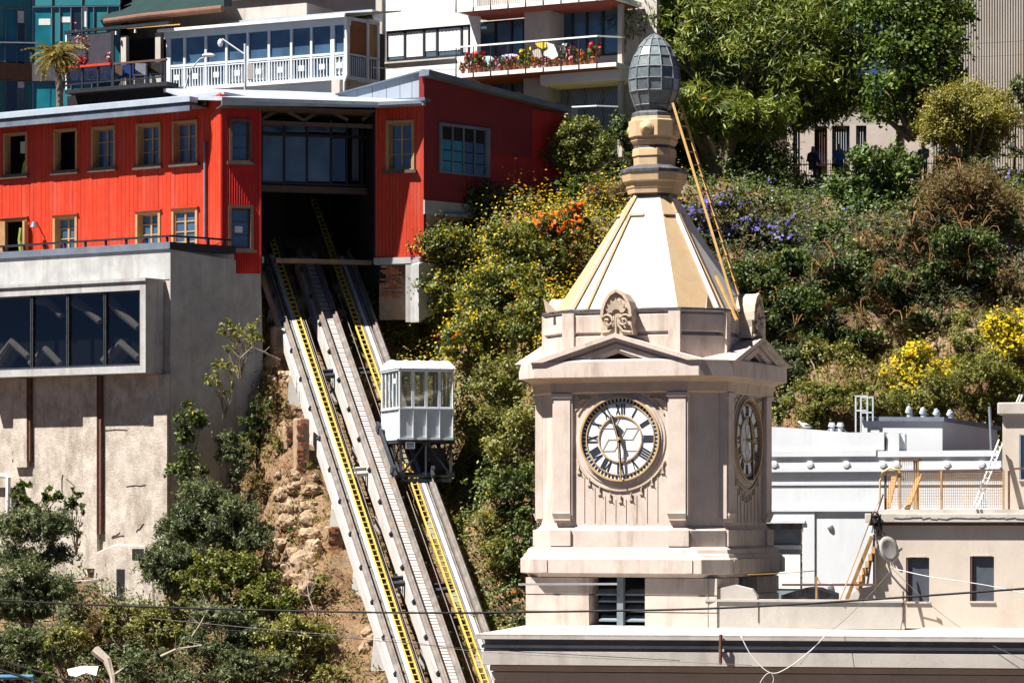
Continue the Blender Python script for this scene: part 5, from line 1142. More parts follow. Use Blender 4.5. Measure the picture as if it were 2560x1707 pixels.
# ------------------------------------------------------------------ white apartment block
FA = Face(950, 124.0, (.88, -.475))
AP = thing('apartment_block', 'white apartment block with flowered balconies behind the station', 'apartment building', FA.pt(4, CAMZ + 8, -4))
def az(y, ref=1140, w=0.0): return FA.z(ref, y, w)
ww = (FA.u(965), FA.u(1176), FA.z(965, 156), FA.z(965, 79))
mk('wall', holed(FA, FA.u(946), FA.u(1192), az(420), az(-60), [ww], -.3, 0), M['white'], AP); mk('corner_pier', MB().fb(FA, FA.u(944), FA.u(959), az(420), az(-60), 0, .14), M['parapet'], AP)
def slide(parent, F, x0, x1, y0, y1, cuts, pm='pane', fm='black', ref=None, curtain=False):
    r = x0 if ref is None else ref; u0, u1, z0, z1 = F.u(x0), F.u(x1), F.z(r, y1), F.z(r, y0)
    w = mk('window', MB().fb(F, u0, u1, z1 - .06, z1, -.05, .06).fb(F, u0, u1, z0, z0 + .06, -.05, .06).fb(F, u0, u0 + .06, z0 + .06, z1 - .06, -.05, .06).fb(F, u1 - .06, u1, z0 + .06, z1 - .06, -.05, .06), M[fm], parent)
    us = [u0] + [F.u(c) for c in cuts] + [u1]
    for i, (a, b) in enumerate(zip(us, us[1:])):
        if i: mk('mullion', MB().fb(F, a - .045, a + .045, z0 + .06, z1 - .06, -.04, .05), M[fm], w)
        mk('pane', MB().fb(F, a + .05, b - .05, z0 + .06, z1 - .06, -.02, .0), M[pm], w)
        if curtain:
            cm = MB(); n = 12; pts = [(a + .06 + (b - a - .12) * k / n, .012 + .02 * (k % 2) * RNG.uniform(.5, 1)) for k in range(n + 1)]; zl = z0 + .07 + RNG.uniform(0, .25)
            for (ua, wa), (ub_, wb) in zip(pts, pts[1:]): cm.add([F.pt(ua, zl, wa), F.pt(ub_, zl, wb), F.pt(ub_, z1 - .08, wb), F.pt(ua, z1 - .08, wa)], [(0, 1, 2, 3)])
            mk('curtain', cm, M['white'], w, fix=False)
    return w
slide(AP, FA.off(-.12), 966, 1175, 80, 155, (1013, 1061, 1094, 1155), 'steelpane', curtain=True); mk('sill', MB().fb(FA, FA.u(962), FA.u(1140), FA.z(965, 161), FA.z(965, 157), 0, .1), M['parapet'], AP)
FAr = FA.off(-1.3)
mk('loggia_wall', holed(FAr, FAr.u(1175), FAr.u(1640), az(560), az(-60), [], -.4, -.06), M['parapet'], AP)
slide(AP, FAr, 1197, 1312, 57, 184, (1240, 1280), 'pane', ref=1197); slide(AP, FAr, 1380, 1560, 33, 150, (1432, 1468, 1508), 'pane', ref=1380)
slide(AP, FAr, 1230, 1312, 208, 330, (1282,), 'steelpane', ref=1230); slide(AP, FAr, 1378, 1560, 203, 345, (1421, 1463, 1508), 'pane', ref=1378)
gr = MB()
for k in range(46):
    x = 1382 + k * 3.8
    for j in range(9): gr.bar(FAr.at(x + (1.6 if j % 2 else -1.6), 213 + j * 14, .1), FAr.at(x + (-1.6 if j % 2 else 1.6), 227 + j * 14, .1), .014, .014)
mk('security_grille', gr, M['pale'], AP, kind='stuff')
for (xa, xb, ya, yb) in ((1311, 1376, 22, 190), (1309, 1368, 192, 262)): mk('divider', MB().fb(FA, FA.u(xa, -.2), FA.u(xb, -.2), az(yb), az(ya), -1.3, -.2), M['parapet'], AP)
mk('column', MB().fb(FA, FA.u(1178), FA.u(1193), az(420), az(25), -.1, .02), M['white'], AP); mk('column', MB().fb(FA, FA.u(1541), FA.u(1552), az(420), az(-20), -.3, -.1), M['parapet'], AP)
def balcony(yt, rail):
    u0, u1 = FA.u(1140, .9), FA.u(1492, .9); z1, z0 = az(yt, 1140, .9), az(yt + 10, 1140, .9)
    mk('balcony_slab', MB().fb(FA, u0, u1 + .8, z0, z1, -1.25, .9), M['white'], AP); mk('balcony_soffit', MB().fb(FA, u0 + .2, u1 + .6, z0 - .03, z0 - .002, -1.25, .8), M['redrust'], AP)
    b = thing('balcony_railing', ['thin black railing with white handrail on the flowered balcony', 'thin black railing on the topmost balcony'][rail], 'railing', FA.pt((u0 + u1) / 2, z1, .85), 'apartment balcony railings')
    zh = z1 + 1.02
    mk('handrail', MB().bar(FA.pt(u0, zh, .86), FA.pt(u1, zh, .86), .07, .06).bar(FA.pt(u1, zh + .003, .86), FA.pt(u1 + .75, zh + .003, .1), .06, .055), M['white'], b)
    br = MB(); n = 74
    for k in range(n): u = u0 + (u1 - u0) * k / (n - 1); br.bar(FA.pt(u, z1, .86), FA.pt(u, zh, .86), .012, .012)
    mk('bars', br, M['black'], b, kind='stuff')
    for k in range(9): u = u0 + (u1 - u0) * k / 8; mk('post', MB().bar(FA.pt(u, z1 - .16, .92), FA.pt(u, zh, .88), .028, .028), M['black'], b)
    return u0, u1, z1
bu0, bu1, bz = balcony(186, 0); balcony(22, 1)
mk('slab_return', MB().fb(FA, FA.u(1360), FA.u(1560), az(232), az(197), -1.25, .3), M['white'], AP)
mk('lower_rail', MB().bar(FA.at(1430, 268, .9), FA.at(1492, 265, .9), .06, .05).bar(FA.at(1492, 265, .9), FA.at(1545, 267, .4), .06, .05), M['white'], AP)
mk('roof_stub', MB().fb(FS, FS.u(1415), FS.u(1440), FS.z(1415, 330), FS.z(1415, 268), -.5, .1), M['parapet'], AP)
# potted flowers
FLW = {n: surf('petals ' + n, c, tuple(min(1, x * 1.25) for x in c), 8, rough=.7, bmp=0) for n, c in {'red': (.62, .03, .02), 'orange': (.70, .16, .015), 'pink': (.62, .25, .32), 'yellow': (.70, .50, .02), 'white': (.7, .65, .66), 'violet': (.17, .12, .5)}.items()}
M['terracotta'] = surf('terracotta', (.32, .10, .045), (.44, .16, .08), 6); M['herb'] = surf('pot foliage', (.05, .10, .02), (.11, .17, .04), 25)
pot = MB().loft([[(r * math.cos(k * .785), r * math.sin(k * .785), z) for k in range(8)] for r, z in ((.07, 0), (.10, .17), (.115, .17), (.115, .21), (.09, .21))]); potm = bpy.data.meshes.new('pot'); potm.from_pydata(pot.v, [], pot.f); potm.materials.append(M['terracotta'])
def plantmesh(seed, r, h, n):
    q = random.Random(seed); m = MB()
    for k in range(n):
        a = q.uniform(0, 6.28); rr = r * math.sqrt(q.random()); c = Vector((rr * math.cos(a), rr * math.sin(a), .2 + q.random() * h)); d = Vector((q.uniform(-1, 1), q.uniform(-1, 1), q.uniform(-.3, 1))).normalized(); s2 = d.cross(Vector((q.random(), q.random(), .3))).normalized(); L = q.uniform(.05, .1)
        m.add([c - d * L, c + s2 * L * .5, c + d * L, c - s2 * L * .5], [(0, 1, 2, 3)])
    return m
kinds = list(FLW); pms = []
for i in range(6):
    a = plantmesh(i, .17, .34, 46); f = plantmesh(50 + i, .17, .40, 40); me = bpy.data.meshes.new('plant'); me.from_pydata(a.v, [], a.f); me.materials.append(M['herb']); mf = bpy.data.meshes.new('blossom'); mf.from_pydata(f.v, [], f.f); mf.materials.append(FLW[kinds[i]]); pms.append((me, mf))
pr_ = random.Random(3)
for i in range(27):
    u = bu0 + .12 + (bu1 - bu0 - .2) * (i + pr_.uniform(-.2, .2) + .5) / 27; k = pr_.choice([0, 0, 1, 1, 2, 3, 4, 0]); sc = pr_.choice([.55, .7, .8, 1.0, 1.35])
    t = thing('flower_pot', 'terracotta pot with %s flowers, %s from the left on the apartment balcony' % (kinds[k], nth(i)), 'flower pot', FA.pt(u, bz, .66 + pr_.uniform(-.12, .08)), 'pots on the apartment balcony')
    t.scale = (sc, sc, sc); put(potm, 'pot', t, Matrix()); put(pms[k][0], 'foliage', t, Matrix()); put(pms[k][1], 'blossom', t, Matrix(), )
for (x, c, lb) in ((1216, (.42, .58, .6), 'pale turquoise rounded chair cover on the apartment balcony'), (1280, (.42, .38, .6), 'lilac rounded chair cover on the apartment balcony')):
    b0 = FA.pt(FA.u(x, .3), bz, .3); mk('chair_cover', MB().loft([[b0 + Vector((r * 1.3 * math.cos(k * .52), r * .6 * math.sin(k * .52), z)) for k in range(12)] for r, z in ((.30, 0), (.32, .3), (.28, .55), (.15, .68), (.02, .7))]), surf(lb, c, tuple(x2 * 1.1 for x2 in c), 4), smooth=True, label=lb, cat='chair cover', group='covers on the balcony')
mk('laundry', MB().prism([FA.at(x, y, .3) for x, y in ((1338, 108), (1365, 106), (1366, 118), (1356, 123), (1342, 116))], (0, .08, 0)), FLW['yellow'], label='bright yellow cloth hung over the balcony rail', cat='cloth')
mk('laundry', MB().prism([FA.at(x, y, .25) for x, y in ((1366, 106), (1385, 112), (1396, 140), (1380, 150), (1358, 138))], (0, .08, 0)), M['white'], label='white sheet hanging beside the yellow cloth', cat='cloth')
mk('laundry', MB().prism([FA.at(x, y, .25) for x, y in ((1330, 128), (1350, 120), (1356, 150), (1340, 155))], (0, .08, 0)), M['parapet'], label='grey cloth hanging left of the white sheet on the balcony', cat='cloth')

FQ = Face(500, 138, (1, -.3)); BQ = thing('rear_building', 'pale upper building glimpsed behind the veranda roof', 'building', FQ.pt(3, CAMZ + 10, -2)); mk('wall', MB().fpx(FQ, 380, 990, -60, 120, -4, 0), M['parapet'], BQ); mk('roof_band', MB().fpx(FQ, 380, 990, 4, 11, 0, .3), M['roofmetal'], BQ); mk('roof_fringe', MB().fpx(FQ, 560, 660, -6, 3, 0, .15), M['wood'], BQ)
# ------------------------------------------------------------------ black restaurant terrace, awnings
FK = Face(415, 121.4, (.87, -.49))
KT = thing('black_terrace', 'black steel terrace with red rail left of the veranda', 'terrace', FK.pt(-2, CAMZ + 14, -1))
def kz(y): return FK.z(415, y)
def kb(name, x0, x1, y0, y1, w0, w1, mat, **k): return mk(name, MB().fb(FK, FK.u(x0, w1), FK.u(x1, w1), kz(y1), kz(y0), w0, w1), M[mat], KT, **k)
kb('floor_edge', 162, 418, 205, 215, -3, .05, 'black'); kb('under_wall', 168, 418, 215, 262, -2.5, -.6, 'darkroom'); kb('back_wall', 150, 420, 55, 205, -3.4, -3, 'darkroom')
for x in (165, 205, 244, 281, 325, 366, 411): kb('post', x - (3.5 if x == 281 else 1.8), x + (3.5 if x == 281 else 1.8), 60 if x in (165, 281) else 150, 205, -.05, .03, 'black' if x != 165 else 'whitemetal')
kb('lower_rail', 166, 414, 190, 194, -.03, .02, 'black'); kb('hand_rail', 284, 414, 147, 152, -.06, .06, 'rust'); mk('red_rail', MB().fb(FK, FK.u(162), FK.u(279), kz(152), kz(146), -.1, .1), M['redboard'], KT)
kb('roof_beam', 160, 420, 55, 62, -.1, .06, 'black'); M['railglass'] = clear_glass('rail glass', (.5, .52, .6), .10); kb('glass_infill', 286, 412, 153, 189, -.02, .0, 'railglass'); kb('glass_infill', 170, 279, 153, 189, -.02, .0, 'railglass')
for x in (302, 388): kb('column', x, x + 13, 62, 200, -1.7, -1.5, 'parapet')
lt = MB(); ux0, ux1, zz0, zz1 = FK.u(170), FK.u(279), kz(146), kz(66); 
for k in range(-14, 26):
    for sg in (1, -1):
        a = ux0 + (ux1 - ux0) * k / 26; pts = [(a, zz0 if sg > 0 else zz1), (a + (zz1 - zz0), zz1 if sg > 0 else zz0)]
        (ua, za), (ub_, zb2) = pts
        t0 = max(0, (ux0 - ua) / (ub_ - ua)); t1 = min(1, (ux1 - ua) / (ub_ - ua))
        if t1 > t0: lt.bar(FK.pt(ua + (ub_ - ua) * t0, za + (zb2 - za) * t0, -.02 + .01 * sg), FK.pt(ua + (ub_ - ua) * t1, za + (zb2 - za) * t1, -.02 + .01 * sg), .022, .012)
mk('lattice', lt, surf('grey lattice', (.16, .15, .19), (.22, .21, .25), 6), KT, kind='stuff'); kb('lattice_backing', 168, 280, 66, 146, -.12, -.10, 'lead')
def bouquet(name, label, c, r, n, mats, cat):
    t = thing(name, label, cat, c); q = random.Random(len(label))
    for mname, cnt in mats:
        m = MB()
        for k in range(cnt):
            p = c + Vector((q.gauss(0, r[0]), q.gauss(0, r[1]), q.gauss(0, r[2]))); d = Vector((q.uniform(-1, 1), q.uniform(-1, 1), q.uniform(-1, 1))).normalized(); s2 = d.orthogonal().normalized(); L = q.uniform(.03, .07); m.add([p - d * L, p + s2 * L * .6, p + d * L, p - s2 * L * .6], [(0, 1, 2, 3)])
        mk({'herb': 'foliage'}.get(mname, 'blossom'), m, M[mname] if mname in M else FLW[mname], t)
    return t
bouquet('flower_garland', 'garland of orange and pink blossoms on the grey lattice', FK.at(215, 110, .05), (.35, .04, .25), 0, (('herb', 70), ('orange', 60), ('pink', 30)), 'garland')
bouquet('red_flower_box', 'red geraniums on the red rail of the black terrace', FK.at(203, 150, .05), (.14, .08, .07), 0, (('red', 70), ('herb', 15)), 'flowers'); bouquet('pink_flower_pot', 'pink flowers at the right end of the red rail', FK.at(272, 142, 0), (.06, .06, .09), 0, (('pink', 40), ('herb', 15)), 'flowers')
bouquet('planter_greens', 'green plants behind the glass of the black terrace', FK.at(225, 190, -.5), (.4, .1, .1), 0, (('herb', 80), ('yellow', 8)), 'plants')
def chair(label, x, mat, seat_h=.45, lean=.12):
    b0 = FK.pt(FK.u(x, -.8), kz(204), -.8); t = thing('terrace_chair', label, 'chair', b0, 'chairs on the black terrace'); g = lambda a, b, z: b0 + Vector((a, b, z))
    mk('seat', MB().hexa([g(-.22, -.2, seat_h - .03), g(.22, -.2, seat_h - .03), g(.22, .22, seat_h - .03), g(-.22, .22, seat_h - .03), g(-.22, -.2, seat_h), g(.22, -.2, seat_h), g(.22, .22, seat_h), g(-.22, .22, seat_h)]), mat, t)
    mk('backrest', MB().hexa([g(-.22, .2, seat_h), g(.22, .2, seat_h), g(.22, .24, seat_h), g(-.22, .24, seat_h), g(-.22, .2 + lean, seat_h + .5), g(.22, .2 + lean, seat_h + .5), g(.22, .24 + lean, seat_h + .5), g(-.22, .24 + lean, seat_h + .5)]), mat, t)
    for sx in (-.2, .2):
        for sy in (-.18, .2): mk('leg', MB().bar(g(sx, sy, 0), g(sx, sy, seat_h), .03, .03), M['whitemetal'], t)
M['bluecloth'] = surf('blue canvas', (.03, .11, .38), (.05, .15, .46), 6)
for lb, x, m in (('white chair with blue canvas behind the glass rail', 318, M['bluecloth']), ('white plastic chair in the middle of the black terrace', 350, M['white']), ('brown reclining chair at the right end of the black terrace', 390, M['framedark']), ('tan wooden chair beside the blue canvas chair', 296, M['wood'])): chair(lb, x, m)
M['awning'] = surf('brown awning canvas', (.13, .065, .045), (.20, .10, .07), 3); M['greenroof'] = surf('dark green roof canvas', (.004, .020, .021), (.007, .03, .03), 2)
FAw = FK.off(-1.3)
mk('rolled_awning', MB().tube([FAw.at(262, 56, 0), FAw.at(360, 42, 0), FAw.at(460, 32, 0), FAw.at(556, 22, 0)], .13, 10), M['awning'], label='brown rolled awning tube above the black terrace', cat='awning')
mk('green_awning', MB().hexa([FAw.at(250, 52, -.6), FAw.at(560, 18, -.6), FAw.at(580, 16, -4), FAw.at(250, 50, -4)] + [FAw.at(262, 6, -2.2), FAw.at(560, -20, -2.2), FAw.at(580, -22, -4), FAw.at(262, 2, -4)]), M['greenroof'], label='dark green sloping awning roof over the terrace', cat='awning')
mk('orange_sunshade', MB().hexa([FAw.at(318, 73, 0), FAw.at(450, 63, 0), FAw.at(450, 62, -1.4), FAw.at(318, 70, -1.4)] + [FAw.at(318, 71, 0), FAw.at(450, 61, 0), FAw.at(450, 60, -1.4), FAw.at(318, 68, -1.4)]), surf('ochre canvas', (.5, .27, .06), (.6, .35, .1), 4), label='thin ochre sunshade strip under the brown awning', cat='sunshade')
for i in range(3): mk('light_bulb', MB().tube([FAw.at(242 + 48 * i, 84 - 5 * i, 0), FAw.at(242 + 48 * i, 93 - 5 * i, 0)], .035, 6, .05), M['white'], label=['hanging white bulb over the lattice, leftmost of three', 'hanging white bulb over the lattice, middle of three', 'hanging white bulb right of the lattice, rightmost of three'][i], cat='bulb', group='bulbs under the awning')

# ------------------------------------------------------------------ teal glass building, far left
FX = Face(80, 126, (1, -.08)); FX0 = Face(80, 126, (.9, .42))
TE = thing('teal_glass_building', 'teal glass office building behind the palm at the left edge', 'building', FX.pt(0, CAMZ + 8, -3))
mk('core', MB().fb(FX, 0, FX.u(300), FX.z(80, 300), FX.z(80, -40), -6, -.3), M['darkroom'], TE); mk('core', MB().fb(FX0, FX0.u(-60), 0, FX0.z(80, 300), FX0.z(80, -40), -4, -.3), M['darkroom'], TE)
def curtain(F, cuts, y0, y1, mats):
    for i, (a, b) in enumerate(zip(cuts, cuts[1:])):
        mk('glass_panel', MB().fb(F, F.u(a + .8), F.u(b - .8), F.z(80, y1), F.z(80, y0), -.1, 0), M[mats[i % len(mats)]], TE); mk('mullion', MB().fb(F, F.u(b - 1), F.u(b + 1), F.z(80, y1), F.z(80, y0), -.1, .06), M['gutter'], TE)
    mk('rail', MB().fb(F, F.u(cuts[0]), F.u(cuts[-1]), F.z(80, y0 + 2), F.z(80, y0), -.1, .07), M['gutter'], TE)
curtain(FX, [82, 130, 150, 178, 205, 218, 235, 270, 300], 18, 160, ['teal', 'tealpanel', 'teal', 'panedark', 'tealpanel', 'teal', 'tealpanel']); curtain(FX, [82, 150, 178, 230, 300], 205, 290, ['teal', 'tealpanel', 'teal']); curtain(FX, [82, 130, 205, 300], -30, 16, ['tealpanel'])
curtain(FX0, [-50, 13, 42, 62, 80], 25, 160, ['tealpanel', 'teal', 'panedark', 'tealpanel']); curtain(FX0, [-50, 13, 42, 62, 80], 205, 290, ['tealpanel', 'panedark', 'steelpane', 'tealpanel']); curtain(FX0, [-50, 80], -30, 24, ['tealpanel'])
for F, a, b in ((FX, 80, 300), (FX0, -60, 80)): mk('floor_slab', MB().fb(F, F.u(a), F.u(b), F.z(80, 204), F.z(80, 162), -.2, .1), M['rust'] if F is FX0 else M['lead'], TE)
for (x0, x1, y0, y1) in ((97, 126, 48, 64), (151, 176, 44, 58), (205, 216, 18, 70)): mk('white_blind', MB().fb(FX, FX.u(x0), FX.u(x1), FX.z(80, y1), FX.z(80, y0), 0, .012), M['white'], TE)
for (x0, x1, y0, y1) in ((44, 60, 30, 60), (44, 60, 207, 222)): mk('white_blind', MB().fb(FX0, FX0.u(x0), FX0.u(x1), FX0.z(80, y1), FX0.z(80, y0), 0, .012), M['white'], TE)
mk('balcony_rail', MB().bar(FX0.at(-50, 106, .4), FX.at(98, 108, .5), .05, .05), M['pale'], TE); mk('glass_balustrade', MB().fb(FX0, FX0.u(-50), FX0.u(80), FX0.z(80, 160), FX0.z(80, 108), .38, .4), M['tealpanel'] and clear_glass('balustrade glass', (.3, .5, .52), .12), TE)

# ------------------------------------------------------------------ corrugated wall and house on the upper right
FZ = Face(2390, 131, (1, .12))
CW_ = thing('corrugated_wall', 'tall beige corrugated wall behind the trees at the upper right', 'wall', FZ.pt(2, CAMZ + 12, -.5))
mk('sheeting', corrugated(FZ, FZ.u(2330), FZ.u(2760), FZ.z(2390, 470), FZ.z(2390, -60), [], .11, .02), surf('beige sheeting', (.36, .33, .29), (.45, .42, .37), .5, stain=(.36, .28, .18), stain_amt=.6), CW_, fix=False); mk('wall_core', MB().fb(FZ, FZ.u(2330), FZ.u(2760), FZ.z(2390, 470), FZ.z(2390, -60), -.5, -.01), M['beige'], CW_)
FH = Face(1930, 126.5, (1, -.1))
HS = thing('garden_house', 'pinkish white columned house in the shade behind the big tree', 'house', FH.pt(2, CAMZ + 12, -2))
mk('back_wall', MB().fb(FH, FH.u(1700), FH.u(2330), FH.z(1930, 480), FH.z(1930, 250), -.5, -.05), M['framedark'], HS); mk('entablature', MB().fb(FH, FH.u(1700), FH.u(2330), FH.z(1930, 318), FH.z(1930, 285), -2, .12), M['parapet'], HS)
M['pinkwall'] = surf('pinkish plaster', (.52, .44, .40), (.60, .52, .47), 1)
for (a, b) in ((1700, 1760), (1968, 1983), (2000, 2036), (2068, 2080), (2124, 2140), (2166, 2240), (2262, 2330)): mk('column', MB().fb(FH, FH.u(a), FH.u(b), FH.z(1930, 480), FH.z(1930, 318), -.05, .14), M['pinkwall'], HS)
for (a, b) in ((1985, 1999), (2040, 2066), (2082, 2122), (2142, 2164)):
    w = mk('window', MB().fb(FH, FH.u(a), FH.u(b), FH.z(1930, 410), FH.z(1930, 320), -.03, .0), M['panedark'], HS); g2 = MB()
    for k in range(max(2, int((b - a) / 6))): u = FH.u(a + 3 + k * 6); g2.fb(FH, u - .012, u + .012, FH.z(1930, 410), FH.z(1930, 322), .02, .04)
    mk('window_bars', g2, M['rust'] if a in (2040,) else M['pale'], w, kind='stuff'); mk('sill', MB().fb(FH, FH.u(a), FH.u(b), FH.z(1930, 416), FH.z(1930, 410), -.03, .1), M['rust'], w)
FI = Face(1930, 122.6, (1, -.05)); IF = thing('iron_fence', 'black iron spear fence in front of the columned house', 'fence', FI.pt(2, FI.z(1930, 446), 0))
for ya in (412, 440): mk('rail', MB().bar(FI.at(1960, ya), FI.at(2420, ya - 4), .04, .04), M['black'], IF)
fb_ = MB()
for k in range(76): x = 1962 + k * 6; fb_.bar(FI.at(x, 452), FI.at(x, 404), .018, .018); fb_.tube([FI.at(x, 404), FI.at(x, 398)], .018, 4, .002)
mk('spear_bars', fb_, M['black'], IF, kind='stuff')
for x in (2140, 2312): mk('post', MB().bar(FI.at(x, 455), FI.at(x, 392), .09, .09), M['pinkwall'] if x > 2300 else M['black'], IF)
mk('garden_box', MB().fpx(FI, 1938, 1966, 424, 475, -.6, 0), M['redboard'], label='red and cream garden cupboard left of the iron fence', cat='cupboard')
UM = thing('parasol', 'white garden parasol at the right edge beside the yellow-green tree', 'parasol', P(2536, 420, 121)); uc = P(2540, 290, 121)
mk('canopy', MB().loft([[uc + Vector((r * math.cos(k * .785), r * math.sin(k * .785), z)) for k in range(8)] for r, z in ((.03, .28), (.75, .0), (.75, -.04), (.02, .2))]), M['white'], UM); mk('pole', MB().tube([uc + Vector((0, 0, .2)), P(2536, 425, 121)], .035, 6), M['rust'], UM)
# people in the garden, seen from the waist up behind the fence
SK = {'skin': surf('skin', (.42, .24, .16), (.48, .28, .19), 5, bmp=0), 'hair': surf('dark hair', (.02, .015, .012), (.03, .022, .016), 20)}
def person(px, head_py, Y, label, shirt, trousers, sit=False, turn=0.0, arm=.3, hairc='hair'):
    hd = P(px, head_py, Y); H = hd.z; hip = H - (.78 if True else 0); foot = hip - (.9 if not sit else .45)
    t = thing('person', label, 'person', Vector((hd.x, hd.y, foot)), 'people in the upper garden')
    cs, sn = math.cos(turn), math.sin(turn); g = lambda x, y, z: (x * cs - y * sn, x * sn + y * cs, z - foot)
    V = [g(0, 0, hip), g(0, .01, hip + .25), g(0, 0, hip + .5), g(0, -.01, hip + .6), g(0, -.03, hip + .70), g(0, -.03, hip + .82)]
    R = [.15, .14, .15, .07, .085, .085]; E = [(0, 1), (1, 2), (2, 3), (3, 4), (4, 5)]
    for sx in (-1, 1):
        b = len(V); V += [g(sx * .17, 0, hip + .49), g(sx * .23, .02 - arm * .2, hip + .24), g(sx * (.2 - .1 * arm), -.12 - arm * .4, hip + .08 + arm * .2), g(sx * (.18 - .12 * arm), -.18 - arm * .45, hip + .06 + arm * .2)]; R += [.065, .05, .042, .04]; E += [(2, b), (b, b + 1), (b + 1, b + 2), (b + 2, b + 3)]
        b = len(V)
        if sit: V += [g(sx * .1, -.03, hip - .02), g(sx * .12, -.42, hip - .02), g(sx * .12, -.42, foot + .05), g(sx * .12, -.55, foot + .03)]
        else: V += [g(sx * .1, 0, hip - .06), g(sx * .11, -.02, hip - .45), g(sx * .11, .02, foot + .07), g(sx * .11, -.14, foot + .03)]
        R += [.095, .07, .05, .035]; E += [(0, b), (b, b + 1), (b + 1, b + 2), (b + 2, b + 3)]
    me = bpy.data.meshes.new('body'); me.from_pydata(V, E, []); o = bpy.data.objects.new('body', me); COL.objects.link(o); o.parent = t; ORG[o.name] = Vector((0, 0, 0))
    sk = o.modifiers.new('skin', 'SKIN'); sk.use_smooth_shade = True
    for i, v in enumerate(me.skin_vertices[0].data): v.radius = (R[i], R[i] * (.75 if i < 3 else 1)); v.use_root = i == 0
    ss = o.modifiers.new('sub', 'SUBSURF'); ss.levels = 1; ss.render_levels = 1
    dg = bpy.context.evaluated_depsgraph_get(); m2 = bpy.data.meshes.new_from_object(o.evaluated_get(dg)); o.modifiers.clear(); o.data = m2
    m2.materials.clear(); ms = surf(label + ' shirt', shirt, tuple(x * 1.2 for x in shirt), 6); mt = surf(label + ' trousers', trousers, tuple(x * 1.2 for x in trousers), 6)
    for m in (ms, mt, SK['skin']): m2.materials.append(m)
    for p in m2.polygons:
        z = p.center.z + foot; rr = math.hypot(p.center.x, p.center.y)
        p.material_index = 2 if z > hip + .575 or (z < hip + .2 and rr > .2 and z > hip + .02 and not sit) else (0 if z > hip - .02 else 1); p.use_smooth = True
    hc = Vector(g(0, .0, hip + .80)); hm = MB().loft([[hc + Vector((r * math.cos(k * .628), r * math.sin(k * .628) + .02, z)) for k in range(10)] for r, z in ((.06, -.12), (.098, -.03), (.10, .05), (.07, .10), (.01, .125))])
    mk('hair', hm, SK[hairc], t, smooth=True)
    fc = Vector(g(0, -.12, hip + .755)); mk('nose', MB().tube([fc + Vector((0, 0, .02)), fc + Vector((0, -.02, -.02))], .012, 5), SK['skin'], t)
person(2032, 368, 123.6, 'person in black sitting left of the red window bars', (.05, .05, .06), (.06, .06, .08), True, .3)
person(2098, 362, 123.4, 'person in a blue shirt leaning on the fence between columns', (.09, .18, .38), (.04, .04, .05), True, -.4, .5)
person(2142, 366, 123.8, 'person in dark clothes right of the blue-shirted person', (.07, .065, .07), (.05, .05, .06), True, .2)
person(2201, 376, 123.2, 'person in a dark red top beside the glossy shrub', (.22, .06, .07), (.03, .03, .04), True, 0)
person(2232, 372, 124.4, 'person in bright blue half hidden behind the glossy shrub', (.03, .15, .42), (.03, .03, .04), True, .6)
person(2308, 358, 122.0, 'person in dark clothing standing at the fence post beside the yellow-green tree', (.16, .19, .22), (.10, .10, .12), False, -.5, .4)
# ------------------------------------------------------------------ garden terrace on top of the slope
mb = MB(); zg = CAMZ + 12.75
mb.hexa([(6.2, 121.6, zg - 4), (48, 120.9, zg - 4), (48, 150, zg - 4), (6.2, 150, zg - 4), (6.2, 121.6, zg), (48, 120.9, zg), (48, 150, zg), (6.2, 150, zg)])
mk('garden_terrace', mb, M['soil'], kind='structure')

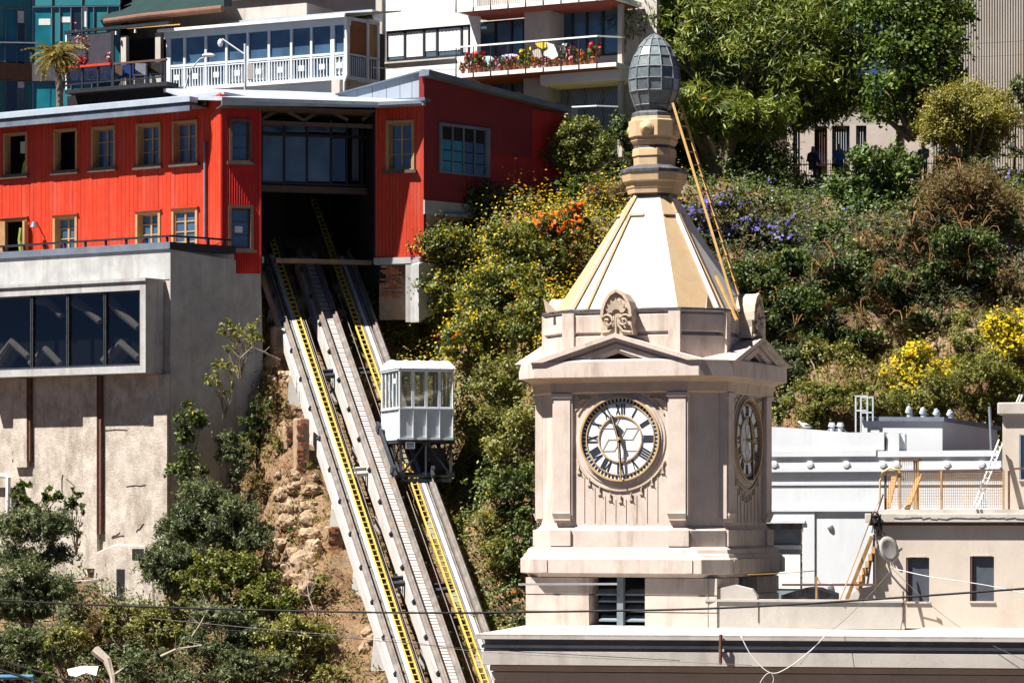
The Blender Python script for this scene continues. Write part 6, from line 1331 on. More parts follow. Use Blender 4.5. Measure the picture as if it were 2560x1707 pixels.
# ------------------------------------------------------------------ foliage tools
LEAF = {
 'feather': leafmat('feathery leaf', [(.028, .048, .008), (.12, .16, .018), (.35, .37, .045)], .35),
 'broad': leafmat('broad bright leaf', [(.025, .050, .010), (.085, .135, .02), (.20, .25, .04)], .35, .04),
 'yellowgreen': leafmat('yellow-green leaf', [(0.083, 0.083, 0.020), (0.233, 0.208, 0.033), (0.434, 0.350, 0.049)], .3),
 'glossy': leafmat('glossy leaf', [(0.027, 0.061, 0.016), (0.081, 0.135, 0.027), (0.230, 0.284, 0.081)], .25, .05),
 'hedge': leafmat('creeper leaf', [(0.034, 0.047, 0.016), (0.095, 0.101, 0.034), (0.216, 0.203, 0.081)], .25),
 'bush': leafmat('shrub leaf', [(0.024, 0.043, 0.012), (0.068, 0.101, 0.020), (0.176, 0.216, 0.047)], .3),
 'acacia': leafmat('acacia leaf', [(.035, .048, .022), (.095, .118, .05), (.25, .26, .12)], .3),
 'dark': leafmat('dark succulent leaf', [(.018, .026, .012), (.045, .055, .025), (.11, .11, .05)], .2, .04),
 'sunbush': leafmat('sunny shrub leaf', [(0.057, 0.075, 0.014), (0.149, 0.167, 0.029), (0.287, 0.287, 0.057)], .35),
 'olive': leafmat('olive leaf', [(0.070, 0.079, 0.021), (0.193, 0.193, 0.044), (0.385, 0.350, 0.088)], .3),
 'dry': leafmat('dry scrub', [(0.070, 0.045, 0.020), (0.170, 0.115, 0.050), (0.300, 0.220, 0.100)], .25, .02),
 'aloe': leafmat('aloe blade', [(0.029, 0.040, 0.021), (0.063, 0.081, 0.040), (0.127, 0.144, 0.069)], .1, .07),
 'aloedry': leafmat('dead aloe blade', [(0.050, 0.030, 0.018), (0.120, 0.070, 0.040), (0.220, 0.140, 0.080)], .15, .02),
 'stalk': leafmat('aloe flower stalk', [(0.144, 0.064, 0.024), (0.240, 0.120, 0.048), (0.320, 0.176, 0.080)], .1, .02),
 'palm': leafmat('palm frond', [(0.060, 0.060, 0.012), (0.200, 0.150, 0.020), (0.380, 0.260, 0.040)], .3, .05),
 'yellow': leafmat('yellow petal', [(0.420, 0.270, 0.006), (0.600, 0.420, 0.010), (0.720, 0.550, 0.030)], .3, .02),
 'gorse': leafmat('broom petal', [(0.450, 0.320, 0.006), (0.620, 0.470, 0.010), (0.740, 0.580, 0.030)], .3, .02),
 'orange': leafmat('orange petal', [(0.550, 0.090, 0.008), (0.680, 0.150, 0.010), (0.750, 0.240, 0.020)], .3, .02),
 'violet': leafmat('violet petal', [(0.100, 0.070, 0.360), (0.160, 0.130, 0.520), (0.280, 0.240, 0.620)], .3, .02),
 'magenta': leafmat('magenta petal', [(0.400, 0.050, 0.160), (0.500, 0.100, 0.240)], .3, .02),
 'grass': leafmat('dry grass', [(0.160, 0.095, 0.030), (0.320, 0.210, 0.075), (0.460, 0.340, 0.140)], .35, .02),
 'weed': leafmat('slope weed', [(0.081, 0.091, 0.025), (0.183, 0.193, 0.051), (0.365, 0.345, 0.102)], .3, .02),
}
TRI_COUNT = [0]
def leafobj(name, C, A, B, tint, mat, parent=None, kind=None, label=None, cat=None, org=None, fold=False):
    """many small leaf faces: centre C, half length vector A, half width vector B"""
    n = len(C); TRI_COUNT[0] += 2 * n
    V = np.empty((n, 4, 3)); V[:, 0] = C - A; V[:, 1] = C + B + A * .1; V[:, 2] = C + A; V[:, 3] = C - B + A * .1
    o0 = np.array(ORG[parent.name]) if parent is not None else np.array(org if org is not None else C.mean(0))
    V = (V - o0).reshape(-1, 3)
    me = bpy.data.meshes.new(name); me.vertices.add(4 * n); me.vertices.foreach_set('co', V.ravel().astype(np.float32))
    me.loops.add(4 * n); me.loops.foreach_set('vertex_index', np.arange(4 * n, dtype=np.int32))
    me.polygons.add(n); me.polygons.foreach_set('loop_start', np.arange(0, 4 * n, 4, dtype=np.int32)); me.polygons.foreach_set('loop_total', np.full(n, 4, dtype=np.int32))
    at = me.attributes.new('tint', 'FLOAT', 'POINT'); at.data.foreach_set('value', np.repeat(np.clip(tint, 0, 1), 4).astype(np.float32))
    me.materials.append(LEAF[mat]); me.update(); me.validate()
    o = bpy.data.objects.new(name, me); COL.objects.link(o)
    if parent is not None: o.parent = parent; ORG[o.name] = ORG[parent.name]
    else: o.location = o0; ORG[o.name] = Vector(o0)
    return tagit(o, label, cat, None, kind)
def unit(v): return v / np.maximum(np.linalg.norm(v, axis=-1, keepdims=True), 1e-9)
def clumps(lobes, n, rng, per=26, csize=.30, shell=(.45, 1.15)):
    """points in clumps spread over lobes; returns points, outward directions and one value per clump"""
    lob = np.array(lobes); area = (lob[:, 3] * lob[:, 5]); m = max(6, n // per); idx = rng.choice(len(lob), m, p=area / area.sum())
    d = unit(rng.normal(size=(m, 3))); d[:, 2] = np.abs(d[:, 2]) * .9 - .25 * (rng.random(m) < .5); d = unit(d)
    r = (rng.uniform(*shell, m) * (1 + .22 * np.sin(d[:, 0] * 5 + idx * 1.7) * np.cos(d[:, 2] * 6 + idx)))[:, None]; c = lob[idx, :3] + d * r * lob[idx, 3:6]
    k = rng.integers(0, m, n); sz = (csize * np.minimum(lob[idx, 3], lob[idx, 5]))[k][:, None]
    ax_ = unit(rng.normal(size=(m, 3)) + d * .6 + np.array([0, 0, .3]))[k]; p = c[k] + rng.normal(size=(n, 3)) * sz * .42 + ax_ * (rng.normal(size=(n, 1)) * sz * 1.1)
    return p, unit(d[k] + rng.normal(size=(n, 3)) * .35), rng.random(m)[k], k
KIND = {  # leaf material, length, width, coverage, leaves per clump, clump size, upward bias
 'feather': ('feather', .30, .055, 5.0, 40, .34, -.1), 'broad': ('broad', .17, .10, 4.5, 30, .32, .2), 'yellowgreen': ('yellowgreen', .10, .045, 4.2, 30, .32, .3),
 'glossy': ('glossy', .18, .085, 4.0, 22, .34, .3), 'hedge': ('hedge', .10, .07, 4.2, 26, .36, .3), 'bush': ('bush', .11, .06, 4.4, 26, .32, .2),
 'sunbush': ('sunbush', .11, .06, 4.4, 26, .34, .2), 'acacia': ('acacia', .13, .035, 4.6, 36, .30, .2), 'olive': ('olive', .10, .05, 4.2, 28, .32, .3), 'dry': ('dry', .16, .03, 3.2, 22, .4, .4), 'sparse': ('olive', .13, .05, 1.6, 16, .3, .3), 'weedy': ('weed', .12, .04, 3.4, 24, .36, .5)}
VSEED = [100]
def plant(kind, px, py, rx, ry, label, Y=None, name='shrub', cat='shrub', nl=None, flowers=(), group=None, stem=True, trunk=None, lobes=None, cover=1.0):
    VSEED[0] += 1; rng = np.random.default_rng(VSEED[0]); rr = random.Random(VSEED[0]); mat, L, Wd, cov, per, cs, ub_ = KIND[kind]
    if Y is None: rx *= 1.22; ry *= 1.22; g = ground_at(px, min(1706, py + ry * .55)); Yc = ground_at(px, py).y - 1.05 * ry * g.y / FPX
    else: Yc = Y; g = None
    c = P(px, py, Yc); sx = rx * Yc / FPX; sz = ry * Yc / FPX; sy = min(sx, sz) * .95
    base = g if g is not None else Vector((c.x, c.y, c.z - sz))
    t = thing(name, label, cat, base, group)
    if lobes is None:
        lb = []
        for k in range((nl or 0) + max(12, int(12 + rx * ry / 900))):
            a = rr.uniform(0, 6.283); q = math.sqrt(rr.random()) * .78; s = rr.uniform(.18, .42)
            lb.append((c.x + sx * q * math.cos(a), c.y + sy * rr.uniform(-.5, .5), c.z + sz * q * math.sin(a), sx * s, sy * s, sz * s))
    else: lb = [(*P(lx, ly, Yc + dy), lrx * Yc / FPX, min(lrx, lry) * .9 * Yc / FPX, lry * Yc / FPX) for lx, ly, lrx, lry, dy in lobes]
    area = sum(l[3] * l[5] for l in lb) * math.pi * .72; L *= 1.2; Wd *= 1.2; n = int(cover * cov * 2.15 * area / (L * Wd))
    p, d, v, k = clumps(lb, n, rng, per, cs)
    nrm = unit(d + np.array([0, 0, ub_]) + rng.normal(size=(n, 3)) * .55); ax = unit(np.cross(nrm, rng.normal(size=(n, 3))) + d * .35 + (np.array([0, 0, -.5]) if kind == 'feather' else 0))
    bx = unit(np.cross(nrm, ax)); ln = L * rng.uniform(.6, 1.25, n)[:, None]
    leafobj('crown', p, ax * ln / 2, bx * (Wd / 2) * rng.uniform(.7, 1.2, n)[:, None], .62 * v + .38 * rng.random(n), mat, t)
    for (fm, dens, fs, region) in flowers:
        nf = int(dens * area); q, fd, fv, fk = clumps(lb, nf, rng, 5, .22, (.95, 1.12)); keep = np.ones(nf, bool)
        if region:
            x = CX + FPX * q[:, 0] / q[:, 1]; y = HY - FPX * (q[:, 2] - CAMZ) / q[:, 1]; keep = (x > region[0]) & (x < region[1]) & (y > region[2]) & (y < region[3])
        q, fd, fv = q[keep], fd[keep], fv[keep]; nf = len(q)
        if nf == 0: continue
        n2 = unit(fd + rng.normal(size=(nf, 3)) * .3 + np.array([0, -.4, .3])); a2 = unit(np.cross(n2, rng.normal(size=(nf, 3)))); b2 = np.cross(n2, a2)
        leafobj('flowers', q, a2 * fs / 2, b2 * fs / 2 * .9, .5 * fv + .5 * rng.random(nf), fm, t, kind='stuff')
    if stem:
        sm = MB(); b0 = base - Vector((0, 0, .3))
        for l in lb[:9]:
            e = Vector(l[:3]); mid = b0.lerp(e, .5) + Vector((rr.uniform(-.15, .15), rr.uniform(-.1, .1), rr.uniform(0, .2))); r0 = trunk or max(.02, .03 * sx)
            sm.tube([b0 + Vector((rr.uniform(-.05, .05), 0, 0)), mid, e], r0, 6, r0 * .3)
            for _ in range(3): sm.tube([mid.lerp(e, .6), e + Vector((rr.uniform(-1, 1) * l[3], rr.uniform(-1, 1) * l[4], rr.uniform(-.3, 1) * l[5]))], r0 * .35, 4, r0 * .12)
        mk('trunk' if name.endswith('tree') else 'stems', sm, M['bark'], t)
    return t

# ------------------------------------------------------------------ trees on the upper terrace
plant('feather', 1800, 190, 330, 260, 'large feathery tree with orange blossoms behind the tower lantern', Y=121.0, name='feathery_tree', cat='tree', trunk=.22,
      lobes=[(1600, 70, 75, 85, 0), (1590, 190, 52, 85, 1), (1610, 270, 40, 50, 1), (1680, 30, 90, 70, 0), (1720, 130, 90, 80, -.5), (1770, 230, 85, 70, 0), (1800, 60, 100, 80, 0), (1880, 140, 105, 85, -.5), (1910, 30, 100, 70, .5), (2000, 90, 100, 90, 0), (1980, 200, 95, 75, -.6), (2080, 40, 90, 80, .5), (1850, 270, 90, 55, .6), (1950, 285, 90, 45, .4), (2060, 230, 80, 80, .3), (1560, 20, 50, 45, .5), (2110, 150, 70, 90, .6), (1700, 300, 70, 50, 1.0), (1640, 130, 70, 70, .3), (1760, 20, 80, 60, .6), (1860, 20, 80, 60, .8), (1960, 0, 80, 60, .8), (1840, 200, 90, 70, 1.2), (1930, 220, 90, 70, 1.2), (2030, 150, 90, 80, 1.2), (1700, 210, 80, 80, 1.3), (1580, 310, 45, 50, 1.2), (1790, 330, 80, 50, 1.4), (1720, 270, 80, 50, -2.4), (1820, 280, 90, 50, -2.6), (1920, 290, 90, 45, -2.4), (1780, 320, 70, 40, -2.0), (1870, 330, 80, 40, -2.0), (1650, 330, 50, 50, -1.5), (1900, 335, 80, 45, 1.4), (2010, 300, 80, 45, 1.2), (2120, 260, 60, 60, 1.2)], cover=1.5,
      flowers=(('orange', 14, .12, (1720, 1830, 60, 250)), ('orange', 3, .10, (1690, 1960, 40, 330))))
plant('broad', 2280, 140, 150, 190, 'bright green broad-leaved tree right of the feathery tree', Y=119.5, name='broadleaf_tree', cat='tree', trunk=.16,
      lobes=[(2230, 40, 85, 75, 0), (2320, 20, 90, 60, .4), (2350, 120, 70, 80, 0), (2260, 130, 80, 70, -.5), (2210, 230, 55, 75, -.2), (2300, 210, 80, 70, -.3), (2370, 200, 45, 60, .3), (2195, 290, 45, 50, 0), (2290, 290, 60, 45, 0), (2400, 40, 45, 45, .5), (2330, 330, 40, 35, 0), (2280, 70, 80, 70, .9), (2340, 70, 70, 70, 1.0), (2220, 140, 70, 70, .9), (2310, 150, 80, 70, 1.1), (2260, 250, 70, 60, .9), (2180, 30, 60, 60, .8)], cover=1.4)
plant('yellowgreen', 2420, 320, 125, 110, 'round yellow-green bushy tree near the right edge', Y=117.0, name='bushy_tree', cat='tree', trunk=.1, nl=12)
plant('bush', 2555, 240, 40, 50, 'dark green tree cut by the right edge above the parasol', Y=124, name='dark_tree', cat='tree')
plant('bush', 1880, 400, 150, 110, 'deep shaded thicket under the feathery tree', Y=122.5, lobes=[(1790, 360, 90, 80, 0), (1860, 400, 80, 80, -.3), (1760, 440, 80, 60, -.4), (1900, 470, 70, 60, -1), (1830, 480, 90, 50, -1.2), (1720, 400, 60, 80, 0), (1960, 480, 70, 45, -1.4), (2030, 505, 60, 40, -1.6), (1700, 330, 70, 70, .5), (1650, 420, 60, 90, -.3), (1800, 420, 90, 60, -.9), (1880, 330, 80, 60, .5), (1930, 420, 60, 60, -.8)], cover=1.3)
# ------------------------------------------------------------------ slope right of the tower
plant('glossy', 2190, 465, 135, 95, 'glossy broad-leaved shrub in front of the sitting people', nl=14, Y=115.5)
plant('glossy', 2070, 610, 70, 55, 'glossy green shrub below the violet creeper', flowers=(('violet', 3, .09, None),))
plant('glossy', 1950, 680, 70, 60, 'dark glossy shrub among the aloes beside the tower'); plant('hedge', 1790, 560, 90, 60, 'violet-flowered creeper mass left of the tower ladder foot', flowers=(('violet', 120, .13, (1700, 1900, 470, 600)), ('violet', 6, .10, None)))
plant('hedge', 1910, 590, 80, 55, 'violet-flowered creeper right of the tower ladder', flowers=(('violet', 90, .13, (1830, 2000, 490, 600)),)); plant('hedge', 2490, 430, 100, 60, 'violet morning glory heap at the right edge', Y=116.0, flowers=(('violet', 26, .13, None), ('grass', 10, .1, None)))
plant('hedge', 2380, 440, 60, 45, 'grey-green creeper left of the violet heap', flowers=(('violet', 5, .09, None),)); plant('dry', 2420, 520, 95, 90, 'brown dried creeper mass under the violet heap', nl=9); plant('hedge', 2260, 560, 60, 50, 'small grey-green shrub between the glossy shrub and the aloes')
plant('hedge', 2320, 640, 60, 50, 'olive scrub in the middle of the aloe slope'); plant('bush', 2530, 560, 40, 80, 'dark leafy hanging shrub at the right edge', flowers=(('orange', 4, .1, None),)); plant('bush', 2480, 700, 40, 50, 'leafy nasturtium patch beside the brick wall', flowers=(('orange', 20, .09, None), ('yellow', 10, .08, None)))
plant('bush', 1980, 800, 110, 70, 'dark scrub below the aloes beside the antefix', nl=9); plant('bush', 2130, 720, 100, 70, 'dark scrub filling between the aloes', nl=9); plant('bush', 2280, 730, 60, 60, 'dark scrub right of the middle aloes'); plant('bush', 2420, 640, 80, 70, 'dark scrub under the upper aloes'); plant('bush', 1880, 730, 80, 80, 'dark scrub left of the aloes close to the tower roof'); plant('bush', 2110, 850, 90, 50, 'dark scrub at the lower end of the aloe patch')
plant('olive', 2270, 800, 45, 40, 'olive shrub with a pale stem below the aloes', flowers=(('yellow', 16, .08, None), ('orange', 5, .08, None))); plant('acacia', 2340, 790, 55, 40, 'grey-green shrub on the bare red soil'); plant('weedy', 2440, 810, 60, 45, 'dry weedy shrub above the yellow broom'); plant('dry', 2520, 730, 45, 45, 'grey heap of dead stems at the right edge')
plant('acacia', 1960, 930, 55, 55, 'green acacia shrub right of the pediment', cover=1.2); plant('acacia', 1945, 1010, 45, 55, 'bluish green shrub above the bluish parapet'); plant('olive', 2050, 920, 80, 70, 'olive shrub right of the green acacia'); plant('olive', 2130, 870, 60, 45, 'olive shrub under the dark aloe scrub'); plant('weedy', 2040, 1020, 80, 55, 'weedy olive scrub above the two ventilators', flowers=(('orange', 3, .08, None),))
plant('weedy', 2160, 1000, 80, 55, 'weedy scrub with red blooms behind the caged ladder', flowers=(('orange', 12, .10, None),)); plant('weedy', 2250, 1030, 70, 45, 'weedy scrub behind the penthouse cowls'); plant('weedy', 2350, 1010, 80, 60, 'weedy scrub behind the right half of the penthouse'); plant('weedy', 2450, 960, 80, 70, 'weedy scrub left of the roof block'); plant('weedy', 2540, 1000, 60, 50, 'weedy scrub behind the aerial rods'); plant('olive', 2430, 880, 60, 50, 'olive scrub between the two brooms')
plant('weedy', 2300, 925, 72, 68, 'flowering yellow broom on the slope above the penthouse', name='broom_bush', flowers=(('gorse', 420, .11, None),), cover=.7); plant('weedy', 2360, 940, 40, 40, 'smaller yellow broom right of the flowering broom', name='broom_bush', flowers=(('gorse', 300, .10, None),), cover=.7)
plant('weedy', 2525, 880, 75, 85, 'big yellow broom at the right edge', name='broom_bush', flowers=(('gorse', 420, .11, None),), cover=.7); plant('weedy', 2520, 970, 50, 35, 'low yellow broom under the big one at the right edge', name='broom_bush', flowers=(('gorse', 300, .10, None),), cover=.7)
# ------------------------------------------------------------------ slope between the station and the tower
plant('sunbush', 1440, 370, 95, 75, 'leafy green bush against the shaded red wall', nl=9, Y=115.5); plant('broad', 1440, 480, 85, 55, 'light green leafy bush below the shaded red wall', nl=8, Y=114.6, flowers=(('orange', 2, .1, None),)); plant('bush', 1545, 380, 50, 90, 'dark bush behind the tower neck', Y=117.0); plant('dry', 1530, 500, 50, 45, 'dry twiggy shrub left of the roof neck', cover=1.2)
Yf = (('yellow', 60, .085, None), ('violet', 3, .08, None))
plant('hedge', 1230, 540, 110, 60, 'yellow-flowered bush under the shaded red wall', flowers=(('yellow', 22, .08, None), ('violet', 8, .08, None), ('orange', 3, .09, None)), nl=8); plant('sunbush', 1170, 640, 100, 75, 'yellow-flowered bush beside the concrete footing', flowers=Yf, nl=8); plant('sunbush', 1290, 640, 95, 75, 'yellow-flowered bush in the middle of the slope', flowers=Yf + (('orange', 4, .1, None),), nl=8)
plant('sunbush', 1130, 750, 85, 70, 'dense yellow-flowered bush left of the car', flowers=(('yellow', 85, .085, None),), nl=8); plant('sunbush', 1240, 760, 95, 80, 'dense yellow-flowered bush above the car', flowers=(('yellow', 85, .085, None),), nl=9); plant('sunbush', 1330, 800, 60, 70, 'yellow-flowered bush touching the tower pediment', flowers=(('yellow', 50, .08, None), ('orange', 16, .09, None))); plant('sunbush', 1180, 870, 80, 60, 'yellow-flowered bush right of the car roof', flowers=(('yellow', 80, .085, None), ('orange', 10, .09, None)))
plant('sunbush', 1400, 590, 70, 80, 'orange trumpet creeper left of the roof', Y=ground_at(1400, 590).y - 2.0, flowers=(('orange', 120, .14, None),)); plant('sunbush', 1440, 550, 45, 45, 'vivid orange trumpet blossoms above the roof slope', Y=ground_at(1440, 550).y - 2.2, flowers=(('orange', 380, .15, None),)); plant('sunbush', 1390, 680, 60, 55, 'orange and yellow flowered shrub at the roof foot', flowers=(('orange', 26, .1, None), ('yellow', 26, .08, None))); plant('dry', 1290, 600, 60, 30, 'dry brown patch among the yellow flowers')
plant('olive', 1260, 960, 80, 70, 'olive acacia shrub right of the funicular car', nl=8); plant('olive', 1310, 880, 45, 50, 'olive shrub touching the cornice end'); plant('olive', 1220, 1080, 75, 75, 'dark green shrub in the shadow right of the car', nl=8); plant('olive', 1290, 1110, 55, 80, 'acacia shrub left of the clock face'); plant('bush', 1290, 1240, 60, 60, 'dark shrub left of the tower plinth', flowers=(('yellow', 10, .08, None),)); plant('bush', 1200, 1200, 50, 50, 'shaded shrub under the car', cover=.9)
plant('weedy', 1220, 1310, 55, 45, 'flowering weeds right of the right rail', flowers=(('yellow', 22, .07, None),)); plant('weedy', 1250, 1400, 55, 60, 'yellow daisies and weeds left of the tower base', flowers=(('yellow', 24, .07, None),)); plant('bush', 1300, 1370, 40, 60, 'dark shrub touching the tower base', flowers=(('yellow', 6, .07, None),)); plant('acacia', 1285, 1545, 45, 40, 'green shrub above the cornice end'); plant('bush', 1278, 1470, 30, 30, 'orange-flowered shrub below the pale pole', flowers=(('orange', 70, .1, None),))
plant('dry', 1050, 800, 40, 50, 'dry grassy shrub below the concrete footing', stem=False); plant('weedy', 1000, 710, 35, 40, 'weeds beside the brick infill'); plant('weedy', 1060, 830, 40, 40, 'bushy weeds above the car roof')
# ------------------------------------------------------------------ left of the incline
plant('sparse', 600, 850, 60, 75, 'thin twiggy shrub growing out of the shaded concrete wall', Y=107.4, flowers=(('gorse', 4, .06, None),), cover=.8); plant('sparse', 560, 960, 45, 65, 'thin yellow-tipped shrub hanging on the concrete wall', Y=106.8, flowers=(('gorse', 14, .06, None),), cover=.8)
plant('bush', 470, 1060, 45, 80, 'yellow-tipped shrub at the corner of the retaining wall', Y=106.0, flowers=(('gorse', 14, .07, None),)); plant('bush', 480, 1180, 60, 70, 'dark shrub at the foot of the concrete wall', Y=105.4, flowers=(('gorse', 6, .07, None),)); plant('acacia', 580, 1150, 60, 80, 'dark leafy shrub in the corner shadow', Y=106.5); plant('bush', 640, 1060, 40, 100, 'ivy strip along the shaded edge of the bank', Y=107.6)
plant('acacia', 500, 1300, 110, 90, 'large blue-green acacia below the concrete wall', Y=103.0, nl=11); plant('acacia', 600, 1330, 90, 90, 'blue-green acacia beside the rocky bank', Y=102.4, nl=9); plant('acacia', 430, 1420, 100, 80, 'blue-green acacia in front of the wall footing', Y=101.5, nl=10); plant('sunbush', 560, 1450, 110, 75, 'light green shrub in the lower middle', Y=100.6, nl=10)
plant('sunbush', 680, 1500, 90, 70, 'light green shrub under the big rocks', Y=100.0, nl=9); plant('olive', 420, 1560, 100, 70, 'olive shrub above the dead trunk', Y=99.4, nl=9); plant('acacia', 560, 1590, 110, 75, 'grey-green acacia at the bottom edge', Y=98.8, nl=10); plant('olive', 740, 1620, 105, 80, 'olive-tipped acacia at the bottom beside the beam', Y=98.0, nl=10); plant('acacia', 640, 1680, 110, 60, 'acacia cut by the bottom edge', Y=97.2, nl=9); plant('olive', 820, 1690, 60, 45, 'olive shrub at the foot of the left beam', Y=96.6); plant('acacia', 400, 1680, 90, 60, 'acacia right of the dead trunk at the bottom', Y=97.4, nl=8)
plant('broad', 90, 1240, 75, 50, 'light green young tree against the retaining wall', Y=104.5, name='young_tree', cat='tree'); plant('acacia', 80, 1350, 110, 95, 'tall blue-green acacia at the left edge', Y=103.2, nl=11); plant('acacia', 70, 1480, 120, 85, 'blue-green acacia low at the left edge', Y=101.8, nl=11); plant('bush', 190, 1290, 30, 70, 'dark cypress-like shrub beside the rubble', Y=104.2); plant('acacia', 60, 1640, 110, 80, 'acacia in the bottom left corner', Y=99.4, nl=10); plant('olive', 170, 1620, 60, 70, 'olive shrub left of the dead trunk', Y=99.0); plant('broad', 110, 1690, 60, 35, 'light green shrub at the bottom left', Y=98.2)
plant('dry', 250, 1570, 60, 55, 'dry ochre grass tuft below the rubble slab', Y=101.2, stem=False, cover=1.2); plant('olive', 300, 1550, 55, 50, 'olive bush below the wall footing', Y=100.8)
# ------------------------------------------------------------------ weeds between and beside the beams
for i, (x, y, rx, ry, k, lb) in enumerate(((835, 960, 16, 40, 'bush', 'green weeds between the upper beams'), (855, 1010, 14, 35, 'broad', 'light green weeds between the middle beams'), (1010, 1640, 26, 50, 'bush', 'dark weeds between the beams at the bottom'), (975, 1450, 22, 50, 'bush', 'weeds between the beams in the lower middle'), (1180, 1590, 30, 60, 'weedy', 'green weeds beside the yellow ladder at the bottom'), (1120, 1330, 30, 50, 'weedy', 'weeds right of the middle beam'), (700, 1110, 30, 35, 'weedy', 'pink-flowered weeds on the rocky bank'), (660, 1210, 40, 35, 'dry', 'dry grey shrub on the rocky bank'), (650, 1120, 40, 40, 'weedy', 'green weeds on the upper bank'), (730, 1340, 18, 20, 'bush', 'small dark shrub on the rocks'), (800, 1470, 25, 30, 'weedy', 'weeds under the lower left beam'), (690, 1010, 26, 40, 'dry', 'brown shrub beside the bricks'), (940, 780, 25, 45, 'weedy', 'yellow-green weeds right of the incline top'), (895, 860, 22, 40, 'weedy', 'grassy weeds between middle beam and right ladder'))):
    plant(k, x, y, rx, ry, lb, stem=False, flowers=(('magenta', 14, .06, None),) if 'pink' in lb else ((('yellow', 8, .06, None),) if k == 'weedy' else ()))

# ------------------------------------------------------------------ aloes
def aloe_arrays(seed, R):
    r = np.random.default_rng(seed); C = []; A = []; B = []; t = []
    for i in range(34):
        a = r.uniform(0, 6.283); el = r.uniform(-.25, 1.2); h = np.array([math.cos(a), math.sin(a), 0]); L = R * r.uniform(.7, 1.1); p = np.zeros(3)
        for s in range(3):
            d = h * math.cos(el) + np.array([0, 0, math.sin(el)]); q = p + d * L / 3; side = np.cross(d, [0, 0, 1]); side /= np.linalg.norm(side) + 1e-6
            C.append((p + q) / 2); A.append((q - p) / 2 * 1.15); B.append(side * R * .055 * (1.1 - .35 * s)); t.append(r.random()); p = q; el -= r.uniform(.25, .5)
    return map(np.array, (C, A, B, t))
protos = []
for i in range(4):
    R = .55; t = bpy.data.objects.new('aloe_plant', None); ORG[t.name] = Vector((0, 0, 0)); parts = []
    C, A, B, tt = aloe_arrays(i, R); parts.append(leafobj('rosette', C, A, B, tt, 'aloe' if i % 4 else 'aloedry', None, org=(0, 0, 0)))
    C, A, B, tt = aloe_arrays(i + 40, R * .8); C[:, 2] = -np.abs(C[:, 2]) * .6 - .1; parts.append(leafobj('dead_skirt', C, A, B, tt, 'aloedry', None, org=(0, 0, 0)))
    sm = MB(); q = random.Random(i)
    for k in range(2 + i % 2):
        a = q.uniform(0, 6.28); h = Vector((math.cos(a), math.sin(a), 0)); pts = [Vector((0, 0, .1)), h * .15 + Vector((0, 0, .5)), h * .3 + Vector((0, 0, .72)), h * .5 + Vector((0, 0, .74)), h * .62 + Vector((0, 0, .58))]
        sm.tube([q2 * .8 for q2 in pts], .017, 5, .010)
    o = mk('flower_stalk', sm, LEAF['stalk'], None, org=(0, 0, 0)); at = o.data.attributes.new('tint', 'FLOAT', 'POINT'); at.data.foreach_set('value', np.random.default_rng(i).random(len(o.data.vertices)).astype(np.float32)); parts.append(o)
    protos.append(parts)
ar = random.Random(21)
def place_aloes(n, x0, x1, y0, y1, label, smin=.7, smax=1.15):
    pts = sorted((ar.uniform(x0, x1), ar.uniform(y0, y1)) for _ in range(n))
    for i, (px, py) in enumerate(pts):
        g = ground_at(px, py + 20); s = ar.uniform(smin, smax)
        t = thing('aloe_plant', label + ', %s from the left' % nth(i), 'aloe', g + Vector((0, -.75, .62 * s)), 'aloes on the slope'); t.scale = (s, s, s); t.rotation_euler = (ar.uniform(-.1, .55), ar.uniform(-.25, .25), ar.uniform(0, 6.28))
        for p in protos[ar.randrange(4)]: put(p.data, p.name.split('.')[0], t, Matrix())
place_aloes(38, 1830, 2260, 690, 890, 'spiky aloe in the dark patch right of the tower roof', .8, 1.3); place_aloes(16, 2130, 2290, 600, 720, 'spiky aloe under the glossy shrub', .8, 1.2); place_aloes(26, 2270, 2480, 500, 720, 'greyish aloe rosette below the dried creeper', .95, 1.45)
for parts in protos:
    for p in parts: bpy.data.objects.remove(p)

# ------------------------------------------------------------------ palm at the upper left
pt_ = P(142, 142, 120.5); PT = thing('palm_tree', 'yellowing palm tree left of the black terrace', 'palm', P(150, 262, 120.5))
mk('trunk', MB().tube([P(150, 300, 120.5), P(149, 230, 120.5), pt_], .14, 8, .11), M['bark'], PT)
C, A, B, tt = [], [], [], []; pr3 = np.random.default_rng(5)
for f in range(40):
    a = pr3.uniform(0, 6.283); el = pr3.uniform(-.5, 1.3); h = np.array([math.cos(a) * 1.05 - .12, math.sin(a), 0]); L = pr3.uniform(.8, 1.35); p = np.array(pt_); tn = pr3.random()
    for s in range(9):
        d = h * math.cos(el) + np.array([0, 0, math.sin(el)]); p = p + d * L / 9; el -= .13; side = np.cross(d, [0, 0, 1]); side /= np.linalg.norm(side) + 1e-6
        for sg in (-1, 1):
            for rep in range(4):
                ld = d * .8 + side * sg * .7 + np.array([0, 0, -.25]) + pr3.normal(size=3) * .12; ld /= np.linalg.norm(ld); l2 = .34 * (1 - s / 13) * pr3.uniform(.8, 1.1)
                C.append(p + ld * l2 / 2); A.append(ld * l2 / 2); B.append(np.cross(ld, [0.2, -1, .3]) * .026); tt.append(.6 * tn + .4 * pr3.random())
leafobj('fronds', np.array(C), np.array(A), np.array(B), np.array(tt), 'palm', PT)

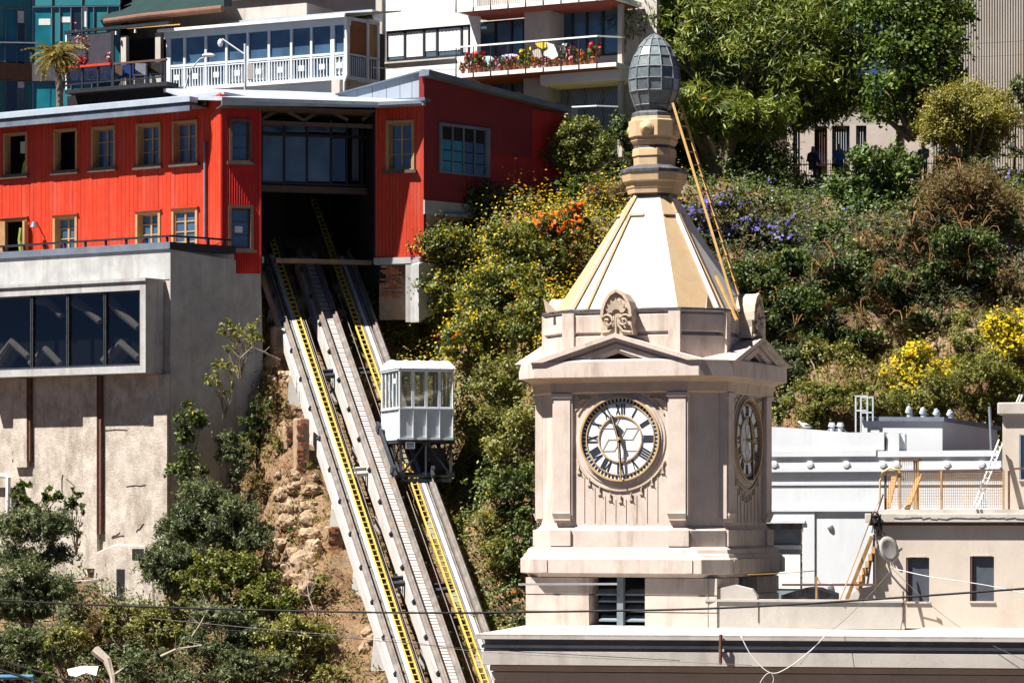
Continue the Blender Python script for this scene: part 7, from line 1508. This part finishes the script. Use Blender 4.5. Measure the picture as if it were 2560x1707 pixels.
# ------------------------------------------------------------------ ground cover over the whole slope
def scatter(n, seed):
    r = np.random.default_rng(seed); x = r.uniform(-17, 40, n); y = r.uniform(92, 126, n); z = T(x, y); px = CX + FPX * x / y; py = HY - FPX * (z - CAMZ) / y
    ok = (px > -40) & (px < 2600) & (py > 400) & (py < 1760); x, y, z, px, py = x[ok], y[ok], z[ok], px[ok], py[ok]
    xl = -8.9 + (114 - y) * .261; lat = (x - xl) * .96
    return x, y, z, px, py, lat, r
def tufts(name, label, n, seed, mat, blades, h, w, keepf, cat):
    x, y, z, px, py, lat, r = scatter(n, seed); k = keepf(px, py, lat, x, y, r); x, y, z, lat = x[k], y[k], z[k], lat[k]; m = len(x)
    hh = np.where((lat > -.2) & (lat < 3.7), h * .5, h) * r.uniform(.5, 1.3, m)
    C = np.repeat(np.stack([x, y, z], 1), blades, 0); hh = np.repeat(hh, blades)[:, None]; n2 = len(C)
    d = unit(r.normal(size=(n2, 3)) * .55 + np.array([0, -.25, .9])); s = unit(np.cross(d, r.normal(size=(n2, 3)))); C = C + np.c_[r.normal(size=(n2, 2)) * .09, np.zeros(n2)] + d * hh / 2
    leafobj(name, C, d * hh / 2, s * w * .5, r.random(n2), mat, None, kind='stuff', label=label, cat=cat, org=(0, 108, 0))
nz = lambda x, y, s, sd: vnoise(x, y, s, sd)
def undergrowth(name, label, n, seed, mat, per, spread, ht, L, Wd, keepf, cat='undergrowth'):
    x, y, z, px, py, lat, r = scatter(n, seed); k = keepf(px, py, lat, x, y, r); x, y, z = x[k], y[k], z[k]; m = len(x); sc = np.repeat(r.uniform(.6, 1.4, m), per)[:, None]; cv = np.repeat(r.random(m), per)
    o = r.normal(size=(m * per, 3)) * np.array([spread, spread, ht * .5]) * sc; o[:, 2] = np.abs(o[:, 2]) + .05; C = np.repeat(np.stack([x, y, z], 1), per, 0) + o; n2 = len(C)
    nr = unit(o + np.array([0, -.25, .3]) + r.normal(size=(n2, 3)) * .3); a = unit(np.cross(nr, r.normal(size=(n2, 3)))); b = np.cross(nr, a); ln = r.uniform(.6, 1.2, n2)[:, None]
    leafobj(name, C, a * L / 2 * ln, b * Wd / 2 * ln, .6 * cv + .4 * r.random(n2), mat, None, kind='stuff', label=label, cat=cat, org=(0, 108, 0))
mid = lambda px, py, lat: (lat > 4.0) & (px < 1700)
rgt = lambda px, py: (px > 1700) & (py > 470)
bare = lambda px, py, x, y: (px > 2080) & (py > 770) & (py < 1010) & (vnoise(x, y, .5, 12) ** 2 < .30)
lft = lambda px, py, lat: (px < 700) & (lat < -2.2) & (py > 1150)
undergrowth('green_undergrowth', 'tangled dark green undergrowth covering the slope', 22000, 31, 'bush', 30, .22, .55, .13, .075, lambda px, py, lat, x, y, r: (mid(px, py, lat) & (py > 950) & (r.random(len(px)) < .5)) | (rgt(px, py) & (py < 640) & (r.random(len(px)) < .8)) | (lft(px, py, lat) & (r.random(len(px)) < .3)))
undergrowth('acacia_undergrowth', 'blue-green low acacia growth covering the gully on the left', 26000, 37, 'acacia', 30, .25, .7, .15, .045, lambda px, py, lat, x, y, r: (px < 860) & (lat < -1.6) & (py > 1230) & ((px > 330) | (py > 1500) | (px < 170)) & ~((px > 640) & (py < 1480)) & (r.random(len(px)) < .9))
undergrowth('dark_undergrowth', 'dark tangled succulent growth between the aloes', 24000, 39, 'dark', 30, .22, .55, .20, .05, lambda px, py, lat, x, y, r: rgt(px, py) & (py > 560) & (py < 850) & ~bare(px, py, x, y) & (r.random(len(px)) < .95))
undergrowth('sunny_undergrowth', 'light green tangled growth over the slope right of the incline', 30000, 38, 'sunbush', 28, .24, .6, .13, .075, lambda px, py, lat, x, y, r: mid(px, py, lat) & (py < 1250) & (r.random(len(px)) < .95))
undergrowth('olive_undergrowth', 'olive and yellowish scrub covering the lower slope', 20000, 32, 'olive', 26, .22, .45, .12, .06, lambda px, py, lat, x, y, r: (mid(px, py, lat) & (py > 880) & (r.random(len(px)) < .6)) | (rgt(px, py) & (py > 840) & ~bare(px, py, x, y) & (r.random(len(px)) < .4)) | (rgt(px, py) & (py > 620) & (r.random(len(px)) < .05)))
undergrowth('dry_undergrowth', 'brown dry scrub mixed into the slope', 26000, 33, 'dry', 22, .22, .4, .16, .035, lambda px, py, lat, x, y, r: ((px > 1700) & (py > 560) & (r.random(len(px)) < .22)) | ((lat < -.35) & (lat > -4.5) & (r.random(len(px)) < .85)) | (mid(px, py, lat) & (r.random(len(px)) < .12)))
undergrowth('yellow_blossom', 'mass of small yellow blossoms over the slope right of the incline', 20000, 34, 'yellow', 20, .28, 1.05, .095, .09, lambda px, py, lat, x, y, r: mid(px, py, lat) & (py > 500) & (py < 960) & (vnoise(x, y, .45, 15) > -.6) & (r.random(len(px)) < .95), 'flowers')
undergrowth('orange_blossom', 'scattered orange blossoms among the yellow ones', 20000, 35, 'orange', 9, .2, .9, .10, .09, lambda px, py, lat, x, y, r: mid(px, py, lat) & (px > 1180) & (py > 500) & (py < 960) & (vnoise(x, y, .6, 16) > .2) & (r.random(len(px)) < .4), 'flowers')
undergrowth('violet_blossom', 'scattered violet blossoms over the upper slope', 20000, 36, 'violet', 4, .2, .65, .09, .085, lambda px, py, lat, x, y, r: ((mid(px, py, lat) & (py < 760) & (r.random(len(px)) < .14)) | (rgt(px, py) & (py < 640) & (r.random(len(px)) < .22))), 'flowers')
tufts('dry_grass', 'dry ochre grass growing over the bare slope', 60000, 1, 'grass', 4, .28, .03, lambda px, py, lat, x, y, r: (np.abs(nz(x, y, .5, 7)) > .32) & ~((px < 420) & (py < 1430)), 'grass')
tufts('low_weeds', 'low green weeds spread over the slope', 60000, 2, 'weed', 4, .24, .06, lambda px, py, lat, x, y, r: (np.abs(nz(x, y, .4, 8)) > .45) | ((px > 1300) & (r.random(len(px)) < .6)), 'weeds')
tufts('slope_daisies', 'scattered yellow daisies on the slope', 9000, 3, 'yellow', 2, .09, .08, lambda px, py, lat, x, y, r: (px > 1030) & (px < 1340) & (py > 700), 'flowers')
tufts('dead_twigs', 'grey dead twigs and litter on the slope', 22000, 4, 'dry', 3, .30, .02, lambda px, py, lat, x, y, r: np.abs(nz(x, y, .6, 9)) > .4, 'twigs')
# dead branches and a bare trunk low on the left
def branch(name, label, pts, r0, twigs=0):
    m = MB().tube(pts, r0, 7, r0 * .4); q = random.Random(len(label))
    for _ in range(twigs):
        a = pts[q.randrange(1, len(pts))]; m.tube([a, a + Vector((q.uniform(-.6, .6), q.uniform(-.2, .2), q.uniform(-.1, .6)))], r0 * .3, 5, r0 * .1)
    mk(name, m, M['twig'], label=label, cat='branch')
branch('bare_trunk', 'thick pale bare trunk bending down at the bottom left', [P(238, 1625, 98.2), P(268, 1650, 98), P(282, 1690, 97.8), P(284, 1730, 97.6)], .17, 2); branch('dead_branch', 'long grey dead branch lying in the lower acacias', [P(402, 1640, 97.2), P(440, 1622, 97.2), P(505, 1612, 97.4)], .05, 5)
branch('dead_branch', 'bare grey twigs between the lower acacias', [P(480, 1590, 98.4), P(500, 1560, 98.4), P(520, 1520, 98.6)], .03, 14); branch('dead_branch', 'pale bent branch reaching from the bank to the concrete wall', [P(700, 900, 107.4), P(660, 880, 107), P(630, 868, 106.8), P(600, 895, 106.6)], .035, 6)
branch('dead_branch', 'thin bare sapling in front of the lower left beam', [P(790, 1540, 97.6), P(772, 1490, 97.8), P(765, 1440, 98)], .022, 8)
mk('plastic_sheet', MB().add([P(168, 1672, 97.6), P(205, 1664, 97.4), P(246, 1664, 97.5), P(240, 1688, 97.2), P(215, 1680, 97.1), P(190, 1690, 97.2), P(172, 1686, 97.3)], [(0, 1, 5, 6), (1, 2, 3, 4), (1, 4, 5)]), M['white'], label='crumpled white plastic sheet beside the bare trunk', cat='sheet')

# ------------------------------------------------------------------ brick wall fragment at the right edge
FBr = Face(2520, 113.5, (1, -.1)); BW = thing('brick_garden_wall', 'old red brick wall fragment at the right edge of the slope', 'brick wall', FBr.pt(.6, FBr.z(2540, 690), 0))
mk('wall_core', MB().fpx(FBr, 2522, 2640, 588, 700, -.4, -.06), M['rock'], BW); bricks(BW, FBr, 2522, 2640, 588, 700, 0, .08, seed=9)

# ------------------------------------------------------------------ overhead cables and wires
def wire(name, label, pts, r, mat, n=24, group='overhead cables'):
    P3 = [P(*p) for p in pts]; out = []
    for i in range(len(P3) - 1):
        p0, p1, p2, p3 = P3[max(0, i - 1)], P3[i], P3[i + 1], P3[min(len(P3) - 1, i + 2)]
        for k in range(n // max(1, len(P3) - 1) + 1):
            t = k / (n // max(1, len(P3) - 1) + 1); out.append(.5 * ((2 * p1) + (p2 - p0) * t + (2 * p0 - 5 * p1 + 4 * p2 - p3) * t * t + (3 * p1 - p0 - 3 * p2 + p3) * t ** 3))
    out.append(P3[-1]); mk(name, MB().tube(out, r, 6), M[mat], label=label, cat='cable', group=group, smooth=True)
wire('overhead_cable', 'thick black cable sagging across the whole lower picture', [(-80, 1495, 80), (230, 1511, 76), (680, 1525, 72), (1040, 1531, 70), (1330, 1529, 68), (1880, 1516, 66), (2640, 1465, 64)], .025, 'cable')
wire('overhead_cable', 'thin dark wire below the thick cable on the left', [(-60, 1555, 82), (300, 1566, 80), (640, 1578, 78), (900, 1597, 77), (1200, 1622, 76), (1700, 1650, 75)], .008, 'cable'); wire('overhead_cable', 'thin dark wire crossing the beams just under the thick cable', [(380, 1545, 80), (700, 1575, 79), (1000, 1600, 78), (1230, 1630, 76), (1880, 1662, 74)], .007, 'thinwire')
wire('overhead_cable', 'black cable at the bottom left corner, upper one', [(20, 1655, 60), (110, 1682, 59), (230, 1715, 58)], .02, 'cable'); wire('overhead_cable', 'black cable at the bottom left corner, lower one', [(-20, 1668, 58), (60, 1692, 57), (130, 1716, 56)], .024, 'cable')
mk('blue_pipe', MB().tube([P(-40, 1692, 92), P(82, 1691, 92), P(84, 1720, 92)], .07, 8), surf('blue painted pipe', (.06, .18, .30), (.09, .24, .38), 4), label='blue pipe end at the bottom left corner', cat='pipe')
wire('hanging_wire', 'white looped wire hanging over the cornice', [(1852, 1588, 84.2), (1880, 1640, 84.1), (1926, 1681, 84), (1970, 1668, 84), (2030, 1622, 84.1), (2066, 1585, 84.2)], .014, 'whitewire', group='wires on the cornice'); wire('hanging_wire', 'two short yellowish wire ends below the white loop', [(1900, 1706, 84), (1912, 1688, 84), (1926, 1681, 84), (1934, 1695, 84), (1930, 1712, 84)], .01, 'whitewire', group='wires on the cornice')
wire('hanging_wire', 'white wire sagging from the dish past both windows', [(2240, 1422, 85), (2320, 1440, 84.6), (2420, 1455, 84.2), (2490, 1467, 84), (2640, 1500, 83.6)], .013, 'whitewire', group='wires on the cornice'); wire('hanging_wire', 'thin dark wire slanting down from the dish to the right', [(2230, 1420, 85), (2320, 1505, 84.6), (2420, 1580, 84.2), (2560, 1650, 83.8)], .007, 'thinwire', group='wires on the cornice'); wire('hanging_wire', 'thin dark wire slanting down from the dish to the left', [(2235, 1415, 85.1), (2180, 1480, 85), (2110, 1550, 84.6), (2060, 1590, 84.2), (2000, 1660, 84)], .007, 'thinwire', group='wires on the cornice')
wire('hanging_wire', 'pale rope strung along the tower base to the right', [(1870, 1436, 87.0), (1960, 1432, 87.5), (2040, 1426, 88)], .012, 'ladder', group='wires on the cornice'); wire('garden_wire', 'thin wire crossing the corrugated wall, upper one', [(2290, 115, 122), (2400, 112, 124), (2600, 100, 126)], .01, 'thinwire', group='wires at the corrugated wall'); wire('garden_wire', 'thin wire crossing the corrugated wall, lower one', [(2300, 140, 122), (2430, 143, 124), (2600, 135, 126)], .008, 'thinwire', group='wires at the corrugated wall')
wire('facade_wire', 'thin wire from the apartment wall to the balcony corner', [(930, 170, 118), (1040, 174, 118), (1140, 175, 119)], .008, 'thinwire', group='wires at the apartments')
